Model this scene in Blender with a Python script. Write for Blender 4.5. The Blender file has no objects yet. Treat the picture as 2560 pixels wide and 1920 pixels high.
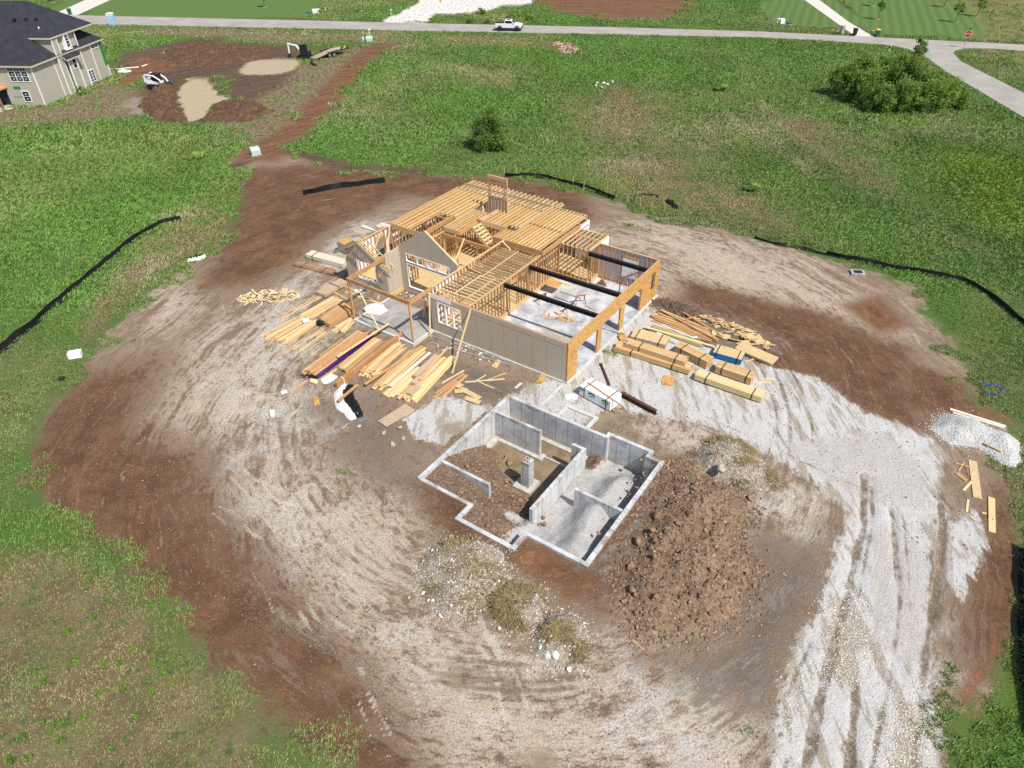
import bpy, math, random
import numpy as np
from mathutils import Vector, Matrix
random.seed(7); rng = np.random.default_rng(11)
scn = bpy.context.scene
COL = scn.collection
rad = math.radians
# ---------------------------------------------------------------- camera (a drone 30 m above the plot)
CAM_H, PITCH, ROLL, FPX = 30.0, 37.587, 0.7344, 1751.4      # focal length in pixels of a 2560 px wide frame
cam_d = bpy.data.cameras.new('camera'); cam = bpy.data.objects.new('camera', cam_d); COL.objects.link(cam)
cam_d.sensor_width = 36.0; cam_d.lens = 36.0 * FPX / 2560.0
cam_d.clip_start = 0.5; cam_d.clip_end = 5000
cp, sp_, cr, sr = math.cos(rad(PITCH)), math.sin(rad(PITCH)), math.cos(rad(ROLL)), math.sin(rad(ROLL))
_r = np.array([1, 0, 0.]); _f = np.array([0, cp, -sp_]); _d = np.array([0, -sp_, -cp])
CX, CY, CZ = cr * _r + sr * _d, -sr * _r + cr * _d, _f        # image right, image down, forward
mw = Matrix(((CX[0], -CY[0], -CZ[0], 0), (CX[1], -CY[1], -CZ[1], 0), (CX[2], -CY[2], -CZ[2], CAM_H), (0, 0, 0, 1)))
cam.matrix_world = mw
scn.camera = cam
# ---------------------------------------------------------------- light
SUN = np.array([0.481, -0.568, 1.0]); SUN /= np.linalg.norm(SUN)
w = bpy.data.worlds.new('World'); scn.world = w; w.use_nodes = True
nt = w.node_tree; bg = nt.nodes['Background']
sky = nt.nodes.new('ShaderNodeTexSky'); sky.sky_type = 'NISHITA'; sky.sun_disc = False
sky.sun_elevation = math.asin(SUN[2]); sky.sun_rotation = math.atan2(SUN[0], SUN[1])
sky.air_density = 1.0; sky.dust_density = 1.2; sky.ozone_density = 1.0
nt.links.new(sky.outputs[0], bg.inputs[0]); bg.inputs[1].default_value = 0.105
sd = bpy.data.lights.new('sun', 'SUN'); sd.energy = 4.3; sd.angle = rad(0.5); sd.color = (1.0, 0.95, 0.87)
so = bpy.data.objects.new('sun', sd); COL.objects.link(so); so.location = (20, -20, 60)
so.rotation_euler = Vector(-SUN).to_track_quat('-Z', 'Y').to_euler()
scn.view_settings.view_transform = 'Standard'; scn.view_settings.look = 'None'
scn.view_settings.exposure = 0.25; scn.view_settings.gamma = 1.0; scn.view_settings.use_curve_mapping = False
scn.cycles.max_bounces = 6; scn.cycles.diffuse_bounces = 3; scn.cycles.transparent_max_bounces = 6
scn.cycles.use_denoising = False
# ---------------------------------------------------------------- where a point of the survey picture lies on the plot
def W(x, y, z=0.0):
    d = (x - 1280) / FPX * CX + (y - 960) / FPX * CY + CZ
    t = (z - CAM_H) / d[2]
    return np.array([d[0] * t, d[1] * t, z])
def S(x, y, z=0.0): return W(x * 1.15732, y * 1.15732, z)      # coordinates read off the 2212 px wide overview
def zoomer(x0, y0, k):
    return lambda x, y, z=0.0: W(x0 + x * k, y0 + y * k, z)
K5 = 500 / 2212.
Z1 = zoomer(840, 420, K5); Z2 = zoomer(1240, 420, K5); Z3 = zoomer(640, 600, K5); Z4 = zoomer(700, 760, K5)
Z5 = zoomer(1040, 600, K5); Z6 = zoomer(1440, 720, K5); Z7 = zoomer(1020, 960, .29837); ZL = zoomer(0, 0, .29837)
ZR = zoomer(1900, 0, .29837); ZT = zoomer(640, 0, 400 / 2212.); ZU = zoomer(1140, 0, 400 / 2212.)
ZP = zoomer(1480, 1040, 540 / 1493.); ZQ = zoomer(1000, 1300, 540 / 2212.); ZG = zoomer(2020, 950, 540 / 1629.)
ZB = zoomer(1900, 1400, 660 / 2106.); ZF = zoomer(0, 1300, 900 / 2212.)
TH = rad(-34.9746)
O = W(1411.8, 958)
UD = np.array([-math.cos(TH), -math.sin(TH), 0]); VD = np.array([-math.sin(TH), math.cos(TH), 0]); ZD = np.array([0, 0, 1.])
def P(u, v, z=0.0): return np.array([O[0], O[1], 0]) + u * UD + v * VD + z * ZD   # the framed house's own axes
# ---------------------------------------------------------------- numpy noise
_perm = rng.random((256, 256))
def vnoise(x, y, s=1.0, seed=0):
    x = np.asarray(x) * s + seed * 37.3; y = np.asarray(y) * s + seed * 91.7
    xi = np.floor(x).astype(int); yi = np.floor(y).astype(int); fx = x - xi; fy = y - yi
    fx = fx * fx * (3 - 2 * fx); fy = fy * fy * (3 - 2 * fy)
    g = lambda a, b: _perm[a & 255, b & 255]
    return (g(xi, yi) * (1 - fx) + g(xi + 1, yi) * fx) * (1 - fy) + (g(xi, yi + 1) * (1 - fx) + g(xi + 1, yi + 1) * fx) * fy
def fbm(x, y, s=1.0, o=4, seed=0):
    t = 0; a = 0.5; n = 0
    for k in range(o): t = t + a * vnoise(x, y, s * 2 ** k, seed + k * 3); n += a; a *= .5
    return t / n
def sdf_poly(px, py, pts):
    pts = np.asarray(pts)[:, :2]; d = np.full(px.shape, 1e9); ins = np.zeros(px.shape, bool)
    n = len(pts)
    for i in range(n):
        a = pts[i]; b = pts[(i + 1) % n]; e = b - a
        wx = px - a[0]; wy = py - a[1]
        t = np.clip((wx * e[0] + wy * e[1]) / (e @ e + 1e-12), 0, 1)
        d = np.minimum(d, (wx - e[0] * t) ** 2 + (wy - e[1] * t) ** 2)
        c = ((a[1] > py) != (b[1] > py)) & (px < (b[0] - a[0]) * (py - a[1]) / (b[1] - a[1] + 1e-12) + a[0])
        ins ^= c
    d = np.sqrt(d); return np.where(ins, -d, d)
def sdf_line(px, py, pts):
    pts = np.asarray(pts)[:, :2]; d = np.full(px.shape, 1e9)
    for a, b in zip(pts[:-1], pts[1:]):
        e = b - a; wx = px - a[0]; wy = py - a[1]
        t = np.clip((wx * e[0] + wy * e[1]) / (e @ e + 1e-12), 0, 1)
        d = np.minimum(d, (wx - e[0] * t) ** 2 + (wy - e[1] * t) ** 2)
    return np.sqrt(d)
def sstep(a, b, x):
    t = np.clip((x - a) / (b - a), 0, 1); return t * t * (3 - 2 * t)
# ---------------------------------------------------------------- node helper
class G:
    def __init__(s, name):
        s.m = bpy.data.materials.new(name); s.m.use_nodes = True; s.t = s.m.node_tree
        s.b = s.t.nodes['Principled BSDF']; s.b.inputs['Specular IOR Level'].default_value = 0.25
    def n(s, ty, **kw):
        x = s.t.nodes.new(ty)
        for k, v in kw.items(): setattr(x, k, v)
        return x
    def put(s, sock, v):
        if isinstance(v, bpy.types.NodeSocket): s.t.links.new(v, sock)
        elif isinstance(v, (tuple, list)) and len(v) == 3 and sock.type == 'RGBA': sock.default_value = (*v, 1)
        else: sock.default_value = v
    def attr(s, name, out='Fac'): return s.n('ShaderNodeAttribute', attribute_name=name).outputs[out]
    def pos(s): return s.n('ShaderNodeNewGeometry').outputs['Position']
    def uv(s): return s.n('ShaderNodeTexCoord').outputs['UV']
    def island(s): return s.math('FRACT', s.math('ADD', s.n('ShaderNodeNewGeometry').outputs['Random Per Island'], s.n('ShaderNodeObjectInfo').outputs['Random']))
    def mapv(s, v, scale=(1, 1, 1), rot=0):
        x = s.n('ShaderNodeMapping'); s.put(x.inputs[0], v); x.inputs['Scale'].default_value = scale; x.inputs['Rotation'].default_value = (0, 0, rot); return x.outputs[0]
    def noise(s, v, scale, detail=3, rough=.55, dist=0):
        x = s.n('ShaderNodeTexNoise'); s.put(x.inputs['Vector'], v); x.inputs['Scale'].default_value = scale
        x.inputs['Detail'].default_value = detail; x.inputs['Roughness'].default_value = rough; x.inputs['Distortion'].default_value = dist; return x.outputs['Fac']
    def vor(s, v, scale, out='Distance', feature='F1'):
        x = s.n('ShaderNodeTexVoronoi', feature=feature); s.put(x.inputs['Vector'], v); x.inputs['Scale'].default_value = scale; return x.outputs[out]
    def math(s, op, a, b=0.0, clamp=False):
        x = s.n('ShaderNodeMath', operation=op, use_clamp=clamp); s.put(x.inputs[0], a); s.put(x.inputs[1], b); return x.outputs[0]
    def rng(s, v, a, b, c=0., d=1., smooth=True):
        x = s.n('ShaderNodeMapRange', interpolation_type='SMOOTHSTEP' if smooth else 'LINEAR'); s.put(x.inputs[0], v)
        for i, q in enumerate((a, b, c, d)): x.inputs[1 + i].default_value = q
        return x.outputs[0]
    def mix(s, f, a, b, blend='MIX'):
        x = s.n('ShaderNodeMix', data_type='RGBA', blend_type=blend); s.put(x.inputs[0], f); s.put(x.inputs[6], a); s.put(x.inputs[7], b); return x.outputs[2]
    def ramp(s, f, stops):
        x = s.n('ShaderNodeValToRGB'); s.put(x.inputs[0], f); e = x.color_ramp.elements
        while len(e) < len(stops): e.new(.5)
        for el, (p, c) in zip(e, stops): el.position = p; el.color = (*c, 1)
        return x.outputs[0]
    def bump(s, h, strength=.4, dist=.05):
        x = s.n('ShaderNodeBump'); x.inputs['Strength'].default_value = strength; x.inputs['Distance'].default_value = dist; s.put(x.inputs['Height'], h)
        s.t.links.new(x.outputs[0], s.b.inputs['Normal'])
    def out(s, col, rough=.9, metal=0):
        s.put(s.b.inputs['Base Color'], col); s.put(s.b.inputs['Roughness'], rough); s.b.inputs['Metallic'].default_value = metal; return s.m
def simple(name, col, rough=.8, var=.12, scale=3.0, metal=0, bump=0, bscale=30):
    g = G(name); p = g.pos()
    n = g.noise(p, scale, 5, .65)
    c = g.mix(g.rng(n, .3, .7), tuple(x * (1 - var) for x in col), tuple(min(1, x * (1 + var)) for x in col))
    if bump: g.bump(g.noise(p, bscale, 3), bump, .03)
    return g.out(c, rough, metal)
def island_mat(name, cols, rough=.8, grain=.18, gs=(2, 2, 2), scale=8, bump=0, amount=1.0):
    g = G(name); r = g.island(); k = len(cols)
    c = g.ramp(r, [(i / (k - 1), q) for i, q in enumerate(cols)])
    n = g.noise(g.mapv(g.pos(), gs), scale, 4, .6)
    c = g.mix(g.rng(n, .35, .65, grain, 0), c, (.1, .055, .025), 'MIX')
    n2 = g.noise(g.pos(), 1.3, 2)
    c = g.mix(g.rng(n2, .35, .75, 0, .22), c, (.62, .50, .36))
    if bump: g.bump(n, bump, .01)
    return g.out(c, rough)
# ---------------------------------------------------------------- mesh builder
class MB:
    def __init__(s): s.v = []; s.f = []; s.uv = []; s.cuts = []
    def mat(s, k): s.cuts.append((len(s.f), k)); return s
    def quadhex(s, c8, uvs=None):
        """eight corners: four of the bottom ring, four of the top ring (both counter-clockwise seen from above)"""
        b = len(s.v); s.v += [tuple(map(float, c)) for c in c8]
        L = np.linalg.norm; c = np.array(c8, float)
        a, d, h = L(c[1] - c[0]), L(c[3] - c[0]), L(c[4] - c[0])
        ou, ov = random.random() * 50, random.random() * 50
        for f, (x, y) in (((3, 2, 1, 0), (a, d)), ((4, 5, 6, 7), (a, d)), ((0, 1, 5, 4), (a, h)), ((1, 2, 6, 5), (d, h)), ((2, 3, 7, 6), (a, h)), ((3, 0, 4, 7), (d, h))):
            s.f.append(tuple(b + i for i in f)); s.uv += [(ou, ov), (ou + x, ov), (ou + x, ov + y), (ou, ov + y)]
    def box(s, u0, u1, v0, v1, z0, z1):      # along the framed house's axes
        s.quadhex([P(u0, v0, z0), P(u0, v1, z0), P(u1, v1, z0), P(u1, v0, z0), P(u0, v0, z1), P(u0, v1, z1), P(u1, v1, z1), P(u1, v0, z1)]); return s
    def boxw(s, c, size, yaw=0, pitch=0, rollx=0):   # a box centred at c
        m = Matrix.Rotation(yaw, 3, 'Z') @ Matrix.Rotation(pitch, 3, 'Y') @ Matrix.Rotation(rollx, 3, 'X'); x, y, z = (q / 2 for q in size)
        s.quadhex([np.array(c) + np.array(m @ Vector(q)) for q in ((-x, -y, -z), (x, -y, -z), (x, y, -z), (-x, y, -z), (-x, -y, z), (x, -y, z), (x, y, z), (-x, y, z))]); return s
    def bar(s, p, q, w, h, up=(0, 0, 1), mid=True):       # rectangular bar from p to q, w across, h along up
        p = np.array(p, float); q = np.array(q, float); d = q - p; d /= np.linalg.norm(d)
        up = np.array(up, float); sd_ = np.cross(up, d)
        if np.linalg.norm(sd_) < 1e-6: sd_ = np.cross((1, 0, 0), d)
        sd_ /= np.linalg.norm(sd_); un = np.cross(d, sd_)
        a = sd_ * w / 2; b0 = -un * h / 2 if mid else un * 0; b1 = un * h / 2 if mid else un * h
        s.quadhex([p - a + b0, q - a + b0, q + a + b0, p + a + b0, p - a + b1, q - a + b1, q + a + b1, p + a + b1]); return s
    def tube(s, pts, r, n=8, cap=True):
        pts = [np.array(p, float) for p in pts]; b0 = len(s.v); rr = r if hasattr(r, '__len__') else [r] * len(pts)
        for i, p in enumerate(pts):
            d = pts[min(i + 1, len(pts) - 1)] - pts[max(i - 1, 0)]; d /= (np.linalg.norm(d) + 1e-9)
            a = np.cross(d, (0, 0, 1)) if abs(d[2]) < .95 else np.cross(d, (1, 0, 0)); a /= np.linalg.norm(a); b = np.cross(d, a)
            for k in range(n):
                t = 2 * math.pi * k / n; s.v.append(tuple(p + rr[i] * (math.cos(t) * a + math.sin(t) * b)))
        for i in range(len(pts) - 1):
            for k in range(n):
                k2 = (k + 1) % n; s.f.append((b0 + i * n + k, b0 + i * n + k2, b0 + (i + 1) * n + k2, b0 + (i + 1) * n + k)); s.uv += [(0, 0), (1, 0), (1, 1), (0, 1)]
        if cap:
            for base in (b0, b0 + (len(pts) - 1) * n):
                s.f.append(tuple(base + k for k in range(n))); s.uv += [(0, 0)] * n
        return s
    def face(s, pts, uvs=None):
        b = len(s.v); s.v += [tuple(map(float, p)) for p in pts]; s.f.append(tuple(range(b, b + len(pts))))
        s.uv += uvs if uvs else [(p[0], p[1]) for p in pts]; return s
    def prism(s, pts, off):
        """a flat outline pushed along off"""
        off = np.array(off, float); n = len(pts); b = len(s.v); pts = [np.array(p, float) for p in pts]
        ex = pts[1] - pts[0]; ex /= np.linalg.norm(ex); ey = np.cross(off / np.linalg.norm(off), ex)
        s.v += [tuple(p) for p in pts] + [tuple(p + off) for p in pts]
        uv = [(float((p - pts[0]) @ ex), float((p - pts[0]) @ ey)) for p in pts]
        s.f.append(tuple(b + i for i in reversed(range(n)))); s.uv += uv[::-1]
        s.f.append(tuple(b + n + i for i in range(n))); s.uv += uv
        for i in range(n):
            j = (i + 1) % n; L = np.linalg.norm(pts[j] - pts[i]); h = np.linalg.norm(off)
            s.f.append((b + i, b + j, b + n + j, b + n + i)); s.uv += [(0, 0), (L, 0), (L, h), (0, h)]
        return s
    def build(s, name, mat, parent=None, origin=None, smooth=False, bevel=0):
        me = bpy.data.meshes.new(name)
        if parent is not None: og = np.array(WL[parent.name])
        elif origin is not None: og = np.array(origin, float)
        else:
            a = np.array(s.v); og = np.array([a[:, 0].mean(), a[:, 1].mean(), a[:, 2].min()])
        me.from_pydata([tuple(np.array(v) - og) for v in s.v], [], s.f)
        ul = me.uv_layers.new(name='UVMap'); ul.data.foreach_set('uv', np.array(s.uv, float).ravel())
        for q in (mat if isinstance(mat, (list, tuple)) else [mat]): me.materials.append(q)
        if s.cuts:
            mi = np.zeros(len(s.f), np.int32)
            for st_, k_ in s.cuts: mi[st_:] = k_
            me.polygons.foreach_set('material_index', mi)
        if smooth: me.polygons.foreach_set('use_smooth', [True] * len(me.polygons))
        me.update()
        import bmesh
        bm = bmesh.new(); bm.from_mesh(me); bmesh.ops.recalc_face_normals(bm, faces=bm.faces); bm.to_mesh(me); bm.free()
        o = bpy.data.objects.new(name, me); COL.objects.link(o)
        if bevel:
            md = o.modifiers.new('b', 'BEVEL'); md.width = bevel; md.segments = 1
        if parent is not None: o.parent = parent; WL[o.name] = og
        else: o.location = og; WL[o.name] = og
        return o
WL = {}      # world position of every object that can have children
def tag(o, label=None, cat=None, group=None, kind=None):
    if label: o['label'] = label
    if cat: o['category'] = cat
    if group: o['group'] = group
    if kind: o['kind'] = kind
    return o
def thing(name, loc, label, cat, group=None):
    o = bpy.data.objects.new(name, None); COL.objects.link(o); o.location = tuple(map(float, loc)); o.empty_display_size = .2
    WL[o.name] = np.array(loc, float); return tag(o, label, cat, group)
def npmesh(name, V, F, mat, smooth=False, attrs=None, cols=None, origin=None):
    """a mesh from numpy arrays; F is (n,3) or (n,4)"""
    V = np.asarray(V, np.float32); F = np.asarray(F, np.int32); k = F.shape[1]
    og = np.zeros(3) if origin is None else np.array(origin); V = V - og.astype(np.float32)
    me = bpy.data.meshes.new(name); me.vertices.add(len(V)); me.vertices.foreach_set('co', V.ravel())
    me.loops.add(F.size); me.loops.foreach_set('vertex_index', F.ravel())
    me.polygons.add(len(F)); me.polygons.foreach_set('loop_start', np.arange(len(F), dtype=np.int32) * k)
    me.polygons.foreach_set('loop_total', np.full(len(F), k, np.int32))
    if smooth: me.polygons.foreach_set('use_smooth', np.ones(len(F), bool))
    for nm, a in (attrs or {}).items():
        at = me.attributes.new(nm, 'FLOAT', 'POINT'); at.data.foreach_set('value', np.asarray(a, np.float32))
    if cols is not None:
        at = me.attributes.new('col', 'FLOAT_COLOR', 'POINT'); at.data.foreach_set('color', np.c_[cols, np.ones(len(cols))].astype(np.float32).ravel())
    me.materials.append(mat); me.update(calc_edges=True); me.validate()
    o = bpy.data.objects.new(name, me); COL.objects.link(o); o.location = tuple(og); WL[o.name] = og; return o
# ================================================================ THE GROUND
def SP(*pts): return [S(x, y) for x, y in pts]
FOUND = [P(2.25, -3.58), P(2.25, -12.9), P(-1.52, -12.9), P(-1.52, -14.12), P(-5.32, -14.12), P(-5.32, -12.92), P(-9.1, -12.92), P(-9.1, -3.72), P(-8.18, -3.72), P(-8.18, -3.2), P(-5.24, -3.2), P(-5.24, -3.58)]
ZONES = {
 'site': [('p', 1.2, [(500, 335), (560, 318), (620, 322), (680, 350), (750, 368), (830, 376), (1000, 380), (1100, 379), (1180, 396), (1270, 420), (1330, 438), (1430, 470), (1540, 490), (1650, 522), (1790, 560), (1900, 590), (1990, 620), (2000, 680), (2050, 740), (2090, 830), (2110, 885), (2150, 900), (2190, 960), (2185, 1050), (2195, 1150), (2200, 1330), (2150, 1420), (2105, 1500), (2060, 1560), (2030, 1670), (2030, 1780), (860, 1780), (780, 1659), (700, 1610), (600, 1560), (530, 1500), (450, 1410), (370, 1320), (300, 1240), (230, 1180), (150, 1120), (80, 1080), (60, 1020), (70, 970), (95, 905), (150, 830), (200, 760), (250, 700), (340, 625), (420, 570), (480, 540), (510, 490), (525, 440), (518, 385)])],
 'tan': [('p', 2.2, [(1290, 500), (1440, 480), (1560, 510), (1750, 570), (1850, 640), (1930, 720), (1900, 760), (1750, 690), (1600, 665), (1430, 640), (1420, 560)]),
         ('p', 2.0, [(430, 770), (520, 690), (640, 630), (700, 700), (600, 790), (660, 860), (640, 920), (480, 930), (390, 970), (300, 930), (340, 860)]),
         ('p', 1.6, [(320, 660), (420, 610), (480, 610), (430, 660), (340, 710)]),
         ('p', 1.8, [(470, 1060), (620, 980), (800, 1040), (900, 1060), (960, 1130), (900, 1180), (880, 1290), (1040, 1370), (1180, 1440), (1300, 1440), (1500, 1480), (1640, 1540), (1680, 1659), (1680, 1780), (900, 1780), (830, 1560), (700, 1380), (560, 1200)]),
         ('p', .8, [(1380, 895), (1480, 910), (1570, 950), (1500, 970), (1440, 970), (1390, 940)]), ('p', 1., [(1640, 1010), (1740, 1060), (1770, 1150), (1690, 1130)]),
         ('p', .6, [(270, 930), (330, 915), (395, 965), (390, 985), (300, 965)])],
 'pale': [('p', 1.6, [(1640, 1010), (1760, 1070), (1800, 1150), (1790, 1290), (1720, 1200), (1640, 1120)]), ('p', 1.2, [(2030, 1120), (2120, 1150), (2110, 1300), (2060, 1500), (2020, 1520)]), ('p', 1.5, [(1400, 880), (1560, 930), (1640, 1000), (1500, 960)]), ('p', 2., [(1380, 1400), (1520, 1470), (1680, 1560), (1640, 1680), (1300, 1660), (1260, 1480)]), ('p', 2.0, [(520, 700), (640, 640), (700, 720), (640, 800), (720, 870), (800, 900), (700, 960), (560, 1000), (480, 1100), (420, 1040), (520, 900), (480, 800)]),
          ('p', 1.6, [(480, 1090), (600, 1040), (700, 1120), (720, 1240), (850, 1330), (1000, 1450), (1000, 1560), (860, 1480), (700, 1300), (560, 1180)]),
          ('p', 1.2, [(740, 480), (840, 470), (800, 560), (700, 620), (600, 640), (680, 560)]), ('p', .8, [(1110, 1220), (1150, 1200), (1230, 1260), (1180, 1320)]),
          ('p', 1.5, [(1150, 1460), (1400, 1440), (1640, 1560), (1560, 1700), (1300, 1700)])],
 'gravel': [('p', .9, [(1390, 655), (1440, 690), (1520, 740), (1640, 785), (1760, 815), (1870, 890), (2010, 945), (2040, 985), (2020, 1060), (2050, 1110), (2000, 1120), (1830, 1100), (1760, 1040), (1680, 990), (1560, 930), (1480, 905), (1420, 905), (1330, 880), (1240, 925), (1180, 905), (1080, 870), (1150, 830), (1215, 810), (1290, 745)]),
            ('p', .8, [(1800, 1180), (1850, 1090), (2020, 1090), (2010, 1250), (2010, 1400), (2020, 1520), (2020, 1780), (1640, 1780), (1690, 1480), (1720, 1400), (1770, 1320)]),
            ('p', .8, [(2050, 1130), (2110, 1100), (2130, 1180), (2080, 1300), (2050, 1250)]), ('p', .5, [(870, 905), (955, 855), (1065, 880), (960, 960), (900, 950)])],
 'drive': [('p', .5, [(1885, 1160), (1960, 1150), (2000, 1200), (2005, 1420), (1990, 1440), (1885, 1400)]), ('p', .7, [(1700, 960), (1900, 930), (1990, 1000), (2000, 1100), (1860, 1080), (1760, 1020)])],
 'coarse': [('p', .8, [(1780, 1290), (1860, 1270), (1890, 1400), (1870, 1480), (1760, 1480)]), ('p', .6, [(1935, 1520), (2010, 1480), (2000, 1780), (1880, 1780)]), ('p', .5, [(1690, 1560), (1720, 1440), (1740, 1480), (1700, 1640)])],
 'mud': [('p', 1.4, [(1580, 1290), (1640, 1160), (1720, 1180), (1800, 1150), (1800, 1260), (1760, 1350), (1700, 1450), (1670, 1540), (1500, 1480), (1420, 1430), (1560, 1380)]),
         ('p', .6, [(960, 770), (1080, 815), (1130, 840), (1090, 880), (1000, 850), (945, 800)]), ('p', 2.2, [(700, 880), (800, 870), (880, 920), (860, 1000), (900, 1050), (820, 1040), (740, 960)]),
         ('p', .7, [(1420, 1020), (1445, 1020), (1380, 1180), (1290, 1260), (1280, 1230), (1370, 1120)]),
         ('p', 1.2, [(1440, 660), (1560, 690), (1680, 730), (1640, 780), (1500, 730)])],
 'brown': [('p', 2.0, [(60, 960), (150, 830), (300, 800), (260, 920), (380, 990), (420, 1100), (520, 1220), (660, 1400), (780, 1540), (850, 1680), (700, 1680), (440, 1420), (240, 1180), (60, 1090)]),
           ('p', 1.5, [(520, 370), (700, 360), (1000, 385), (1100, 385), (1250, 420), (1270, 470), (1100, 420), (860, 420), (720, 480), (560, 600), (450, 620), (500, 520)]),
           ('p', 1.2, [(1490, 610), (1600, 640), (1800, 690), (1950, 760), (1960, 880), (2000, 920), (1880, 890), (1760, 810), (1640, 790), (1660, 720), (1480, 650)]),
           ('p', 1.0, [(900, 1050), (990, 1060), (1120, 1160), (1270, 1230), (1400, 1040), (1460, 1010), (1400, 1180), (1290, 1300), (1200, 1260), (1100, 1200), (980, 1160)]),
           ('p', 1.2, [(2110, 1230), (2190, 1040), (2205, 1330), (2150, 1420), (2090, 1400)]), ('p', .8, [(1960, 790), (2080, 830), (2130, 900), (2050, 900), (1960, 880)])],
 'red': [('l', 2.2, [(545, 335), (640, 280), (700, 215), (760, 150), (800, 108), (860, 92)], 2.2), ('p', 2, [(495, 345), (560, 315), (620, 325), (600, 350)]),
         ('p', 3, [(1150, -30), (1480, -60), (1495, 18), (1430, 40), (1300, 40), (1200, 28), (1150, 10)]), ('p', 1.2, [(1820, 660), (1900, 640), (1960, 700), (1900, 720)]), ('p', 1.0, [(2100, 1440), (2170, 1380), (2150, 1450), (2080, 1520)]),
         ('p', 1.2, [(1185, 85), (1240, 95), (1260, 112), (1215, 118), (1185, 100)]), ('p', 1, [(2040, 890), (2130, 880), (2212, 920), (2140, 905)]), ('p', 1.2, [(1120, 1180), (1260, 1250), (1280, 1270), (1220, 1280), (1120, 1210)]), ('p', 1.2, [(1960, -20), (2212, -30), (2212, 6), (2000, 5)]),
         ('p', 1.5, [(250, 160), (330, 110), (400, 130), (330, 165), (260, 190)])],
 'soil': [('p', 2, [(480, 160), (560, 150), (640, 152), (610, 185), (525, 228), (480, 215)]), ('p', 2.2, [(245, 150), (260, 112), (330, 100), (440, 78), (520, 92), (600, 98), (690, 104), (640, 128), (560, 140), (500, 160), (480, 168), (500, 222), (470, 262), (380, 268), (330, 252), (300, 215), (310, 175)]), ('l', .9, [(640, 330), (760, 365), (900, 372)], 1.2),
          ('l', 1.0, [(500, 365), (560, 330), (620, 330)], 1.5), ('l', 1.1, [(720, 240), (690, 230), (745, 185)], 2.)],
 'bare': [('p', 2.5, [(-150, 255), (0, 240), (110, 232), (240, 180), (320, 200), (330, 250), (200, 258), (0, 270), (-150, 290)]), ('p', 2., [(210, 65), (300, 70), (420, 80), (560, 90), (700, 92), (840, 85), (840, 76), (300, 56), (200, 58)]),
          ('p', 1.5, [(600, 165), (720, 110), (800, 90), (760, 160), (640, 260), (560, 330), (480, 260)])],
 'sand': [('p', .7, [(398, 172), (450, 172), (472, 205), (500, 215), (460, 224), (440, 256), (408, 262), (385, 215), (382, 205)]), ('p', 1.2, [(498, 150), (560, 128), (640, 128), (660, 148), (560, 166)])],
 'white': [('p', 1.0, [(820, 48), (905, 8), (900, -30), (1130, -30), (1155, 8), (1100, 18), (990, 30), (940, 30), (925, 48)]), ('l', .8, [(195, 58), (250, 62)], .8)],
 'lawn': [('p', .8, [(60, 28), (140, -6), (140, -40), (700, -40), (690, 20), (640, 44), (245, 36)]), ('p', .8, [(1650, 0), (1720, -40), (1770, -30), (1890, 66), (1690, 55), (1640, 20)]), ('p', .8, [(1890, 74), (1790, -40), (2060, -40), (2140, 60), (2120, 86)])],
 'ochre': [('p', 1.5, [(2060, -10), (2240, 0), (2240, 96), (2110, 86), (2140, 60)]), ('p', 1.5, [(2070, 98), (2160, 100), (2240, 110), (2240, 150), (2130, 110)])],
 'dry': [('l', .35, [(-60, 462), (60, 447), (170, 435), (330, 408), (500, 395)], 1.2), ('p', 2.0, [(380, 440), (520, 395), (525, 425), (430, 475)]), ('p', 1.6, [(-120, 1200), (110, 1190), (250, 1260), (330, 1340), (400, 1430), (520, 1540), (560, 1659), (560, 1780), (-120, 1780)]), ('p', 5, [(1230, 220), (1330, 185), (1430, 210), (1440, 300), (1340, 310), (1250, 280)]),
         ('p', 6, [(1290, 350), (1420, 305), (1560, 380), (1700, 440), (1750, 520), (1620, 500), (1450, 460), (1330, 430)]), ('p', 1.2, [(330, 500), (420, 450), (500, 470), (480, 540), (330, 590), (300, 640), (240, 690), (190, 740), (170, 700)]), ('p', 3, [(1640, 240), (1780, 260), (1860, 330), (1920, 420), (1780, 360)]),
         ('p', 1.5, [(2100, 108), (2160, 112), (2150, 135), (2110, 125)]), ('p', 3, [(950, 78), (1180, 80), (1180, 100), (960, 95)])],
 'lush': [('p', 3, [(1960, 300), (2230, 330), (2230, 560), (2120, 480), (2020, 380)]), ('p', 2, [(1890, 245), (1960, 250), (2000, 262), (1900, 262)]), ('p', 1.5, [(600, 390), (690, 375), (820, 385), (720, 410), (640, 432), (600, 415)]), ('p', 3, [(2230, 1290), (2150, 1430), (2050, 1580), (2050, 1780), (2300, 1780), (2300, 1290)]),
          ('p', 5, [(0, 300), (300, 270), (500, 330), (520, 450), (300, 500), (0, 560), (-100, 420)])],
 'gold': [('p', 4, [(2040, 330), (2150, 340), (2230, 420), (2230, 520), (2120, 470), (2060, 400)]), ('p', 2, [(1900, 250), (1960, 252), (1995, 264), (1930, 262)])],
 'blond': [('p', 1.5, [(350, 470), (410, 452), (440, 465), (380, 480)]), ('p', 2.5, [(1290, 345), (1400, 335), (1460, 350), (1400, 372), (1300, 366)]), ('l', .5, [(1560, 250), (1660, 300), (1760, 380)], 1.2), ('l', .5, [(1640, 225), (1720, 290), (1800, 350)], 1.2), ('p', 2, [(270, 590), (340, 560), (360, 600), (300, 640)]), ('p', 1.5, [(640, 365), (760, 372), (830, 378), (700, 362)]), ('p', 2.5, [(300, 70), (560, 84), (820, 80), (820, 72), (300, 62)]), ('p', 1.2, [(-40, 1400), (22, 1380), (30, 1520), (-40, 1540)]), ('p', 2, [(1430, 480), (1560, 495), (1700, 540), (1640, 530), (1480, 500)])],
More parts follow.
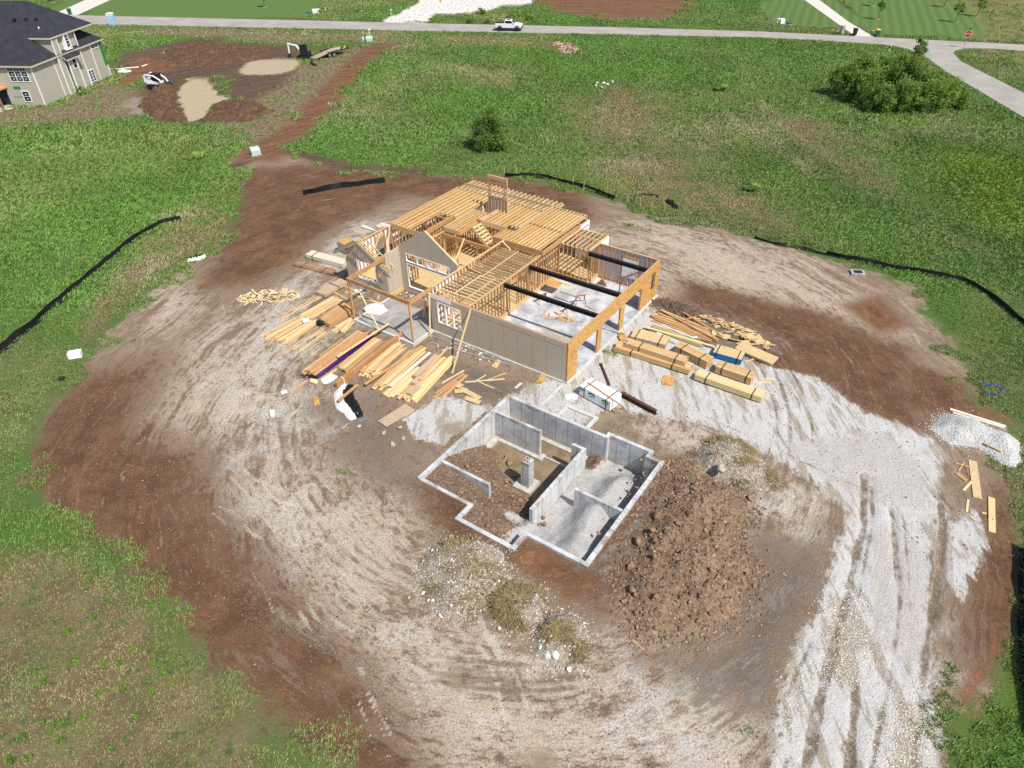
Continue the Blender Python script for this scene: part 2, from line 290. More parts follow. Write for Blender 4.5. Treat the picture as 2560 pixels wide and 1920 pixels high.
 'wet': [('p', .6, [(262, 228), (292, 203), (312, 225), (330, 245), (300, 250)]), ('p', .5, [(966, 1430), (985, 1440), (1000, 1490), (985, 1500)]), ('p', .6, [(955, 920), (990, 910), (1010, 930), (975, 945)]), ('p', .6, [(1270, 905), (1310, 890), (1340, 900), (1300, 920)]), ('p', .7, [(1130, 1625), (1185, 1615), (1200, 1660), (1160, 1672)])],
}
RUTS = [([(1868, 1040), (1868, 1130), (1850, 1190), (1830, 1270)], .5, .16), ([(1925, 1100), (1935, 1190), (1945, 1300)], .3, .12), ([(2035, 1110), (2040, 1180), (2028, 1260), (2005, 1360)], .3, .14), ([(1850, 1530), (1835, 1640), (1815, 1760)], .3, .12),
        ([(420, 1010), (500, 1130), (640, 1330), (760, 1490), (850, 1640)], .4, .16), ([(470, 1050), (560, 1210), (690, 1390), (800, 1540), (870, 1659)], .3, .10), ([(1500, 900), (1620, 960), (1720, 1030)], .3, .12), ([(640, 280), (760, 150)], .4, .1), ([(655, 290), (775, 155)], .4, .1),
        ([(1560, 1400), (1700, 1300), (1790, 1200)], .4, .10), ([(1500, 640), (1700, 700), (1900, 770)], .4, .1), ([(1480, 560), (1700, 610), (1880, 690), (1970, 800)], .35, .09)]
def grow(a, step, n, g=1.12):
    out = []
    for i in range(n): step *= g; a += step; out.append(a)
    return out
CELL = .14
xs0 = np.arange(-46, 44.01, CELL); ys0 = np.arange(8, 84.01, CELL)
xs = np.r_[[-q for q in grow(46, CELL, 60)][::-1], xs0, grow(44, CELL, 60)]
ys = np.r_[[-60, -10, 2, 5, 7], ys0, grow(84, CELL, 62)]
GX, GY = np.meshgrid(xs, ys); gx = GX.ravel().copy(); gy = GY.ravel().copy()
SOFTER = {'tan': 2.4, 'pale': 2.2, 'brown': 2.2, 'mud': 2.0, 'red': 1.6, 'soil': 1.6, 'site': 1.7, 'gravel': 1.4, 'coarse': 1.6}
def zone_field(name, x, y):
    v = np.zeros(x.shape); sk = SOFTER.get(name, 1.0)
    for z in ZONES[name]:
        pts = np.array([S(a, b) for a, b in z[2]])[:, :2]
        if z[0] == 'p': s = sdf_poly(x, y, pts); soft = z[1]
        else: s = sdf_line(x, y, pts) - z[1]; soft = z[3]
        v = np.maximum(v, np.clip(.5 - s / (2 * soft * (sk if z[0] == 'p' else 1)), 0, 1))
    return v
sd_f = sdf_poly(gx, gy, FOUND)
# the vertices nearest the foundation's centre line move onto it, then the pit is cut out of the ground
near = np.abs(sd_f) < .62 * CELL
fp = np.array(FOUND)[:, :2]; bd = np.full(near.sum(), 1e9); bx = gx[near].copy(); by = gy[near].copy(); qx, qy = gx[near], gy[near]
for i in range(len(fp)):
    a = fp[i]; e = fp[(i + 1) % len(fp)] - a; t = np.clip(((qx - a[0]) * e[0] + (qy - a[1]) * e[1]) / (e @ e), 0, 1)
    px_, py_ = a[0] + e[0] * t, a[1] + e[1] * t; d = np.hypot(qx - px_, qy - py_); k = d < bd
    bd[k] = d[k]; bx[k] = px_[k]; by[k] = py_[k]
gx[near] = bx; gy[near] = by
# tracks of wheels and tracks: (line, half width, strength); pale runs of dried wash: the same
TRK = [([(1868, 1030), (1866, 1090), (1868, 1140), (1852, 1190), (1832, 1280), (1795, 1420), (1760, 1560), (1735, 1700)], .22, .8), ([(1882, 1050), (1886, 1120), (1872, 1200), (1855, 1290)], .16, .6), ([(1925, 1085), (1935, 1190), (1945, 1300), (1925, 1460), (1895, 1600), (1870, 1760)], .16, .7), ([(1950, 1110), (1962, 1230), (1968, 1340), (1950, 1480), (1930, 1600)], .13, .45), ([(2033, 1090), (2040, 1180), (2028, 1260), (2003, 1380), (1985, 1560), (1960, 1760)], .18, .75),
       ([(1850, 1480), (1838, 1640), (1815, 1780)], .2, .7), ([(1700, 1640), (1690, 1760)], .22, .6), ([(1990, 1140), (2000, 1260), (1988, 1420), (1960, 1600)], .12, .4), ([(1905, 1250), (1880, 1420), (1820, 1620)], .12, .4), ([(1780, 1330), (1700, 1500)], .16, .5), ([(1500, 890), (1640, 950), (1760, 1010), (1850, 1050)], .15, .5), ([(1490, 915), (1620, 975), (1740, 1040)], .15, .5)]
LITE = []
_rr = random.Random(5)
for k in range(26):      # lorries circled the two buildings
    a0 = _rr.uniform(1.0, 5.6); ln_ = _rr.uniform(.35, 1.1); rx = _rr.uniform(430, 800); ry = rx * _rr.uniform(.62, .74); ox, oy = _rr.uniform(-40, 60), _rr.uniform(20, 120)
    for off in (0, 26): TRK.append(([(1130 + ox + (rx + off) * math.cos(a0 + t * ln_), 850 + oy + (ry + off * .8) * math.sin(a0 + t * ln_)) for t in np.linspace(0, 1, 9)], _rr.uniform(.12, .2), _rr.uniform(.2, .5)))
for k in range(30):      # white runs left by drained water, lower middle
    x, y = _rr.uniform(760, 1480), _rr.uniform(1290, 1560); pts = [(x, y)]; dx = .45 + (x - 760) / 1900
    for q in range(6): x += _rr.uniform(10, 34) * dx; y += _rr.uniform(14, 40); pts.append((x, y))
    LITE.append((pts, _rr.uniform(.04, .10), _rr.uniform(.4, 1.)))
for k in range(22):
    x, y = _rr.uniform(430, 800), _rr.uniform(960, 1330); pts = [(x, y)]
    for q in range(5): x += _rr.uniform(8, 34); y += _rr.uniform(10, 34); pts.append((x, y))
    LITE.append((pts, _rr.uniform(.05, .12), _rr.uniform(.4, .9)))
def line_field(lst, x, y, jit):
    v = np.zeros(x.shape)
    for pts, wd, st_ in lst:
        q = np.array([S(a, b) for a, b in pts])[:, :2]; k = (x > q[:, 0].min() - 2) & (x < q[:, 0].max() + 2) & (y > q[:, 1].min() - 2) & (y < q[:, 1].max() + 2)
        if k.any(): v[k] = np.maximum(v[k], st_ * (.35 + 1.3 * fbm(x[k], y[k], .33, 3, 52)) * np.clip(1.1 - (sdf_line(x[k], y[k], q) + jit[k]) / (wd * 1.6), 0, 1))
    return v
FLD = {k: zone_field(k, gx, gy) for k in ZONES}
HOUSE_PAD = [P(-.6, -.6), P(24.6, -.6), P(24.6, 20.5), P(12, 20.5), P(-.6, 15)]
def relief(x, y, site=None):
    h = .34 * (fbm(x, y, .045, 3, 5) - .5)
    s = zone_field('site', x, y) if site is None else site
    h = h * (1 - .75 * s)
    h += s * (.16 * (fbm(x, y, .35, 4, 9) - .5) + .07 * (fbm(x, y, 1.7, 3, 13) - .5))
    for pts, wd, dp in RUTS:
        d = sdf_line(x, y, [S(a, b) for a, b in pts]); dd = d + .15 * (fbm(x, y, 1.1, 2, 4) - .5)
        h += .3 * dp * (.25 * np.exp(-((dd - wd * 1.5) / (.4 * wd)) ** 2) - np.exp(-(dd / wd) ** 2)) * (.4 + 1.2 * fbm(x, y, .8, 2, 21))
    hp = sdf_poly(x, y, HOUSE_PAD); h *= sstep(-.1, 2.5, hp)
    fd = sdf_poly(x, y, FOUND); h = h * sstep(.3, 2.0, fd) + (1 - sstep(.3, 2.0, fd)) * (.04 + .05 * fbm(x, y, .9, 2, 3))
    for rp in ROADS: h = h * sstep(.2, 4.0, sdf_poly(x, y, rp)) - .03 * (1 - sstep(-.5, 1.0, sdf_poly(x, y, rp)))
    return h
ROAD_PX = [(-260, 24), (127, 37), (660, 49), (1040, 58), (1540, 68.5), (1900, 79), (2560, 112), (2900, 130), (2900, 146), (2560, 128), (2467, 121), (2413, 121), (2389, 126), (2383, 133), (2404, 155), (2560, 233), (2800, 350), (2800, 430), (2560, 294), (2365, 179), (2318, 145), (2267, 122), (2210, 112), (2090, 104), (1900, 94), (1540, 86.5), (1040, 77.5), (660, 69.5), (209, 60), (-260, 48)]
DRIVE1 = [(131, 37.3), (218, -2), (250, -16), (330, -16), (275, 0), (192, 38.5)]
DRIVE2 = [(2005, -4), (1990, -14), (2035, -16), (2048, 0), (2120, 54), (2184, 92.5), (2137, 90.5)]
ROADS = [[W(x, y) for x, y in q] for q in (ROAD_PX, DRIVE1, DRIVE2)]
jit_ = .22 * (fbm(gx, gy, .9, 3, 44) - .5); FLD['trk'] = line_field(TRK, gx, gy, jit_); FLD['lite'] = line_field(LITE, gx, gy, jit_)
gz = relief(gx, gy, FLD['site']) - .05 * FLD['trk'] * (.5 + fbm(gx, gy, 1.2, 2, 14))
ny, nx = GX.shape; idx = np.arange(nx * ny).reshape(ny, nx)
F = np.stack([idx[:-1, :-1], idx[:-1, 1:], idx[1:, 1:], idx[1:, :-1]], -1).reshape(-1, 4)
cx_ = gx[F].mean(1); cy_ = gy[F].mean(1); keep = sdf_poly(cx_, cy_, FOUND) > 0
F = F[keep]
C0 = S(1130, 860); rr = np.hypot(gx - C0[0], (gy - C0[1]) * .85); aa = np.arctan2(-(gx - C0[0]), -(gy - C0[1])) * 25
def patch(x, y):   # how lush (1) or dry (0) the meadow is
    return np.clip(.5 + 1.5 * (fbm(x, y, .06, 4, 31) - .5) + .5 * (fbm(x, y, .5, 3, 33) - .5), 0, 1)
def ground_mat():
    g = G('earth'); p = g.pos()
    A = {k: g.attr(k) for k in list(ZONES) + ['trk', 'lite']}
    rr_, aa_ = g.attr('rr'), g.attr('aa')
    cmb = g.n('ShaderNodeCombineXYZ'); g.put(cmb.inputs[0], rr_); g.put(cmb.inputs[1], g.math('MULTIPLY', aa_, .22)); 
    wn = g.n('ShaderNodeTexNoise'); g.put(wn.inputs['Vector'], p); wn.inputs['Scale'].default_value = .13; wn.inputs['Detail'].default_value = 3
    va = g.n('ShaderNodeVectorMath', operation='MULTIPLY_ADD'); g.put(va.inputs[0], wn.outputs['Color']); va.inputs[1].default_value = (2.2, 2.6, 0); g.put(va.inputs[2], cmb.outputs[0]); st = va.outputs[0]
    n1 = g.noise(p, .45, 5, .62); n2 = g.noise(p, 1.6, 5, .65); n3 = g.noise(p, 7, 4, .65); n4 = g.noise(p, 26, 3, .7); n5 = g.noise(p, 11, 5, .75); s1 = g.noise(st, 1.0, 7, .70, .1); s2 = g.noise(st, 4.0, 5, .7, .1)
    nz = g.math('ADD', g.math('MULTIPLY', n1, .5), g.math('ADD', g.math('MULTIPLY', n2, .3), g.math('MULTIPLY', n3, .2)))
    nsk = g.math('ADD', g.math('MULTIPLY', s1, .40), g.math('ADD', g.math('MULTIPLY', s2, .2), g.math('ADD', g.math('MULTIPLY', n2, .2), g.math('MULTIPLY', n5, .2))))
    def m(k, amp=1.2, soft=.12, n=nz): return g.rng(g.math('ADD', A[k], g.math('MULTIPLY', g.math('SUBTRACT', n, .5), amp)), .5 - soft, .5 + soft)
    pt = g.attr('patch')
    pv = g.math('ADD', pt, g.math('MULTIPLY', g.math('SUBTRACT', n3, .5), .9))
    green = g.ramp(pv, [(0, (.22, .21, .095)), (.35, (.14, .185, .055)), (.65, (.09, .165, .032)), (1, (.085, .18, .028))])
    green = g.mix(g.rng(n4, .4, .7, .45, 0), green, (.03, .04, .014))
    dryc = g.mix(g.rng(nz, .4, .62), (.16, .115, .055), (.25, .20, .105)); dryc = g.mix(g.rng(n2, .5, .66), dryc, (.07, .12, .03)); dryc = g.mix(g.rng(n4, .4, .7, .4, 0), dryc, (.06, .05, .03))
    c = g.mix(m('dry', 1.3, .35), green, dryc)
    lush = g.mix(g.rng(n3, .35, .7), (.055, .10, .018), (.11, .19, .025))
    c = g.mix(m('lush', 1.4, .4), c, lush)
    # mown stripes of the lawns
    lw = g.n('ShaderNodeTexWave', wave_type='BANDS', bands_direction='X'); g.put(lw.inputs[0], g.mapv(p, (1, 1, 1), rad(22))); lw.inputs['Scale'].default_value = .16; lw.inputs['Distortion'].default_value = 1.0; lw.inputs['Detail'].default_value = 1
    lawn = g.mix(lw.outputs['Fac'], (.075, .15, .034), (.115, .185, .045)); lawn = g.mix(g.rng(n2, .45, .75, 0, .5), lawn, (.17, .18, .065))
    c = g.mix(m('lawn', .3, .1), c, lawn)
    c = g.mix(m('ochre', 1.6, .4), c, g.mix(n2, (.12, .14, .035), (.27, .20, .10)))
    soilc = g.mix(g.rng(nsk, .40, .62), (.060, .036, .024), (.16, .10, .065))
    barec = g.mix(g.rng(n2, .35, .62), (.11, .075, .045), (.24, .18, .11))
    c = g.mix(m('bare', 2.2, .3), c, barec)
    # the stripped site: brown earth under crusts of dried tan, pale dust and white gravel
    dv = g.noise(g.mapv(p, (1.0, .16, 1), rad(14)), 1.5, 6, .7, .25); dv2 = g.noise(g.mapv(p, (1.0, .22, 1), rad(14)), 5.0, 4, .7)
    s3 = g.noise(g.mapv(st, (1, .45, 1)), 13, 4, .72); dv3 = g.noise(g.mapv(p, (1, .5, 1), rad(38)), 9, 4, .75)
    crust = g.math('ADD', g.math('MULTIPLY', s1, .46), g.math('ADD', g.math('MULTIPLY', n2, .18), g.math('ADD', g.math('MULTIPLY', s2, .22), g.math('MULTIPLY', n5, .14))))
    base = g.mix(g.rng(nsk, .38, .62), (.165, .108, .070), (.335, .258, .190))
    base = g.mix(g.rng(n5, .52, .64, 0, .55), base, (0.310, 0.220, 0.132))
    tanc = g.mix(g.rng(n5, .36, .60), (.36, .288, .212), (.53, .448, .352)); tanc = g.mix(g.rng(s2, .52, .66, 0, .6), tanc, (0.279, 0.202, 0.127))
    mt = g.rng(g.math('ADD', g.math('MULTIPLY', A['tan'], .20), crust), .56, .68); base = g.mix(g.math('MULTIPLY', mt, .95), base, tanc)
    palec = g.mix(g.rng(n5, .36, .6), (.335, .292, .245), (.585, .548, .50))
    mp = g.rng(g.math('ADD', g.math('MULTIPLY', A['pale'], .185), g.math('ADD', g.math('MULTIPLY', crust, .65), g.math('MULTIPLY', n1, .35))), .56, .72); base = g.mix(g.math('MULTIPLY', mp, .9), base, palec)
    brownc = g.mix(g.rng(nsk, .38, .64), (.100, .044, .022), (.205, .112, .060)); brownc = g.mix(g.rng(n1, .42, .62, 0, .6), brownc, (.078, .034, .017))
    brownc = g.mix(g.rng(n5, .55, .66, 0, .6), brownc, (0.292, 0.199, 0.114)); brownc = g.mix(g.rng(g.math('SUBTRACT', 1.0, crust), .56, .62, 0, .6), brownc, (0.396, 0.305, 0.197))
    base = g.mix(g.rng(g.math('ADD', g.math('MULTIPLY', A['brown'], .295), crust), .55, .68), base, brownc)
    mudc = g.mix(g.rng(nsk, .38, .64), (.088, .068, .053), (.245, .20, .162)); mudc = g.mix(g.rng(g.math('SUBTRACT', 1.0, crust), .54, .60, 0, .7), mudc, (0.361, 0.301, 0.216))
    base = g.mix(g.rng(g.math('ADD', g.math('MULTIPLY', A['mud'], .20), crust), .57, .66), base, mudc)
    base = g.mix(g.rng(g.math('ADD', A['lite'], g.math('MULTIPLY', g.math('SUBTRACT', n5, .5), 1.1)), .38, .72, 0, .6), base, (0.522, 0.488, 0.404))
    grav = g.mix(g.rng(n4, .30, .68), (.43, .415, .395), (.62, .61, .595)); grav = g.mix(g.rng(dv, .50, .58, 0, .8), grav, (0.310, 0.263, 0.193)); grav = g.mix(g.rng(crust, .54, .60, 0, .7), grav, (0.378, 0.326, 0.246)); grav = g.mix(g.rng(n5, .28, .40, .3, 0), grav, (0.233, 0.192, 0.139))
    mg = g.rng(g.math('ADD', A['gravel'], g.math('ADD', g.math('MULTIPLY', g.math('SUBTRACT', crust, .5), 1.5), g.math('MULTIPLY', g.math('SUBTRACT', dv, .5), .9))), .40, .58)
    base = g.mix(mg, base, grav)
    dr = g.mix(g.rng(n5, .34, .66), (.40, .368, .335), (.54, .515, .485)); dr = g.mix(g.rng(crust, .55, .62, 0, .6), dr, (0.284, 0.229, 0.163)); base = g.mix(m('drive', 1.8, .2, crust), base, dr)
    vo = g.vor(p, 19, 'Color'); vd = g.vor(p, 19)
    stone = g.mix(g.rng(vo, .2, .8), (0.396, 0.330, 0.227), (0.720, 0.683, 0.570)); stone = g.mix(g.rng(vd, .3, .6), stone, (0.223, 0.183, 0.127))
    base = g.mix(g.math('MULTIPLY', g.rng(g.math('ADD', A['coarse'], g.math('MULTIPLY', g.math('SUBTRACT', dv, .5), 2.2)), .45, .62), .8), base, stone)
    scr = g.math('MAXIMUM', g.rng(s3, .585, .66), g.math('MULTIPLY', g.rng(dv3, .60, .68), .8)); base = g.mix(g.math('MULTIPLY', scr, .42), base, (.115, .078, .05)); lsc = g.rng(g.math('ADD', g.math('MULTIPLY', s3, .6), g.math('MULTIPLY', dv3, .4)), .36, .42, .34, 0); base = g.mix(lsc, base, (.56, .49, .40))
    # wheel tracks: churned dark earth broken by treads
    tk_ = g.math('MULTIPLY', g.rng(g.math('ADD', g.math('MULTIPLY', A['trk'], 1.25), g.math('ADD', g.math('MULTIPLY', g.math('SUBTRACT', n5, .5), 1.3), g.math('MULTIPLY', g.math('SUBTRACT', dv, .5), .8))), .38, .62), .92)
    base = g.mix(g.math('MULTIPLY', tk_, g.rng(n2, .36, .56, .35, 1)), base, g.mix(g.rng(n5, .4, .62), (0.107, 0.075, 0.047), (0.233, 0.179, 0.119)))
    v2 = g.vor(p, 6.5); v2c = g.vor(p, 6.5, 'Color')
    crumb = g.math('MULTIPLY', g.rng(v2, .08, .14, 1, 0), g.rng(v2c, .62, .66)); base = g.mix(crumb, base, g.mix(v2c, (0.413, 0.322, 0.212), (0.084, 0.050, 0.029)))
    msite = g.rng(g.math('ADD', A['site'], g.math('ADD', g.math('MULTIPLY', g.math('SUBTRACT', nz, .5), 2.0), g.math('MULTIPLY', g.math('SUBTRACT', n5, .5), .8))), .42, .58)
    c = g.mix(msite, c, base)
    c = g.mix(m('soil', 2.8, .22, crust), c, soilc)
    redc = g.mix(g.rng(nsk, .40, .62), (0.102, 0.044, 0.022), (0.251, 0.124, 0.065)); redc = g.mix(g.rng(n3, .6, .7, 0, .6), redc, (0.344, 0.229, 0.136))
    c = g.mix(m('red', 2.6, .22, crust), c, redc)
    c = g.mix(m('sand', 2.0, .16, crust), c, g.mix(g.rng(n3, .35, .65), (0.344, 0.271, 0.170), (0.490, 0.407, 0.280)))
    c = g.mix(m('white', 1.2, .2), c, g.mix(g.rng(n2, .4, .65), (.78, .77, .75), (0.387, 0.339, 0.265)))
    c = g.mix(g.rng(n5, .30, .50, .30, 0), c, (0.065, 0.038, 0.020)); c = g.mix(g.rng(n4, .58, .74, 0, .16), c, (0.516, 0.424, 0.288))
    mw_ = g.math('MULTIPLY', m('wet', 1.9, .28), .85)
    c = g.mix(mw_, c, g.mix(n1, (0.251, 0.192, 0.123), (0.284, 0.224, 0.144)))
    h = g.math('ADD', g.math('MULTIPLY', n3, .4), g.math('ADD', g.math('MULTIPLY', n5, .5), g.math('MULTIPLY', s2, .6)))
    h = g.math('MULTIPLY', h, g.math('SUBTRACT', 1.0, mw_)); h = g.math('ADD', h, g.math('MULTIPLY', crumb, .2))
    g.bump(h, .75, .12)
    return g.out(c, g.rng(mw_, 0, 1, .95, .12))
M_GROUND = ground_mat()
att = dict(FLD); att['rr'] = rr; att['aa'] = aa; att['patch'] = patch(gx, gy)
ground = npmesh('ground', np.c_[gx, gy, gz], F, M_GROUND, True, att); ground['kind'] = 'structure'
_gzg = gz.reshape(ny, nx)
def relief(x, y, site=None):       # from here on read off the finished ground
    x = np.asarray(x, float); y = np.asarray(y, float); i = np.clip(np.searchsorted(xs, x) - 1, 0, nx - 2); j = np.clip(np.searchsorted(ys, y) - 1, 0, ny - 2)
    fx = np.clip((x - xs[i]) / (xs[i + 1] - xs[i]), 0, 1); fy = np.clip((y - ys[j]) / (ys[j + 1] - ys[j]), 0, 1)
    return (_gzg[j, i] * (1 - fx) + _gzg[j, i + 1] * fx) * (1 - fy) + (_gzg[j + 1, i] * (1 - fx) + _gzg[j + 1, i + 1] * fx) * fy
def surface_at(x, y): return float(relief(np.array([x]), np.array([y]))[0])
# ---------------------------------------------------------------- roads and driveways
def road_mat():
    g = G('road'); p = g.pos(); n = g.noise(p, 2.5, 5, .6); n2 = g.noise(p, .25, 4, .6); n3 = g.noise(p, 40, 2)
    c = g.mix(g.rng(n2, .3, .7), (.33, .30, .27), (.42, .385, .35)); c = g.mix(g.rng(n, .55, .75, 0, .4), c, (.30, .26, .225)); c = g.mix(g.rng(n3, .3, .7, .2, 0), c, (.2, .18, .16))
    return g.out(c, .9)
M_ROAD = road_mat()
M_CONCD = simple('driveway_concrete', (.62, .58, .52), .85, .07, 1.2)
def sheet(name, pts, mat, z, kind='structure', n=0):
    mb = MB(); lo = [np.array([p[0], p[1], -.25]) for p in pts]; mb.prism(lo, (0, 0, .25 + z)); o = mb.build(name, mat); o['kind'] = kind; return o
sheet('road', ROADS[0], M_ROAD, .035)
sheet('driveway', ROADS[1], M_CONCD, .043); sheet('driveway', ROADS[2], M_CONCD, .043)
# ---------------------------------------------------------------- grass: tufts of bent blades, one object per kind of cover
def grass_mat(name):
    g = G(name); c = g.attr('col', 'Color'); r = g.island()
    c = g.mix(g.rng(r, 0, 1, 0, .3), c, (.17, .20, .06), 'MIX')
    g.b.inputs['Specular IOR Level'].default_value = .15
    g.put(g.b.inputs['Subsurface Weight'], 0.0)
    return g.out(c, .75)
def tufts(name, x, y, h, wd, spread, nb, cols, mat):
    """nb bent blades of two triangles each round every point"""
    n = len(x); N = n * nb
    z = relief(x, y)
    X = np.repeat(x, nb); Y = np.repeat(y, nb); Zb = np.repeat(z, nb); Hh = np.repeat(h, nb) * rng.uniform(.5, 1.15, N); Wd = np.repeat(wd, nb) * rng.uniform(.6, 1.3, N); Sp = np.repeat(spread, nb)
    a = rng.uniform(0, 2 * np.pi, N); r = Sp * np.sqrt(rng.random(N)); X = X + r * np.cos(a); Y = Y + r * np.sin(a)
    b = rng.uniform(0, 2 * np.pi, N); lx, ly = np.cos(b), np.sin(b); ln = Hh * rng.uniform(.5, 1.5, N)
    V = np.empty((N, 4, 3)); wx, wy = -ly * Wd / 2, lx * Wd / 2
    V[:, 0] = np.c_[X - wx, Y - wy, Zb - .02]; V[:, 1] = np.c_[X + wx, Y + wy, Zb - .02]
    V[:, 2] = np.c_[X + wx * .7 + lx * ln * .45, Y + wy * .7 + ly * ln * .45, Zb + Hh * .75]; V[:, 3] = np.c_[X - wx * .5 + lx * ln, Y - wy * .5 + ly * ln, Zb + Hh]
    base = np.arange(N)[:, None] * 4; Fq = (base + np.array([[0, 1, 2, 3]])).astype(np.int32)
    C = np.repeat(np.repeat(cols, nb, 0) * rng.uniform(.8, 1.2, (N, 1)), 4, 0)
    o = npmesh(name, V.reshape(-1, 3), Fq, mat, False, None, np.clip(C, 0, 1)); o['kind'] = 'stuff'; return o
M_GRASS = grass_mat('grass')
def lerp3(t, stops):
    t = np.clip(t, 0, 1); xs_ = [s[0] for s in stops]; return np.stack([np.interp(t, xs_, [s[1][k] for s in stops]) for k in range(3)], -1)
def bare_mask(x, y):
    """how much bare surface, gravel, road or lawn there is at a point"""
    b = np.zeros(x.shape); nz = (fbm(x, y, .5, 4, 71) - .5)
    for k, amp, thr in (('site', 1.5, .50), ('soil', 1.4, .5), ('red', 1.5, .5), ('sand', .6, .45), ('white', .8, .45), ('lawn', .2, .45), ('wet', .2, .3)):
        b = np.maximum(b, (zone_field(k, x, y) + amp * nz > thr).astype(float))
    b = np.maximum(b, .85 * (zone_field('bare', x, y) + 1.8 * nz > .5)); b = np.maximum(b, .75 * (zone_field('ochre', x, y) > .5))
    for rp in ROADS: b = np.maximum(b, (sdf_poly(x, y, rp) < .35).astype(float))
    return b
def scatter(x0, x1, y0, y1, dens, frame=True):
    n = int((x1 - x0) * (y1 - y0) * dens); x = rng.uniform(x0, x1, n); y = rng.uniform(y0, y1, n)
    # only where the drone's view, or one a few steps beside it, reaches
    D = np.stack([x, y, np.zeros(n)], -1) - np.array([0, 0, CAM_H]); zz = D @ CZ; k = (zz > 0) & (np.abs(D @ CX) / zz < .86) & (D @ CY / zz < .68) & (D @ CY / zz > -.60)
    return x[k], y[k]
GREENS = [(0, (.38, .36, .18)), (.25, (.245, .31, .105)), (.6, (.165, .285, .07)), (1, (.15, .31, .058))]
DRYS = [(0, (.32, .23, .115)), (.45, (.42, .335, .18)), (.75, (.27, .28, .105)), (1, (.17, .29, .07))]
def cover(name, x, y, h0, w0, sp0, nb, extra=1.0):
    k = rng.random(len(x)) > bare_mask(x, y); x, y = x[k], y[k]
    p = patch(x, y) + rng.normal(0, .13, len(x)); d = np.clip(zone_field('dry', x, y) * 1.3 - .15 + .5 * (fbm(x, y, .35, 3, 77) - .5), 0, 1); l = zone_field('lush', x, y)
    c = lerp3(p, GREENS); cd = lerp3(fbm(x, y, .5, 3, 41) * 1.5 - .08 + rng.normal(0, .15, len(x)), DRYS)
    c = c * (1 - d[:, None]) + cd * d[:, None]; c = c * (1 - .6 * l[:, None]) + .6 * l[:, None] * np.array([.16, .32, .06])
    q = zone_field('gold', x, y) * (.3 + 1.2 * fbm(x, y, .5, 3, 93)); q = np.clip(q, 0, .9)[:, None]; c = c * (1 - q) + q * np.array([.27, .38, .05]); q = np.clip(zone_field('blond', x, y) * (1.6 * fbm(x, y, .6, 3, 95)), 0, .9)[:, None]; c = c * (1 - q) + q * np.array([.50, .44, .27])
    big = (.72 + .62 * fbm(x, y, .16, 4, 97))[:, None]; c = c * big
    hh = h0 * (.55 + .9 * fbm(x, y, .25, 3, 51)) * (1 + .3 * l) * (1 - .35 * d) * extra
    return tufts(name, x, y, hh, np.full(len(x), w0) * (.7 + .6 * rng.random(len(x))), np.full(len(x), sp0), nb, c, M_GRASS)
# ================================================================ MATERIALS OF THE BUILDINGS
M_STUD = island_mat('stud_pine', [(.48, .24, .09), (.58, .33, .14), (.62, .39, .18), (.53, .29, .12), (.68, .48, .26)], .75, .15, (3, 3, .6), 6)
M_JOIST = island_mat('joist_pine', [(.70, .53, .28), (.78, .62, .37), (.62, .43, .21), (.74, .57, .32), (.58, .37, .16)], .75, .14, (2, 2, 2), 5)
M_LVL = island_mat('laminated_beam', [(.50, .25, .09), (.56, .30, .12), (.46, .22, .08)], .7, .15, (2, 2, 6), 4)
M_BOARD = island_mat('sawn_board', [(.52, .30, .12), (.66, .45, .21), (.60, .37, .16), (.72, .53, .28), (.56, .34, .15), (.68, .49, .26)], .8, .18, (2, 2, 2), 7)
M_BOARDR = island_mat('red_board', [(.48, .24, .09), (.56, .30, .12), (.50, .27, .11), (.62, .38, .17)], .8, .15, (2, 2, 2), 7)
M_BOARDY = island_mat('pale_board', [(.70, .55, .27), (.76, .62, .34), (.66, .50, .23)], .8, .14, (2, 2, 2), 7)
M_GREEN_BOARD = island_mat('treated_board', [(.48, .40, .17), (.54, .46, .21), (.43, .35, .15)], .8, .15, (2, 2, 2), 7)
M_BROWN_BOARD = island_mat('dark_board', [(.25, .13, .065), (.33, .19, .10), (.40, .26, .16)], .75, .15, (2, 2, 2), 7)
M_CREAM = island_mat('cream_board', [(.68, .62, .48), (.74, .68, .56), (.64, .57, .44)], .8, .06, (2, 2, 2), 7)
def osb_mat(name, lo, hi, scale=9):
    g = G(name); uv = g.uv()
    v = g.vor(g.mapv(uv, (1, 2.6, 1), .5), scale, 'Color'); v2 = g.vor(g.mapv(uv, (2.4, 1, 1), .3), scale * 1.3, 'Color')
    n = g.noise(uv, 1.2, 3); c = g.mix(v, lo, hi); c = g.mix(g.rng(v2, .55, .8, 0, .6), c, tuple(q * .62 for q in lo)); c = g.mix(g.rng(n, .3, .7, 0, .25), c, hi)
    g.bump(v, .2, .004); return g.out(c, .75)
M_OSB = osb_mat('strand_board', (.38, .18, .045), (.74, .46, .17), 7)
M_OSBP = osb_mat('pale_strand_board', (.52, .36, .17), (.70, .54, .31))
M_OSBB = osb_mat('weathered_strand_board', (.42, .30, .19), (.56, .43, .29))
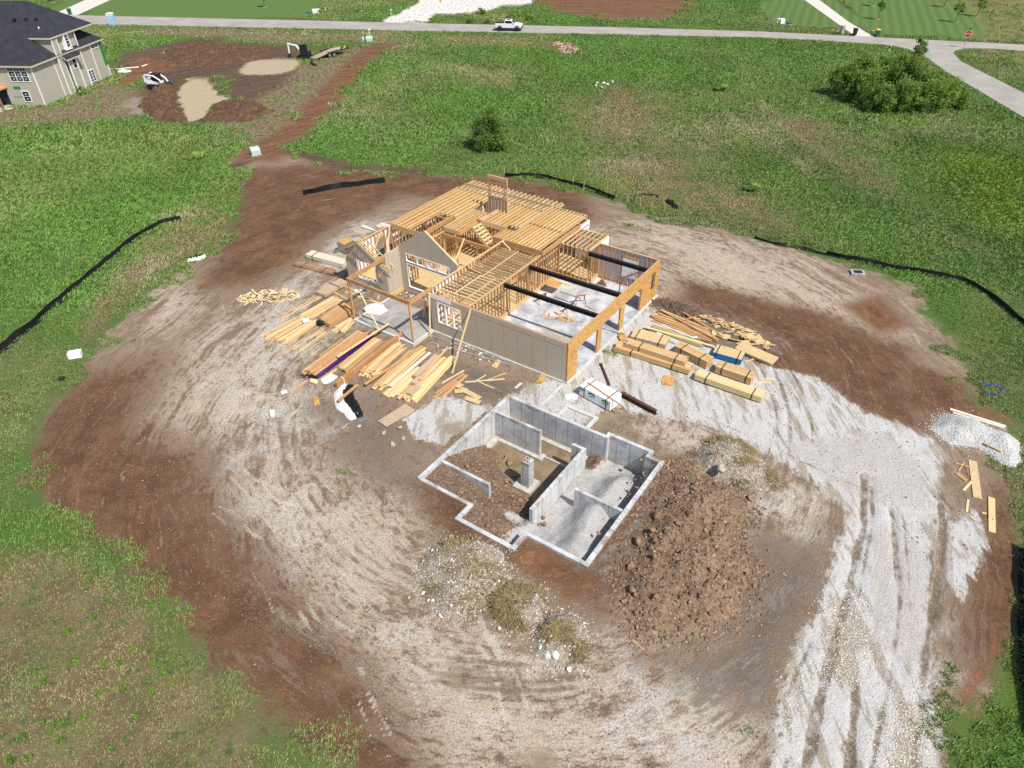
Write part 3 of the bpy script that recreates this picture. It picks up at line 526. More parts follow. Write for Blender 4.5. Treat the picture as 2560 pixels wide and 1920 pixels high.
def siding_mat():
    g = G('panel_siding'); uv = g.uv(); sx = g.n('ShaderNodeSeparateXYZ'); g.put(sx.inputs[0], uv)
    f = g.math('FRACT', g.math('DIVIDE', sx.outputs[0], .203)); gr = g.rng(g.math('ABSOLUTE', g.math('SUBTRACT', f, .5)), .44, .5)
    f2 = g.math('FRACT', g.math('DIVIDE', sx.outputs[0], 1.22)); gr2 = g.rng(g.math('ABSOLUTE', g.math('SUBTRACT', f2, .5)), .475, .49)
    n = g.noise(g.mapv(uv, (12, .6, 1)), 2.5, 4, .6); c = g.mix(g.rng(n, .3, .7), (.47, .395, .305), (.54, .46, .36))
    c = g.mix(g.math('MULTIPLY', gr, .28), c, (.13, .11, .085)); c = g.mix(g.math('MULTIPLY', gr2, .32), c, (.10, .085, .065))
    g.bump(g.math('SUBTRACT', 1.0, gr), .5, .008); return g.out(c, .7)
M_SIDE = siding_mat()
M_TRIM_TAN = simple('tan_trim', (.40, .34, .27), .7, .05)
M_WRAP = simple('house_wrap', (.82, .83, .88), .6, .05, 2.0)
M_WRAPL = simple('wrap_backing', (.66, .65, .72), .7, .08, 2.0)
M_WHITE = simple('white_trim', (.82, .82, .80), .5, .03)
M_STEEL = simple('painted_steel', (.026, .022, .020), .5, .25, 2.0)
M_RUST = simple('rusty_steel', (.09, .045, .03), .75, .4, 6.0)
def slab_mat(name, lo, hi, dark):
    g = G(name); p = g.pos(); n = g.noise(p, .55, 6, .68, .3); n2 = g.noise(p, 3, 5, .65); n3 = g.noise(p, 20, 3)
    c = g.mix(g.rng(n, .36, .62), dark, hi); c = g.mix(g.rng(n2, .35, .7, 0, .5), c, lo); c = g.mix(g.rng(n3, .3, .7, .15, 0), c, dark)
    g.bump(n3, .15, .005); return g.out(c, g.rng(n, .3, .7, .75, .95))
M_SLAB = slab_mat('garage_slab_concrete', (.50, .50, .50), (.63, .635, .64), (.27, .285, .31))
M_PORCH = slab_mat('porch_concrete', (.36, .34, .31), (.43, .41, .385), (.27, .25, .225))
M_CURB = simple('curb_concrete', (.56, .55, .52), .85, .12, 3, bump=.2)
# ================================================================ THE FRAMED HOUSE
GS, FZ, T, TW, JT = .15, .45, 3.4, 3.87, 3.80
house = thing('framed_house', P(0, 0, 0), 'half built pine stud house frame with open joists, tan gables and strand board garage front', 'house frame')
def part(name, mat, fn, parent=None, **kw):
    mb = MB(); fn(mb); return mb.build(name, mat, parent or house, **kw)
part('garage_slab', M_SLAB, lambda m: m.box(-.12, 8.42, -.02, 14.5, 0, GS))
part('foundation_curb', M_CURB, lambda m: (m.box(.1, 11.95, -.12, -.025, -.05, GS + .02), m.box(-.3, -.125, -.02, 14.55, -.06, GS - .05), m.box(-.1, 5.5, 14.505, 14.66, -.05, GS + .06)))
part('subfloor', M_OSBP, lambda m: (m.box(8.43, 11.9, .1, 9.8, .05, FZ), m.box(8.43, 22.6, 9.805, 16.9, .05, FZ - .004), m.box(11.905, 18.0, 3.45, 9.8, .05, FZ - .002), m.box(18.005, 22.6, 1.8, 9.8, .05, FZ - .006), m.box(5.45, 8.425, 12.6, 15.8, .16, FZ - .003)))
def stud_wall(ax, fix, a, b, z0, z1, th=.14, sp=.406, openings=(), sheath=None, name='stud_wall', skip=None, double=()):
    """a stud wall: ax 'u' runs along u at v=fix, ax 'v' runs along v at u=fix"""
    def bx(m, s0, s1, zl, zh, t0=-.5, t1=.5):
        f0, f1 = fix + th * t0, fix + th * t1
        if ax == 'u': m.box(s0, s1, f0, f1, zl, zh)
        else: m.box(f0, f1, s0, s1, zl, zh)
    mb = MB(); bx(mb, a, b, z1 - .076, z1); 
    cuts = sorted([(o[0], o[1]) for o in openings if o[2] <= z0 + .05]); s = a; low = []
    for c0, c1 in cuts + [(b, b)]:
        if c0 > s: low.append((s, c0))
        s = c1
    wl = mb.build(name, M_STUD, house)
    for c0, c1 in low: m = MB(); bx(m, c0, c1, z0, z0 + .04); m.build('bottom_plate', M_STUD, wl)
    for o in openings:
        m = MB(); bx(m, o[0] - .04, o[1] + .04, o[3] + .002, min(o[3] + .24, z1 - .08), -.45, .45); m.build('header', M_STUD, wl)
        if o[2] > z0 + .05: m = MB(); bx(m, o[0], o[1], o[2] - .042, o[2] - .002); m.build('sill', M_STUD, wl)
    n = max(1, round((b - a) / sp)); pos = [a + .02 + i * (b - a - .04) / n for i in range(n + 1)] + list(double)
    for o in openings: pos += [o[0] - .025, o[1] + .025]
    for q in pos:
        if skip and skip(q): continue
        zl, zh = z0 + .042, z1 - .078
        segs = [(zl, zh)]
        for o in openings:
            if o[0] < q < o[1]:
                segs = [(l, h) for l, h in ((zl, o[2] - .045), (o[3] + .245, zh)) if h - l > .1]
        for l, h in segs:
            m = MB(); bx(m, q - .019, q + .019, l, h, -.48, .48); m.build('stud', M_STUD, wl)
    if sheath:
        for sd_, mat, s0, s1, zl, zh in sheath:
            m = MB()
            rects = [(s0, s1, zl, zh)]
            for o in openings:
                nr = []
                for r in rects:
                    if o[0] >= r[1] or o[1] <= r[0] or o[2] >= r[3] or o[3] <= r[2]: nr.append(r); continue
                    if o[0] > r[0]: nr.append((r[0], o[0], r[2], r[3]))
                    if o[1] < r[1]: nr.append((o[1], r[1], r[2], r[3]))
                    x0, x1 = max(o[0], r[0]), min(o[1], r[1])
                    if o[2] > r[2]: nr.append((x0, x1, r[2], o[2]))
                    if o[3] < r[3]: nr.append((x0, x1, o[3], r[3]))
                rects = nr
            for r in rects:
                t0, t1 = (.52, .65) if sd_ > 0 else (-.65, -.52)
                bx(m, r[0], r[1], r[2], r[3], t0, t1)
            m.build('sheathing', mat, wl)
    return wl
# garage
gw = stud_wall('v', 8.35, .1, 12.6, FZ + .05, T, sp=.40, openings=[(5.3, 6.3, FZ, 2.75)], double=(4.45, 4.5, 4.55, 7.95, 8.0, 8.05))
part('sill_band', M_OSBP, lambda m: (m.box(8.285, 8.415, .1, 12.6, GS + .002, FZ + .048), m.box(5.45, 8.28, 12.54, 12.66, GS + .002, FZ + .048), m.box(5.34, 5.44, 12.54, 14.4, GS + .002, FZ + .048)))
stud_wall('u', 12.6, 5.4, 8.27, FZ + .05, T, sp=.40)
stud_wall('v', 5.4, 12.68, 14.33, FZ + .05, T, sp=.40)
stud_wall('u', 14.4, .1, 5.33, GS + .002, T - .02, openings=[(1.75, 3.05, 1.05, 2.7)], sheath=[(1, M_WRAPL, .1, 5.33, GS, T - .03)])
part('window_cover', M_WRAP, lambda m: m.box(1.7, 3.1, 14.33, 14.35, .95, 2.65))
stud_wall('u', 15.9, 5.45, 8.5, FZ + .05, T, sheath=[(1, M_WRAP, 5.4, 8.5, .1, T)])
stud_wall('v', 5.4, 14.48, 15.83, FZ + .05, T, sheath=[(-1, M_WRAP, 14.48, 15.9, .1, T)])
# the strand board garage front with three openings
def garage_front(m):
    H0 = 2.28
    for v0, v1, z0, z1 in ((0, 1.36, GS, T), (4.25, 4.87, GS, H0), (7.8, 8.45, GS, H0), (11.35, 13.1, GS, T - .01), (13.75, 14.45, GS, T - .01), (13.1, 13.75, GS, 1.2), (13.1, 13.75, 2.66, T - .01)): m.box(-.155, -.14, v0, v1, z0, z1)
    m.box(-.155, -.14, 1.36, 11.35, H0, T - .005)
front = part('garage_front', M_OSB, garage_front)
def front_fr(m):
    m.box(-.135, .0, 0.02, 14.44, T - .08, T - .004); m.box(-.13, -.002, 1.3, 11.4, 2.285, 2.60)
    for v0, v1 in ((.02, .06), (1.26, 1.34), (4.27, 4.33), (4.8, 4.86), (7.82, 7.88), (8.38, 8.44), (11.36, 11.44), (13.03, 13.09), (13.76, 13.82), (14.38, 14.43)): m.box(-.132, -.004, v0, v1, GS, 2.284 if 1.3 < v0 < 11 else T - .082)
    for q in (12.2, 12.62): m.box(-.132, -.004, q, q + .04, GS, T - .082)
    for q in np.arange(1.7, 11.2, .41): m.box(-.128, -.01, q, q + .04, 2.602, T - .082)
part('front_framing', M_STUD, front_fr, front)
# siding front wall with its triple window
WIN = (9.08, 11.28, 1.1, 2.88)
sw = stud_wall('u', .07, .02, 11.85, GS + .03, T - .02, sp=.406, openings=[WIN], name='siding_wall')
def sidef(m):
    u0, u1, z0, z1 = WIN
    for r in ((0, u0, GS - .05, T - .02), (u1, 11.92, GS - .05, T - .02), (u0, u1, GS - .05, z0), (u0, u1, z1, T - .02)): m.box(r[0], r[1], -.03, -.008, r[2], r[3])
sd1 = part('siding', M_SIDE, sidef, sw)
part('siding_band', M_SIDE, lambda m: m.box(0.0, 10.2, -.042, -.032, 2.98, T - .025), sw)
part('wrap_strip', M_WRAP, lambda m: m.box(9.9, 11.9, -.052, -.033, 3.08, T - .01), sw)
def lettering(parent, origin, right, up, words, size, mat, ext=.004):
    """painted writing: the font's outlines turned into a thin mesh"""
    cu = bpy.data.curves.new('writing', 'FONT'); cu.body = words; cu.size = size; cu.extrude = ext; cu.align_x = 'CENTER'; cu.align_y = 'CENTER'
    ob = bpy.data.objects.new('writing', cu); COL.objects.link(ob); bpy.context.view_layer.update()
    me = bpy.data.meshes.new_from_object(ob); bpy.data.objects.remove(ob); r = Vector(right).normalized(); u = Vector(up).normalized(); n = r.cross(u)
    m4 = Matrix(((r.x, u.x, n.x, 0), (r.y, u.y, n.y, 0), (r.z, u.z, n.z, 0), (0, 0, 0, 1))); me.transform(m4)
    me.materials.clear(); me.materials.append(mat); o = bpy.data.objects.new('writing', me); COL.objects.link(o); o.parent = parent; o.location = tuple(np.array(origin) - WL[parent.name]); return o
def winframe(m, u0, u1, z0, z1, v, cols, w=.07, d=.12):
    m.box(u0 - w, u1 + w, v - .03, v + d, z0 - w, z0); m.box(u0 - w, u1 + w, v - .03, v + d, z1, z1 + w)
    m.box(u0 - w, u0, v - .03, v + d, z0, z1); m.box(u1, u1 + w, v - .03, v + d, z0, z1)
    for k in range(1, cols): c = u0 + (u1 - u0) * k / cols; m.box(c - .07, c + .07, v - .027, v + d, z0, z1)
part('window_frame', M_WHITE, lambda m: winframe(m, WIN[0] + .03, WIN[1] - .03, WIN[2] + .03, WIN[3] - .03, -.025, 3, .06), sw)
# the room behind: tall left wall, ceiling joists
stud_wall('v', 11.9, .18, 9.75, FZ, TW, openings=[(3.4, 8.6, FZ, 3.0)], sheath=[(1, M_WRAP, .18, 3.3, .2, TW - .1)])
jf = part('ceiling_joists', M_JOIST, lambda m: (m.box(8.45, 11.8, .98, 1.02, T - .19, T - .004), m.box(8.45, 11.8, 1.03, 1.07, T - .19, T - .004), m.box(9.22, 9.26, 1.08, 4.7, T - .2, T), m.box(8.45, 9.21, 4.66, 4.7, T - .22, T - .002)))
for k, v in enumerate(np.arange(1.42, 9.5, .406)):
    u0 = 9.27 if v < 4.65 else 8.28
    m = MB(); m.box(u0, 11.82, v - .019, v + .019, T - .185, T - .005); m.build('joist', M_STUD if k % 3 == 0 else M_JOIST, jf)
for v in np.arange(1.42, 4.6, .406):
    m = MB(); m.box(8.3, 9.21, v - .019, v + .019, T - .185, T - .005); m.build('joist', M_JOIST, jf)
for u in np.arange(8.75, 11.7, .42):
    m = MB(); m.box(u - .019, u + .019, .15, .97, T - .185, T - .006); m.build('joist', M_STUD, jf)
part('joist_brace', M_JOIST, lambda m: m.bar(P(10.35, .9, T + .03), P(10.35, 4.3, T + .03), .09, .04), jf)
part('joist_brace', M_JOIST, lambda m: m.bar(P(10.15, 4.1, T + .032), P(10.2, 9.3, T + .032), .09, .04), jf)
part('joist_brace', M_JOIST, lambda m: m.bar(P(11.8, .45, TW - .05), P(10.9, .55, T + .02), .09, .04), jf)
part('joist_brace', M_JOIST, lambda m: m.bar(P(11.8, 4.6, TW - .3), P(10.6, 4.7, T - .1), .09, .04), jf)
part('joist_brace', M_JOIST, lambda m: m.bar(P(11.8, 9.3, TW), P(10.9, 9.2, T), .09, .04), jf)
part('joist_brace', M_JOIST, lambda m: m.bar(P(8.4, 4.4, T + .3), P(8.9, 4.3, T), .09, .04), jf)
# upper floor of I-joists
iw = part('upper_floor', M_JOIST, lambda m: (
    m.box(22.28, 22.33, 6.95, 16.75, T + .005, JT), m.box(18.85, 22.275, 6.95, 6.99, T + .008, JT - .003), m.box(17.9, 22.275, 16.71, 16.75, T + .008, JT - .004),
    m.box(17.8, 17.84, 8.98, 13.35, T + .006, JT), m.box(16.15, 17.795, 8.96, 9.0, T + .004, JT - .002), m.box(15.6, 17.795, 13.36, 13.4, T + .003, JT - .002),
    m.box(16.02, 16.06, 11.85, 16.6, T + .006, JT), m.box(13.2, 16.015, 11.85, 11.89, T + .004, JT - .002), m.box(12.2, 16.015, 16.56, 16.6, T + .004, JT - .003), m.box(8.6, 12.19, 17.86, 17.9, T + .004, JT - .001), m.box(12.195, 12.235, 16.61, 17.9, T + .006, JT)))
part('beam', M_LVL, lambda m: (m.box(8.1, 13.15, 9.72, 9.80, T - .02, JT + .02), m.box(8.09, 8.18, 9.81, 15.8, T + .01, JT), m.box(20.85, 20.95, 7.0, 11.0, T + .007, JT + .003), m.box(18.5, 18.6, 7.0, 11.3, T + .02, JT + .004), m.box(11.98, 17.75, 8.58, 8.70, T - .32, T - .02), m.box(15.85, 16.4, 11.8, 11.845, T - .05, JT + .002), m.box(13.1, 13.19, 9.82, 11.84, T + .02, JT + .002), m.box(16.1, 16.18, 9.0, 11.6, T + .0, JT - .03)))
def ijoist(u, v0, v1, mat=M_JOIST):
    m = MB(); z0, z1 = JT - .29, JT - .012
    m.box(u - .036, u + .036, v0, v1, z1 - .04, z1); m.box(u - .036, u + .036, v0, v1, z0, z0 + .039); m.mat(1); m.box(u - .006, u + .006, v0 + .002, v1 - .002, z0 + .04, z1 - .041); m.build('joist', [mat, M_OSB], iw)
for k, u in enumerate(np.arange(18.35, 22.2, .49)):
    ijoist(u, 11.2 if 18.2 < u < 20.2 else 7.0, 16.7)
for u in np.arange(16.5, 17.75, .31): ijoist(u, 9.01, 13.35)
for u in np.arange(13.55, 15.95, .42): ijoist(u, 11.9, 16.55)
for u in np.arange(12.3, 13.3, .42): ijoist(u, 12.5, 16.55)
for u in np.arange(8.75, 12.15, .375): ijoist(u, 9.82, 17.85)
for u in np.arange(12.3, 13.05, .3): ijoist(u, 9.82, 11.6)
part('blocking', M_STUD, lambda m: ([m.box(u + .05, u + .325, 13.85, 13.89, T + .02, JT - .02) for u in np.arange(8.75, 12.0, .375)], m.box(12.25, 13.12, 11.62, 11.66, T + .02, JT - .01)), iw)
# rear porch rafters
rf = part('porch_rafters', M_JOIST, lambda m: (m.box(12.0, 22.5, 18.0, 18.04, T + .18, T + .36), m.box(12.0, 12.04, 16.95, 19.5, T - .1, T + .1), m.box(22.55, 22.59, 16.95, 19.6, T - .1, T + .1)))
for u in np.arange(12.4, 22.5, .5):
    m = MB(); m.bar(P(u, 16.85, T + .12), P(u, 19.75 + .1 * random.random(), T - .05), .04, .19, mid=True); m.build('rafter', M_JOIST, rf)
part('porch_rim', M_STUD, lambda m: (m.box(12.05, 22.5, 19.35, 19.39, T - .13, T + .05), m.box(12.6, 22.5, 18.9, 18.98, T - .4, T - .14), [m.box(u, u + .14, 18.87, 19.01, .0, T - .41) for u in (12.6, 15.8, 19, 22.3)]), rf)
# lower storey walls under the joists
stud_wall('u', 7.0, 18.85, 22.25, FZ, T, sp=.4)
stud_wall('v', 22.3, 7.08, 16.7, FZ, T, sheath=[(1, M_WRAP, 7.08, 12.5, .1, T), (1, M_WRAPL, 12.5, 16.7, .1, T)], openings=[(8.2, 9.6, 1.3, 2.6), (13, 14.6, 1.3, 2.6)])
stud_wall('v', 22.6, 1.85, 6.9, FZ, T, openings=[(5.3, 6.3, .95, 2.75)], sheath=[(1, M_WRAP, 1.85, 6.95, .1, T)])
stud_wall('v', 18.8, 7.08, 11.0, FZ, T, sp=.35, openings=[(8.0, 8.9, FZ, 2.6)])
stud_wall('u', 11.1, 18.9, 22.2, FZ, T)
stud_wall('v', 17.85, 4.2, 13.3, FZ, T, sp=.33, openings=[(5.2, 7.2, FZ, 2.6)])
stud_wall('u', 13.35, 16.2, 17.8, FZ, T)
stud_wall('v', 16.0, 11.9, 16.5, FZ, T, sp=.45)
stud_wall('u', 11.87, 13.2, 15.9, FZ, T, sp=.4)
stud_wall('v', 12.2, 9.85, 16.5, FZ, T, sp=.45, openings=[(11, 12.4, FZ, 2.6)])
stud_wall('u', 9.76, 8.5, 13.1, FZ, T - .03, sp=.4)
stud_wall('u', 16.65, 8.5, 22.2, FZ, T, sp=.5, openings=[(14.2, 15.8, .9, 2.6)], sheath=[(1, M_WRAPL, 8.5, 22.2, .1, T)])
stud_wall('u', 17.82, 8.5, 12.2, FZ, T, sheath=[(1, M_WRAP, 8.5, 12.2, .1, T)])
rw = stud_wall('v', 8.4, 15.98, 17.75, FZ, T + .05, sheath=[(-1, M_SIDE, 15.98, 17.86, .1, T - .75), (-1, M_WRAP, 15.98, 17.86, T - .745, T + .04)])
lettering(rw, P(8.296, 17.0, T - .36), -VD * -1, ZD, 'WRAP  WEATHER', .17, M_STEEL)
for u in (12.1, 14.0, 16.2, 17.65): part('post', M_STUD, lambda m: m.box(u - .07, u + .07, 8.57, 8.71, FZ, T - .33))
# stair up to the upper floor
stt = part('stair', M_JOIST, lambda m: [m.bar(P(16.0, v, JT - .25), P(12.6, v, FZ + .05), .05, .28) for v in (10.62, 11.18, 11.74)])
for i in range(13):
    f = (i + .5) / 13; m = MB(); u = 16.0 - 3.4 * f; z = JT - .2 - (JT - FZ - .3) * f; m.box(u - .14, u + .14, 10.58, 11.78, z, z + .035); m.build('tread', M_JOIST, stt)
# tower frame for the chimney
def tower(m):
    u0, u1, v = 15.02, 17.12, 14.6
    for u in (u0, u0 + .28, u1 - .35, u1 - .08): m.box(u, u + .08, v, v + .14, T - .1, 6.36 if u in (u0 + .28, u1 - .35) else 6.44)
    m.box(u0 - .02, u1 + .02, v - .004, v + .144, 6.445, 6.78); m.box(u0 + .36, u1 - .36, v + .003, v + .137, 6.1, 6.14); m.box(u0 + .36, u1 - .36, v + .003, v + .137, 4.85, 4.93); m.box(u0 - .02, u1 + .02, v - .002, v + .142, T - .4, T - .102)
    for q in (.75, 1.05): m.box(u0 + q, u0 + q + .04, v + .004, v + .136, 6.142, 6.44)
    for q in (.62, .98, 1.34): m.box(u0 + q, u0 + q + .05, v + .004, v + .136, T - .1, 4.848)
    for u in (u0, u1 - .08): m.box(u, u + .08, v, v + .14, FZ, T - .401)
tw = part('chimney_frame', M_STUD, tower)
part('sheathing', M_WRAPL, lambda m: m.box(15.05, 17.05, 14.75, 14.765, T, 4.75), tw)
# tan gables
def poly_wall(m, v0, v1, pts, holes):
    """a wall in the plane v=const cut into vertical strips so that its openings stay open; pts give the top line (u,z), holes (u0,u1,z0,z1)"""
    zb = pts[0][1]; top = pts[1:]
    us = sorted(set([p[0] for p in top] + [h[i] for h in holes for i in (0, 1)]))
    zt = lambda u: float(np.interp(u, [p[0] for p in top], [p[1] for p in top]))
    for a, b in zip(us[:-1], us[1:]):
        hs = sorted([(h[2], h[3]) for h in holes if h[0] <= a + 1e-6 and h[1] >= b - 1e-6]); z = zb
        for lo, hi in hs + [(None, None)]:
            if lo is None: c = [(a, z), (b, z), (b, zt(b)), (a, zt(a))]
            else: c = [(a, z), (b, z), (b, lo), (a, lo)]; z = hi
            b0 = len(m.v); uvs = []
            for (u, zz) in c: m.v.append(tuple(P(u, v0, zz)))
            for (u, zz) in c: m.v.append(tuple(P(u, v1, zz)))
            for f in ((0, 1, 2, 3), (7, 6, 5, 4), (0, 4, 5, 1), (1, 5, 6, 2), (2, 6, 7, 3), (3, 7, 4, 0)):
                m.f.append(tuple(b0 + i for i in f)); m.uv += [c[i % 4] for i in f]
BIGH = [(12.8, 17.35, .62, 2.85), (12.8, 17.35, 3.02, 3.78)]
gb = part('gable_wall', M_SIDE, lambda m: poly_wall(m, 3.44, 3.47, [(0, .1), (11.98, 4.2), (15.08, 6.26), (18.06, 4.28)], BIGH))
part('gable_framing', M_JOIST, lambda m: (m.bar(P(11.98, 3.54, 4.16), P(15.08, 3.54, 6.22), .12, .09), m.bar(P(15.08, 3.54, 6.22), P(18.06, 3.54, 4.24), .12, .09), m.box(12.6, 17.5, 3.475, 3.6, 3.82, 4.05), [m.box(u, u + .04, 3.475, 3.6, 4.06, 4.1 + .66 * min(u - 12, 18 - u)) for u in np.arange(12.6, 17.6, .41)], [m.box(u, u + .05, 3.475, 3.6, FZ, 3.8) for u in (12.68, 17.4, 12.2, 17.85)]), gb)
part('window_frame', M_WHITE, lambda m: (winframe(m, 12.86, 17.29, 3.08, 3.72, 3.44, 4, .06), winframe(m, 12.86, 17.29, .68, 2.79, 3.443, 1, .06), m.box(17.1, 17.18, 3.42, 3.5, 1.6, 2.6)), gb)
sg = part('gable_side_wall', M_SIDE, lambda m: (m.bar(P(18.07, 1.78, 1.5), P(18.07, 3.47, 1.5), .03, 2.8), m.bar(P(18.07, 1.78, 3.49), P(18.07, 3.47, 3.49), .032, 1.16)))
part('top_plate', M_JOIST, lambda m: m.box(18.09, 18.2, 1.8, 3.5, 3.95, 4.07), sg)
s2 = part('small_gable_wall', M_SIDE, lambda m: poly_wall(m, 1.72, 1.75, [(0, .1), (18.08, 2.75), (20.85, 4.5), (22.68, 3.3)], [(19.25, 21.42, 1.08, 2.8)]))
part('window_frame', M_WHITE, lambda m: winframe(m, 19.3, 21.37, 1.13, 2.75, 1.72, 1, .05), s2)
part('gable_base', M_CURB, lambda m: m.box(18.0, 22.75, 1.66, 1.715, -.05, .3), s2)
def rake(m):
    m.bar(P(17.25, 1.32, 2.53), P(20.8, 1.32, 4.72), .05, .26); m.bar(P(20.8, 1.32, 4.72), P(23.6, 1.32, 2.92), .05, .26)
part('rake_board', M_TRIM_TAN, rake, s2)
part('gable_overhang', M_JOIST, lambda m: ([m.bar(P(17.6, v, 2.8), P(20.75, v, 4.74), .05, .12) for v in (1.45, 1.62, 1.85, 2.3)], m.bar(P(20.9, 1.7, 4.7), P(22.8, 1.7, 3.5), .5, .02), [m.bar(P(18 + 2.7 * f, 1.36, 3.06 + 1.66 * f), P(18 + 2.7 * f, 2.3, 3.06 + 1.66 * f), .04, .09) for f in (.15, .4, .65, .9)]), s2)
part('bracket', M_STUD, lambda m: (m.bar(P(22.4, 1.7, 3.35), P(22.1, 1.1, 2.6), .06, .06), m.bar(P(18.4, 1.7, 2.55), P(18.3, 1.1, 2.3), .06, .06)), s2)
# porch
part('porch_slab', M_PORCH, lambda m: m.box(12.0, 17.9, -2.3, 1.7, 0, .2))
part('porch_curb', M_CURB, lambda m: (m.box(11.83, 18.07, -2.5, -2.305, -.05, .26), m.box(11.83, 11.995, -2.3, -.1, -.05, .262), m.box(17.905, 18.07, -2.3, 1.65, -.05, .258)))
part('porch_beam', M_LVL, lambda m: (m.box(11.88, 18.25, -2.36, -2.24, TW - .3, TW), m.box(18.12, 18.25, -2.235, 1.74, TW - .3, TW - .004), m.box(11.86, 11.98, -2.235, .17, TW - .32, TW - .003)))
for u in (18.15, 11.95):
    part('porch_post', M_STUD, lambda m: (m.box(u - .075, u + .005, -2.37, -2.23, .26, TW - .302), m.box(u + .008, u + .07, -2.36, -2.24, .262, TW - .303)))
part('brace', M_JOIST, lambda m: m.bar(P(7.25, -3.55, .05), P(8.05, -.06, 3.36), .13, .04))
part('brace', M_JOIST, lambda m: m.bar(P(11.6, -.75, .05), P(11.95, -.06, 3.3), .12, .04))
part('brace', M_JOIST, lambda m: m.bar(P(17.6, -2.15, 3.7), P(15.1, -2.6, .3), .09, .04))
part('brace', M_JOIST, lambda m: m.bar(P(13.6, .8, .25), P(12.1, -.3, 3.0), .1, .24))
part('brace', M_JOIST, lambda m: m.bar(P(15.2, 8.5, T + .2), P(14.6, 4.6, FZ + .05), .13, .04))
part('brace', M_JOIST, lambda m: m.bar(P(22.2, 6.9, JT - .1), P(20.8, 4.2, FZ), .11, .04))
part('brace', M_JOIST, lambda m: m.bar(P(22.45, 6.0, T), P(21.5, 2.4, FZ + .3), .09, .04))
part('brace', M_JOIST, lambda m: m.bar(P(17.6, 14.4, JT), P(16.9, 13.6, JT - .9), .09, .04))
part('brace', M_JOIST, lambda m: m.bar(P(.06, 7.0, 2.3), P(-1.0, 7.6, .1), .09, .04))
part('brace', M_STUD, lambda m: m.bar(P(.3, .3, .3), P(4.5, .25, 1.4), .04, .09))
part('brace', M_STUD, lambda m: m.bar(P(.3, .2, 3.2), P(1.3, 1.9, 2.2), .04, .09))
part('brace', M_STUD, lambda m: m.bar(P(.1, 13.6, 3.1), P(3.5, 14.2, .4), .04, .12))
part('brace', M_STUD, lambda m: m.bar(P(.15, 11.5, 2.9), P(2.2, 14.25, 1.6), .04, .1))
# steel beams
def ibeam(m, u0, u1, v, z1, d=.34, w=.2, t=.025):
    m.box(u0, u1, v - w / 2, v + w / 2, z1 - t, z1); m.box(u0 + .002, u1 - .002, v - .012, v + .012, z1 - d + t, z1 - t); m.box(u0, u1, v - w / 2, v + w / 2, z1 - d, z1 - d + t)
for u1, v in ((8.26, 4.5), (8.26, 7.97), (5.36, 12.45)): part('steel_beam', M_STEEL, lambda m: ibeam(m, -.0, u1, v, T - .085 if v < 12 else T + .02))
# bump-out ceiling
bj = part('ceiling_joists', M_JOIST, lambda m: (m.box(5.33, 5.37, 12.55, 15.85, T + .002, T + .18), m.box(8.4, 8.44, 12.55, 15.85, T + .002, T + .18), m.box(5.38, 8.39, 14.36, 14.44, T + .03, T + .19), [m.box(5.38, 5.75, v, v + .04, T + .005, T + .17) for v in np.arange(12.8, 15.8, .42)]))
for u in np.arange(5.8, 8.4, .43):
    m = MB(); m.box(u - .02, u + .02, 12.5, 15.9, T + .004, T + .178); m.build('joist', M_JOIST, bj)
# ================================================================ CONCRETE FOUNDATION, PIT, SPOIL
def conc_mat():
    g = G('poured_concrete'); uv = g.uv(); p = g.pos(); sx = g.n('ShaderNodeSeparateXYZ'); g.put(sx.inputs[0], uv)
    sz = g.n('ShaderNodeSeparateXYZ'); g.put(sz.inputs[0], p)
    f = g.math('FRACT', g.math('DIVIDE', sx.outputs[0], .91)); ln = g.rng(g.math('ABSOLUTE', g.math('SUBTRACT', f, .5)), .455, .485)
    n = g.noise(p, 1.1, 6, .65, .4); n2 = g.noise(p, 6, 4, .65)
    c = g.mix(g.rng(n, .34, .64), (.42, .428, .43), (.62, .62, .612)); c = g.mix(g.rng(n2, .5, .75, 0, .4), c, (.36, .36, .36))
    c = g.mix(g.math('MULTIPLY', ln, .7), c, (.20, .21, .215)); low = g.rng(g.math('ADD', sz.outputs[2], g.math('MULTIPLY', g.math('SUBTRACT', n, .5), 1.2)), -2.0, -1.2, .55, 0); c = g.mix(low, c, (.33, .29, .24))
    mud = g.math('MULTIPLY', g.rng(sz.outputs[2], -.15, .05), g.rng(g.noise(p, .7, 5, .7), .50, .62, 0, .75)); c = g.mix(mud, c, (.27, .19, .125)); c = g.mix(g.rng(g.noise(g.mapv(p, (1, 1, .12)), 3, 4, .6), .55, .72, 0, .35), c, (.28, .27, .255))
    g.bump(g.math('ADD', n2, g.math('MULTIPLY', ln, -1.0)), .3, .012); return g.out(c, .85)
M_CONC = conc_mat()
fnd = thing('concrete_foundation', P(-3.5, -8.6, 0), 'grey poured concrete basement foundation with open pit and low partition walls', 'foundation')
ZB_ = -2.5
def fpart(name, *b, mat=None, par=None):
    m = MB()
    for q in b: m.box(*q)
    return m.build(name, mat or M_CONC, par or fnd)
fpart('outer_wall', (2.125, 2.375, -13.03, -3.46, ZB_, .25)); fpart('outer_wall', (-5.36, 2.12, -3.71, -3.458, ZB_, .245)); fpart('outer_wall', (-5.36, -5.12, -3.455, -3.08, ZB_, .25)); fpart('outer_wall', (-8.05, -5.365, -3.325, -3.078, ZB_, .243))
fpart('outer_wall', (-8.30, -8.055, -3.84, -3.08, ZB_, .247)); fpart('outer_wall', (-8.97, -8.305, -3.845, -3.595, ZB_, .242)); fpart('outer_wall', (-9.225, -8.975, -13.04, -3.6, ZB_, .25)); fpart('outer_wall', (-8.97, -5.2, -13.045, -12.795, ZB_, .246))
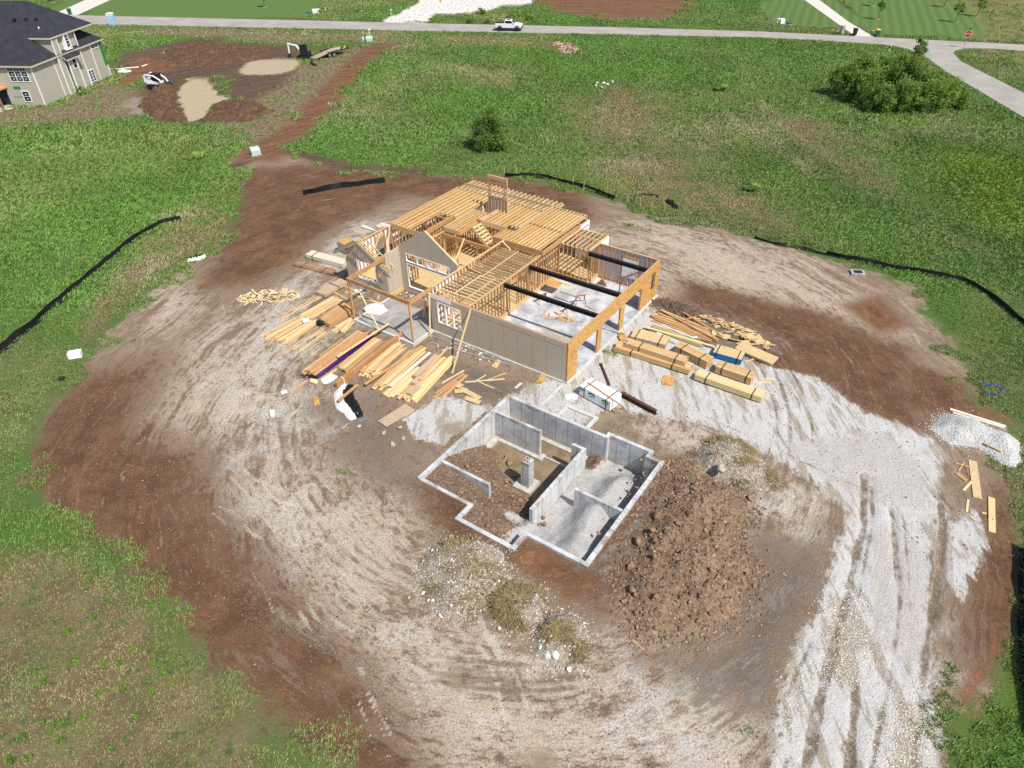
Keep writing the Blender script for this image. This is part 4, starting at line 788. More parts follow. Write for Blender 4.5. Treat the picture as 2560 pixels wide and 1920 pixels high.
fpart('outer_wall', (-5.445, -5.195, -14.245, -13.05, ZB_, .243)); fpart('outer_wall', (-5.19, -1.40, -14.25, -14.0, ZB_, .16)); fpart('outer_wall', (-1.645, -1.395, -13.995, -12.78, ZB_, .155)); fpart('outer_wall', (-1.39, 2.12, -13.025, -12.78, ZB_, .13))
fpart('partition_wall', (-1.45, 2.12, -5.47, -5.27, -2.3, .2)); fpart('partition_wall', (-4.71, -4.50, -11.33, -5.42, -2.3, .22), (-4.715, -3.76, -5.415, -5.21, -2.3, .216)); fpart('partition_wall', (-1.5, 2.12, -11.14, -10.94, -2.3, .2)); fpart('partition_wall', (-8.97, -5.83, -8.57, -8.37, -2.3, .14))
M_FOOT = simple('footing_concrete', (.48, .46, .42), .9, .2, 4, bump=.3)
fpart('footing', (-5.1, 2.1, -4.05, -3.715, -2.4, -1.93), mat=M_FOOT); fpart('footing', (1.72, 2.12, -10.5, -4.06, -2.4, -1.90), mat=M_FOOT); fpart('footing', (-1.75, 1.7, -5.75, -5.475, -2.4, -1.92), (-1.75, -1.46, -5.47, -5.15, -2.4, -1.922), mat=M_FOOT); fpart('footing', (-3.7, -1.76, -5.36, -5.25, -2.4, -1.95), mat=M_FOOT)
pier = thing('concrete_pier', P(-2.2, -8.05, -2.1), 'square concrete pier with steel bars standing on its pad in the foundation pit', 'pier')
MB().box(-2.5, -1.92, -8.37, -7.79, -1.88, .16).build('shaft', M_CONC, pier); MB().box(-2.78, -1.5, -8.72, -7.45, -2.4, -1.885).build('pad', M_FOOT, pier)
for du, dv in ((-.12, -.12), (.12, -.1), (-.1, .12), (.11, .11)): MB().tube([P(-2.2 + du, -8.08 + dv, .1), P(-2.2 + du, -8.08 + dv, .62)], .016, 5).build('steel_bar', M_RUST, pier)
# ---------------------------------------------------------------- pit floor
step = .1
us = np.arange(-9.15, 2.31, step); vs = np.arange(-14.2, -3.09, step); PU, PV = np.meshgrid(us, vs); pu, pv = PU.ravel(), PV.ravel()
pw = np.array([O[0], O[1]])[None] + pu[:, None] * UD[:2] + pv[:, None] * VD[:2]; px_, py_ = pw[:, 0], pw[:, 1]
WETP = np.array([Z7(x, y, -2.1) for x, y in ((745, 455), (700, 300), (850, 180), (1480, 480), (1450, 640), (1380, 700), (1100, 1030), (1000, 930), (900, 900), (860, 780), (800, 720), (790, 600), (690, 500))])
dw = np.maximum(sdf_poly(px_, py_, WETP), 0)
nz1 = fbm(px_, py_, .9, 4, 61) - .5; nz2 = fbm(px_, py_, 3, 3, 62) - .5
zd = np.minimum(-2.1 + .62 * np.maximum(dw - .15, 0) + .55 * nz1 * sstep(.1, 1, dw) + .25 * nz2 * sstep(.05, .6, dw), .02 + .18 * nz1 + .1 * nz2)
RIDGE = [Z7(x, y, -.5) for x, y in ((1820, 770), (1730, 870), (1650, 960), (1560, 1060))]; RIDGE2 = [Z7(x, y, -.4) for x, y in ((1500, 1150), (1440, 1270), (1420, 1350))]
zg = -1.35 + .95 * np.exp(-(sdf_line(px_, py_, RIDGE) / .9) ** 2) + 1.0 * np.exp(-(sdf_line(px_, py_, RIDGE2) / 1.0) ** 2) + .4 * nz1 + .12 * nz2 - .55 * sstep(-6.5, -4.2, pv)
zg = zg + .55 * sstep(-10.5, -13, pv)
gm = sstep(-4.45, -4.75, pu + .15 * nz1) * np.maximum(sstep(-4.6, -5.4, pv), sstep(-4.9, -5.5, pu + .5 * nz1)) ; gm = np.where(pv < -11.2, sstep(-4.0, -5.2, pu + .8 * nz1 + .25 * (pv + 11.2)), gm)
gm = np.maximum(gm, .9 * np.exp(-(((pu + 3.9) / 1.1) ** 2 + ((pv + 11.6) / .6) ** 2)))
pz = zd * (1 - gm) + zg * gm
ny_, nx_ = PU.shape; ix = np.arange(nx_ * ny_).reshape(ny_, nx_); PF = np.stack([ix[:-1, :-1], ix[1:, :-1], ix[1:, 1:], ix[:-1, 1:]], -1).reshape(-1, 4)
kf = sdf_poly(px_[PF].mean(1), py_[PF].mean(1), FOUND) < .05; PF = PF[kf]
def pit_mat():
    g = G('pit_earth'); p = g.pos(); gr = g.attr('grav'); we = g.attr('wet'); n1 = g.noise(p, 1.2, 5, .65); n2 = g.noise(p, 6, 5, .7); n3 = g.noise(p, 24, 3, .7)
    d = g.mix(g.rng(n2, .35, .68), (.13, .078, .05), (.30, .205, .14)); d = g.mix(g.rng(n3, .55, .75, 0, .5), d, (.42, .31, .22))
    wc = g.mix(g.rng(n1, .3, .7), (.19, .135, .08), (.30, .225, .145)); d = g.mix(g.rng(g.math('ADD', we, g.math('MULTIPLY', g.math('SUBTRACT', n2, .5), .8)), .4, .6), d, wc)
    gc = g.mix(g.rng(n3, .33, .67), (.28, .27, .26), (.60, .59, .575)); gc = g.mix(g.rng(n1, .5, .72, 0, .45), gc, (.42, .38, .34))
    c = g.mix(g.rng(g.math('ADD', gr, g.math('MULTIPLY', g.math('SUBTRACT', n2, .5), .7)), .42, .58), d, gc)
    g.bump(g.math('ADD', g.math('MULTIPLY', n2, g.math('SUBTRACT', 1.0, g.math('MULTIPLY', we, .8))), g.math('MULTIPLY', n3, .35)), .9, .08); return g.out(c, .95)
pit = npmesh('pit_floor', np.c_[px_, py_, pz], PF[:, ::-1] if False else PF, pit_mat(), True, {'grav': gm, 'wet': sstep(.5, 0, dw) * (1 - gm)}); pit['kind'] = 'structure'
import bmesh
_b = bmesh.new(); _b.from_mesh(pit.data); bmesh.ops.recalc_face_normals(_b, faces=_b.faces)
if sum(f.normal.z for f in list(_b.faces)[:200]) < 0: bmesh.ops.reverse_faces(_b, faces=_b.faces)
_b.to_mesh(pit.data); _b.free()
def pit_z(u, v): return float(pz[np.argmin((pu - u) ** 2 + (pv - v) ** 2)])
# ---------------------------------------------------------------- stones
def ico(sub):
    b = bmesh.new(); bmesh.ops.create_icosphere(b, subdivisions=sub, radius=1); b.verts.ensure_lookup_table()
    V = np.array([v.co[:] for v in b.verts]); Fi = np.array([[v.index for v in f.verts] for f in b.faces]); b.free(); return V, Fi
ICO1, ICO2, ICO3 = ico(1), ico(2), ico(3)
def stones(name, pts, r, mat, parent=None, cols=None, flat=.7, kind='stuff'):
    """many small angular stones in one mesh"""
    pts = np.asarray(pts, float); n = len(pts); V0, F0 = ICO1; k = len(V0)
    D = V0[None] * (1 + rng.uniform(-.42, .35, (n, k, 1))); sc = np.asarray(r)[:, None] * rng.uniform(.55, 1.25, (n, 3)); sc[:, 2] *= flat
    D = D * sc[:, None]; a = rng.uniform(0, 6.28, n); c, s = np.cos(a)[:, None], np.sin(a)[:, None]
    X = D[..., 0] * c - D[..., 1] * s; Y = D[..., 0] * s + D[..., 1] * c
    V = np.stack([X, Y, D[..., 2]], -1) + pts[:, None]
    Fx = (F0[None] + (np.arange(n) * k)[:, None, None]).reshape(-1, 3)
    og = np.zeros(3) if parent is None else WL[parent.name]
    o = npmesh(name, V.reshape(-1, 3), Fx, mat, False, None, None if cols is None else np.repeat(cols, k, 0), origin=og)
    if parent is not None: o.parent = parent; o.location = (0, 0, 0)
    if kind: o['kind'] = kind
    return o
def stone_mat(name):
    g = G(name); c = g.attr('col', 'Color'); n = g.noise(g.pos(), 14, 4, .65); c = g.mix(g.rng(n, .3, .7, .35, 0), c, (.10, .075, .05)); g.bump(n, .5, .02); return g.out(c, .92)
M_STONE = stone_mat('stones')
M_CLOD = simple('clod_earth', (.27, .175, .11), .95, .35, 7, bump=.8, bscale=20)
M_ROCKC = simple('broken_concrete', (.62, .60, .55), .9, .2, 4, bump=.6, bscale=12)
M_LIME = simple('limestone_rock', (.45, .385, .30), .9, .25, 4, bump=.6, bscale=14)
def boulder(name, c, r, mat, label, cat, group=None, flat=.75, sub=2, sink=.3):
    V0, F0 = ICO2 if sub == 2 else ICO3; s = random.random() * 100
    D = V0.copy(); m = 1 + .55 * (fbm(V0[:, 0] + s, V0[:, 1] + V0[:, 2] * 1.7 + s, 1.3, 3) - .5) + rng.uniform(-.07, .07, len(V0)); D = D * m[:, None] * np.array([r * random.uniform(.8, 1.2), r * random.uniform(.75, 1.1), r * flat])
    for _ in range(12):      # broken flat faces
        nn = rng.normal(size=3); nn /= np.linalg.norm(nn); h = D @ nn; lim = h.max() * random.uniform(.48, .74); D = D - np.maximum(h - lim, 0)[:, None] * nn
    a = random.random() * 6.28; R = np.array([[math.cos(a), -math.sin(a), 0], [math.sin(a), math.cos(a), 0], [0, 0, 1]]); D = D @ R.T
    D[:, 2] += r * flat * (1 - sink); o = npmesh(name, D + np.array(c), F0, mat, False, None, None, origin=c); return tag(o, label, cat, group)
# ---------------------------------------------------------------- heaps
HEAPS = {}
def heap(name, outline, hgt, soft, mat, label, cat, seed, rough=.35, cell=.14, group=None, edge=.5):
    pts = np.array([S(*q) for q in outline]); x0, y0 = pts[:, 0].min() - .3, pts[:, 1].min() - .3; x1, y1 = pts[:, 0].max() + .3, pts[:, 1].max() + .3
    X, Y = np.meshgrid(np.arange(x0, x1, cell), np.arange(y0, y1, cell)); x, y = X.ravel(), Y.ravel()
    def hf(x, y):
        s = -sdf_poly(x, y, pts) + edge * (fbm(x, y, .9 if edge < 1 else .35, 4, seed) - .5); t = np.clip(s / soft, -.2, 1); z = hgt * np.where(t > 0, np.sin(t * np.pi / 2), t)
        k = .55 + .9 * fbm(x, y, .45, 2, seed + 5); 
        return relief(x, y) + z * k + np.clip(t, 0, .3) * 3.3 * rough * (.5 * (fbm(x, y, 1.8, 3, seed + 9) - .5) + .35 * (fbm(x, y, 5, 2, seed + 11) - .5)) - .03
    z = hf(x, y); n_y, n_x = X.shape; ii = np.arange(n_x * n_y).reshape(n_y, n_x); Fh = np.stack([ii[:-1, :-1], ii[:-1, 1:], ii[1:, 1:], ii[1:, :-1]], -1).reshape(-1, 4)
    s = -sdf_poly(x, y, pts); Fh = Fh[(s[Fh].max(1) > -.25 - (edge - .5) * .5)]
    o = npmesh(name, np.c_[x, y, z], Fh, mat, True, None, None, origin=(pts[:, 0].mean(), pts[:, 1].mean(), 0)); tag(o, label, cat, group); HEAPS[o.name] = (pts, hf); return o
def earth_mat(name, lo, hi, fleck, amt=.5, sc=5):
    g = G(name); p = g.pos(); n = g.noise(p, sc, 5, .7); n2 = g.noise(p, sc * 5, 3, .7); n1 = g.noise(p, .8, 3, .6); c = g.mix(g.rng(n, .34, .66), lo, hi); c = g.mix(g.rng(n1, .35, .7, 0, .5), c, tuple(q * .7 for q in lo)); c = g.mix(g.rng(n2, .52, .68, 0, amt), c, fleck); g.bump(g.math('ADD', n, g.math('MULTIPLY', n2, .5)), 1.0, .08); return g.out(c, .95)
M_SPOIL = earth_mat('spoil_earth', (.175, .105, .065), (.35, .24, .16), (.48, .36, .25))
M_RUBB = earth_mat('rubble_earth', (.20, .155, .105), (.42, .36, .28), (.74, .71, .66), .8)
M_GRAVP = earth_mat('white_gravel', (.50, .49, .47), (.76, .755, .74), (.86, .86, .85), .6, 9)
M_MUDP = earth_mat('wet_mud', (.09, .06, .045), (.20, .145, .105), (.30, .23, .17))
dirt = heap('dirt_pile', [(1430, 1008), (1500, 998), (1590, 1058), (1620, 1100), (1595, 1165), (1625, 1230), (1600, 1330), (1540, 1350), (1480, 1372), (1380, 1362), (1345, 1290), (1352, 1200), (1385, 1120), (1400, 1060)], 1.0, 3.2, M_SPOIL, 'large brown dirt pile full of clods beside the foundation', 'dirt pile', 3, .9)
weedy = heap('rubble_pile', [(1495, 975), (1550, 945), (1600, 950), (1655, 1000), (1685, 1050), (1640, 1068), (1575, 1055), (1505, 1020)], .8, 1.6, M_RUBB, 'grassy rubble pile with a pale slab, behind the large dirt pile', 'rubble pile', 7)
rubA = heap('rubble_pile', [(905, 1205), (960, 1163), (1040, 1168), (1085, 1200), (1105, 1250), (1085, 1292), (1040, 1312), (1000, 1348), (940, 1332), (898, 1262)], .75, 1.8, M_RUBB, 'widest pile of white stone rubble below the foundation', 'rubble pile', 9)
rubB = heap('rubble_pile', [(1055, 1295), (1100, 1262), (1172, 1272), (1175, 1330), (1135, 1372), (1080, 1352)], .7, 1.3, M_RUBB, 'middle rubble pile matted with brown straw', 'rubble pile', 12)
rubC = heap('rubble_pile', [(1150, 1375), (1190, 1330), (1240, 1322), (1278, 1360), (1262, 1420), (1212, 1442), (1145, 1425)], .7, 1.2, M_RUBB, 'small straw rubble pile with broken concrete slabs at its foot', 'rubble pile', 15)
gpile = heap('gravel_pile', [(2008, 925), (2040, 893), (2100, 903), (2205, 958), (2207, 1000), (2180, 1012), (2120, 972), (2055, 962)], .8, 1.6, M_GRAVP, 'white gravel pile at the edge of the plot', 'gravel pile', 18, .15)
mudr = heap('mud_ridge', [(1395, 650), (1430, 645), (1500, 668), (1530, 680), (1500, 692), (1440, 672)], .45, .8, M_MUDP, 'low ridge of wet mud beside the garage corner', 'mud heap', 21, .6)
M_TOPS = earth_mat('topsoil', (.060, .034, .020), (.19, .105, .062), (.27, .17, .105), .5, 1.6)
heap('topsoil_heap', [(340, 195), (395, 172), (380, 205), (388, 235), (408, 265), (375, 270), (330, 254), (302, 218)], .75, 2.2, M_TOPS, 'red brown topsoil heap in front of the skid steer', 'soil heap', 31, 1.6, .22, edge=3.)
heap('topsoil_heap', [(455, 232), (500, 218), (560, 225), (610, 240), (540, 262), (440, 266)], .5, 2.2, M_TOPS, 'dark topsoil heap right of the pale sand patch', 'soil heap', 33, 1.6, .25, edge=3.5)
heap('topsoil_heap', [(330, 120), (420, 92), (540, 98), (600, 108), (560, 128), (480, 140), (380, 150)], .6, 3.0, M_TOPS, 'wide low heap of dark topsoil behind the skid steer', 'soil heap', 35, 1.6, .3, edge=5.)
def on_heap(o, n, inset=.0, wt=None):
    pts, hf = HEAPS[o.name]; x0, y0 = pts[:, 0].min() - 1, pts[:, 1].min() - 1; x1, y1 = pts[:, 0].max() + 1, pts[:, 1].max() + 1
    x = rng.uniform(x0, x1, n * 6); y = rng.uniform(y0, y1, n * 6); s = -sdf_poly(x, y, pts[:, :2]); k = s > inset + rng.exponential(.25, n * 6) * -1
    x, y = x[k][:n], y[k][:n]; return np.c_[x, y, np.maximum(hf(x, y), relief(x, y))]
def scol(n, a, b, k=2.0): t = rng.random(n)[:, None] ** k; return np.clip((np.array(a) * (1 - t) + np.array(b) * t) * rng.uniform(.8, 1.15, (n, 1)), 0, 1)
p_ = on_heap(dirt, 9000, -.5); stones('clods', p_, .018 + .10 * rng.random(len(p_)) ** 3.2, M_STONE, dirt, scol(len(p_), (.17, .10, .06), (.46, .33, .22)))
for hp_, n in ((rubA, 5200), (rubB, 1500), (rubC, 1600), (weedy, 2200)):
    p_ = on_heap(hp_, n); stones('rubble', p_, .015 + .06 * rng.random(len(p_)) ** 3, M_STONE, hp_, scol(len(p_), (.30, .22, .145), (.74, .70, .63), .9))
p_ = on_heap(gpile, 2500); stones('gravel', p_, .02 + .03 * rng.random(len(p_)), M_STONE, gpile, scol(len(p_), (.6, .59, .57), (.86, .86, .85)))
p_ = on_heap(mudr, 500); stones('clods', p_, .02 + .12 * rng.random(len(p_)) ** 2, M_STONE, mudr, scol(len(p_), (.10, .07, .05), (.24, .17, .12)))
# straw on the rubble piles
M_STRAW = grass_mat('straw')
for hp_, n, sel in ((rubB, 800, None), (rubC, 520, None), (rubA, 420, None), (weedy, 900, None)):
    q = on_heap(hp_, n * 2); x, y = q[:, 0], q[:, 1]; k = fbm(x, y, .8, 3, 88) > (.52 if hp_ is not rubB else .40); x, y, z = x[k], y[k], q[k, 2]
    N = len(x) * 5; X = np.repeat(x, 5) + rng.normal(0, .12, N); Y = np.repeat(y, 5) + rng.normal(0, .12, N); _, hf = HEAPS[hp_.name]; Zq = hf(X, Y); b = rng.uniform(0, 6.28, N); L_ = rng.uniform(.12, .42, N); h_ = rng.uniform(.01, .09, N); ww = .022
    dx, dy = np.cos(b), np.sin(b); V = np.empty((N, 4, 3)); V[:, 0] = np.c_[X + dy * ww, Y - dx * ww, Zq]; V[:, 1] = np.c_[X - dy * ww, Y + dx * ww, Zq]; V[:, 2] = np.c_[X + dx * L_ - dy * ww * .4, Y + dy * L_ + dx * ww * .4, Zq + h_]; V[:, 3] = np.c_[X + dx * L_ + dy * ww * .4, Y + dy * L_ - dx * ww * .4, Zq + h_]
    cc = lerp3(rng.random(N), [(0, (.15, .095, .045)), (.6, (.30, .215, .11)), (.9, (.36, .28, .16)), (1, (.13, .13, .05))]); o = npmesh('straw', V.reshape(-1, 3), (np.arange(N)[:, None] * 4 + np.arange(4)).astype(int), M_STRAW, False, None, np.repeat(cc, 4, 0), origin=WL[hp_.name]); o.parent = hp_; o.location = (0, 0, 0); o['kind'] = 'stuff'
# clods in the pit
n = 2600; u_ = rng.uniform(-4.4, 2.0, n); v_ = rng.uniform(-13.8, -6, n); pp = np.array([P(a, b) for a, b in zip(u_, v_)]); k = (sdf_poly(pp[:, 0], pp[:, 1], WETP) > rng.uniform(-.3, .4, n)) & (sdf_poly(pp[:, 0], pp[:, 1], FOUND) < -.2)
pp = pp[k]; pp[:, 2] = [pit_z(a, b) for a, b in zip(u_[k], v_[k])]; o = stones('clods', pp, .018 + .11 * rng.random(len(pp)) ** 3, M_STONE, None, scol(len(pp), (.20, .125, .08), (.42, .31, .22))); 
# pebbles strewn over the plot
def strewn(name, poly, n, r0, r1, ca, cb, k=2.5):
    pts = np.array([S(*q) for q in poly]); x = rng.uniform(pts[:, 0].min(), pts[:, 0].max(), n * 3); y = rng.uniform(pts[:, 1].min(), pts[:, 1].max(), n * 3); kk = sdf_poly(x, y, pts) < rng.normal(0, .35, n * 3); x, y = x[kk][:n], y[kk][:n]
    kk = (sdf_poly(x, y, FOUND) > .2) & (sdf_poly(x, y, HOUSE_PAD) > .3); x, y = x[kk], y[kk]; return stones(name, np.c_[x, y, relief(x, y)], r0 + (r1 - r0) * rng.random(len(x)) ** k, M_STONE, None, scol(len(x), ca, cb, 1.2), .5)
strewn('white_stones', [(1780, 1290), (1870, 1270), (1900, 1420), (1870, 1490), (1750, 1490)], 2600, .012, .05, (.60, .54, .44), (.90, .88, .84))
strewn('white_stones', [(1930, 1510), (2012, 1470), (2000, 1780), (1860, 1780)], 3600, .012, .055, (.50, .42, .32), (.88, .84, .78))
strewn('white_stones', [(1690, 1570), (1700, 1480), (1735, 1430), (1750, 1480), (1710, 1560), (1690, 1640)], 500, .012, .05, (.60, .54, .44), (.90, .88, .84))
strewn('gravel_stones', [(1800, 1180), (1850, 1100), (2020, 1090), (2010, 1250), (2020, 1520), (2020, 1780), (1640, 1780), (1690, 1480), (1770, 1320)], 6000, .01, .032, (.50, .47, .42), (.86, .85, .83))
strewn('earth_crumbs', [(100, 900), (520, 640), (720, 500), (1200, 430), (1700, 560), (2050, 840), (2150, 1000), (2150, 1400), (1900, 1100), (1500, 900), (1280, 930), (900, 1060), (1280, 1240), (1400, 1020), (1700, 1250), (1650, 1700), (830, 1700), (300, 1150)], 26000, .012, .07, (.13, .075, .045), (.46, .36, .26), 4)
o = strewn('red_patch_stones', [(1190, 86), (1240, 95), (1258, 110), (1215, 116)], 300, .06, .28, (.45, .33, .22), (.80, .70, .55))
# boulders one can tell apart
for i, (x, y, r) in enumerate(((855, 635, .34), (815, 565, .2), (860, 640, .0), (890, 735, .28), (825, 790, .27), (870, 790, .22), (730, 880, .3), (780, 885, .22), (730, 800, .2), (910, 880, .24), (870, 935, .24), (940, 975, .24), (1000, 975, .22), (500, 810, .28), (630, 1140, .22), (1140, 1160, .26), (1110, 1210, .2), (1140, 1215, .3), (420, 920, .16))):
    if r == 0: continue
    q = Z7(x, y, -1.6); d = q - O; u, v = float(d @ UD), float(d @ VD); boulder('earth_boulder', P(u, v, pit_z(u, v)), r * .85, M_CLOD, 'rough brown boulder of earth lying on the floor of the foundation pit', 'boulder', 'earth boulders in the foundation pit')
for x, y, r in ((712, 495, .22), (670, 555, .2), (805, 555, .2), (1085, 575, .36), (850, 640, .22), (955, 612, .16), (445, 700, .42), (590, 760, .3), (410, 805, .36), (320, 880, .5), (435, 865, .3), (405, 915, .26), (785, 800, .3), (905, 830, .26), (985, 850, .22), (255, 1060, .4), (430, 985, .3), (1075, 950, .24), (815, 1085, .32), (1062, 1095, .3), (1125, 1090, .16), (810, 1145, .24), (1038, 1150, .2), (915, 1185, .24), (285, 1215, .36), (300, 1250, .3), (440, 1255, .26), (220, 1285, .26), (530, 1260, .24), (675, 1290, .22), (305, 1375, .28), (275, 1425, .22), (310, 1465, .26), (825, 1380, .26), (725, 1435, .26), (440, 1475, .26), (520, 1535, .22), (325, 1520, .22), (665, 1545, .2), (710, 1515, .22), (395, 1565, .16), (800, 1470, .2), (485, 1535, .16), (600, 920, .2), (700, 680, .22)):
    q = ZP(x, y, .4); z = float(HEAPS[dirt.name][1](q[:1], q[1:2])[0]); z = max(z, surface_at(q[0], q[1])); c = ZP(x, y, z); z = max(float(HEAPS[dirt.name][1](c[:1], c[1:2])[0]), surface_at(c[0], c[1])); boulder('earth_boulder', (c[0], c[1], z - .04), r * .8, M_CLOD, 'lumpy brown boulder of earth on the large dirt pile', 'boulder', 'earth boulders of the dirt pile')
boulder('limestone_block', ZP(880, 385, .7), .55, M_LIME, 'pale limestone block leaning on the grassy rubble pile', 'rock', flat=.5)
for x, y, r, l in ((1455, 1300, .42, 'grey weathered concrete slab behind the white one at the straw rubble pile'), (1560, 1300, .42, 'white broken concrete slab standing upright at the straw rubble pile'), (1600, 1395, .55, 'largest white concrete chunk lying in front of the straw rubble pile'), (1510, 1385, .36, 'narrow buff concrete chunk beside the largest white chunk'), (1725, 1525, .3, 'square white concrete block alone on the dirt below the rubble piles')):
    q = ZQ(x, y, .1); boulder('concrete_chunk', (q[0], q[1], surface_at(q[0], q[1])), r * .75, M_ROCKC, l, 'concrete chunk', flat=.6)
for x, y, r in ((330, 287, .17), (155, 465, .15), (375, 310, .13), (235, 720, .2), (290, 790, .19), (333, 805, .17), (527, 887, .2), (88, 755, .15), (410, 955, .22), (845, 655, .12), (1015, 640, .16), (1388, 780, .19), (1010, 1085, .2), (1885, 1025, .14), (1887, 1077, .14), (230, 400, .12), (800, 208, .12)):
    q = ZQ(x, y, .3); h = max(surface_at(q[0], q[1]), max(float(HEAPS[k.name][1](q[:1], q[1:2])[0]) for k in (rubA, rubB, rubC))); boulder('white_stone', (q[0], q[1], h), r * .8, M_ROCKC, 'white stone lying at the edge of the stone rubble piles', 'stone', 'white stones round the rubble piles')
for x, y, r in ((1150, 1430, .32), (1240, 1555, .36), (1370, 1490, .3), (1330, 1370, .3), (880, 1350, .2)):
    q = Z4(x, y, .05); boulder('clay_rock', (q[0], q[1], surface_at(q[0], q[1])), r * .8, M_LIME, 'tan clay rock lying left of the foundation wall', 'rock', 'clay rocks left of the foundation', flat=.55)
# low pads of concrete between the house and the foundation
fp_ = thing('kerb_frame', P(-2.6, -2.8, 0), 'low concrete footing frame round a gravel patch behind the foundation', 'footing')
MB().box(-3.86, -3.6, -3.45, -2.06, -.1, .16).build('curb', M_CURB, fp_); MB().box(-3.595, -1.4, -2.3, -2.06, -.1, .158).build('curb', M_CURB, fp_); MB().box(-1.6, -1.4, -3.45, -2.305, -.1, .14).build('curb', M_CURB, fp_)
tag(MB().box(-.05, .1, -3.45, -.2, -.1, .07).build('footing_strip', M_CURB), 'narrow concrete footing strip running from the garage corner to the foundation', 'footing')
tag(MB().box(2.42, 2.62, -11.0, -1.7, -.1, .05).build('footing_strip', M_CURB), 'worn concrete footing strip left of the foundation beside the puddles', 'footing')
# ================================================================ LUMBER AND SITE GOODS
def gz_at(p): return surface_at(p[0], p[1])
def board(p, q, w, h, mat, label, cat='board', group=None, z=None, name='board', lift=0.0):
    p, q = np.array(p, float), np.array(q, float)
    if z is None: p[2] = gz_at(p) + h / 2 + lift; q[2] = gz_at(q) + h / 2 + lift; k = max(p[2], q[2]) ; p[2] = max(p[2], k - .12); q[2] = max(q[2], k - .12)
    else: p[2] = q[2] = z + h / 2
    return tag(MB().bar(p, q, w, h).build(name, mat), label, cat, group)
def pile(label, group, nl, nr, fl, fr, n, layers, mats, jit=.25, ang=.03, h=.048, shrink=.0, cat='board', keep=1.0, z0=None, name='board', lenvar=0.0):
    """boards lying side by side in courses; nl..nr is the near edge, fl..fr the far one"""
    nl, nr, fl, fr = [np.array(a, float) for a in (nl, nr, fl, fr)]
    base = max(gz_at(a) for a in (nl, nr, fl, fr, (nl + fr) / 2)) - .02 if z0 is None else z0
    layers = max(1, math.ceil(layers * .55)); h = h * 1.6 if layers > 1 else h
    for k in range(layers):
        a = shrink * k / max(1, layers); m = max(2, round(n * (1 - a)))
        for i in range(m):
            if k and random.random() > keep: continue
            t = .5 + ((i + .5) / m - .5) * (1 - a); wd = np.linalg.norm(nr - nl) * (1 - a) / m
            p = nl + (nr - nl) * t; q = fl + (fr - fl) * t; wq = np.linalg.norm(fr - fl) * (1 - a) / m
            d = (q - p) / np.linalg.norm(q - p); sd_ = np.array([-d[1], d[0], 0])
            p = p + d * random.uniform(-jit, jit) + sd_ * random.uniform(-ang, ang) * 3; q = q + d * random.uniform(-jit, jit) + sd_ * random.uniform(-ang, ang) * 3
            if lenvar: q = p + (q - p) * random.uniform(1 - lenvar, 1)
            z = base + k * (h + .003) + random.uniform(0, .012)
            board(p, q, min(max(.05, min(wd, wq) * random.uniform(.8, 1.05)), .29), h, random.choice(mats), label, cat, group, z, name)
MB1 = [M_BOARD, M_BOARD, M_BOARDY]; MB2 = [M_BOARD, M_BOARDR]; MB3 = [M_BOARDY, M_BOARD, M_BOARDY]
# left of the porch
pile('long pine board in the wide splayed stack left of the porch', 'boards of the splayed stack', Z3(75, 1090), Z3(370, 1150), Z3(480, 880), Z3(690, 925), 12, 3, MB1, .3, .03)
pile('pale pine board in the upper stack left of the porch', 'boards of the upper pale stack', Z3(465, 860), Z3(590, 890), Z3(840, 640), Z3(945, 690), 7, 5, MB3, .2, .02, shrink=.3)
pile('reddish board in the thick stack touching the left porch post', 'boards of the thick reddish stack', Z3(705, 900), Z3(835, 975), Z3(955, 715), Z3(1090, 805), 7, 7, [M_BOARDR], .12, .012, .055, shrink=.15)
for a, b, w_ in (((275, 1250), (740, 980), .09), ((320, 1245), (755, 1000), .09), ((410, 1215), (700, 1010), .09), ((480, 1230), (770, 1020), .1), ((512, 1228), (812, 1015), .1), ((482, 1288), (735, 1105), .06), ((60, 1072), (460, 850), .09), ((290, 835), (820, 557), .11), ((275, 880), (740, 622), .14), ((610, 1275), (740, 1190), .04), ((700, 1290), (960, 1095), .1), ((840, 1480), (905, 1420), .1)):
    board(Z3(*a), Z3(*b), w_, .045, random.choice(MB1), 'single pine strip lying loose on the mud among the stacks left of the porch', 'board', 'loose strips left of the porch')
pile('short slanting stick below the left porch post', 'sticks below the porch post', Z3(855, 1005), Z3(985, 1025), Z3(1060, 870), Z3(1180, 830), 6, 2, MB1, .3, .08, keep=.7, cat='stick', name='stick')
tag(MB().boxw(np.array(Z3(560, 930)) + [0, 0, .35], (.5, .35, .18), .4).build('plastic_bag', M_WHITE), 'white plastic bag lying on the splayed board stack', 'bag')
# purple wrapped beams with boards on top
M_PURPLE = simple('purple_wrap', (.075, .022, .19), .35, .12, 2)
def box_stack(name, a, b, depth, h, mat, label, cat, z0=None, group=None, lid=None, bearers=True, straps=(), strapmat=None):
    """a long block whose lower camera-side edge runs from a to b"""
    a, b = np.array(a, float), np.array(b, float); z = (max(gz_at(a), gz_at(b)) if z0 is None else z0); a[2] = b[2] = z
    d = (b - a) / np.linalg.norm(b - a); n = np.array([-d[1], d[0], 0]); L = np.linalg.norm(b - a); t = thing(name, (a + b) / 2 + n * depth / 2, label, cat, group)
    B = lambda s0, s1, n0, n1, z0_, z1_: [a + d * s + n * q + np.array([0, 0, zz]) for zz in (z0_, z1_) for s, q in ((s0, n0), (s1, n0), (s1, n1), (s0, n1))]
    zb = .09 if bearers else 0
    if bearers:
        for s in (.12, .5, .88): m = MB(); m.quadhex(B(L * s - .05, L * s + .05, -.02, depth + .02, -.05, zb - .002)); m.build('bearer', M_BROWN_BOARD, t)
    return t, a, d, n, L, zb, B
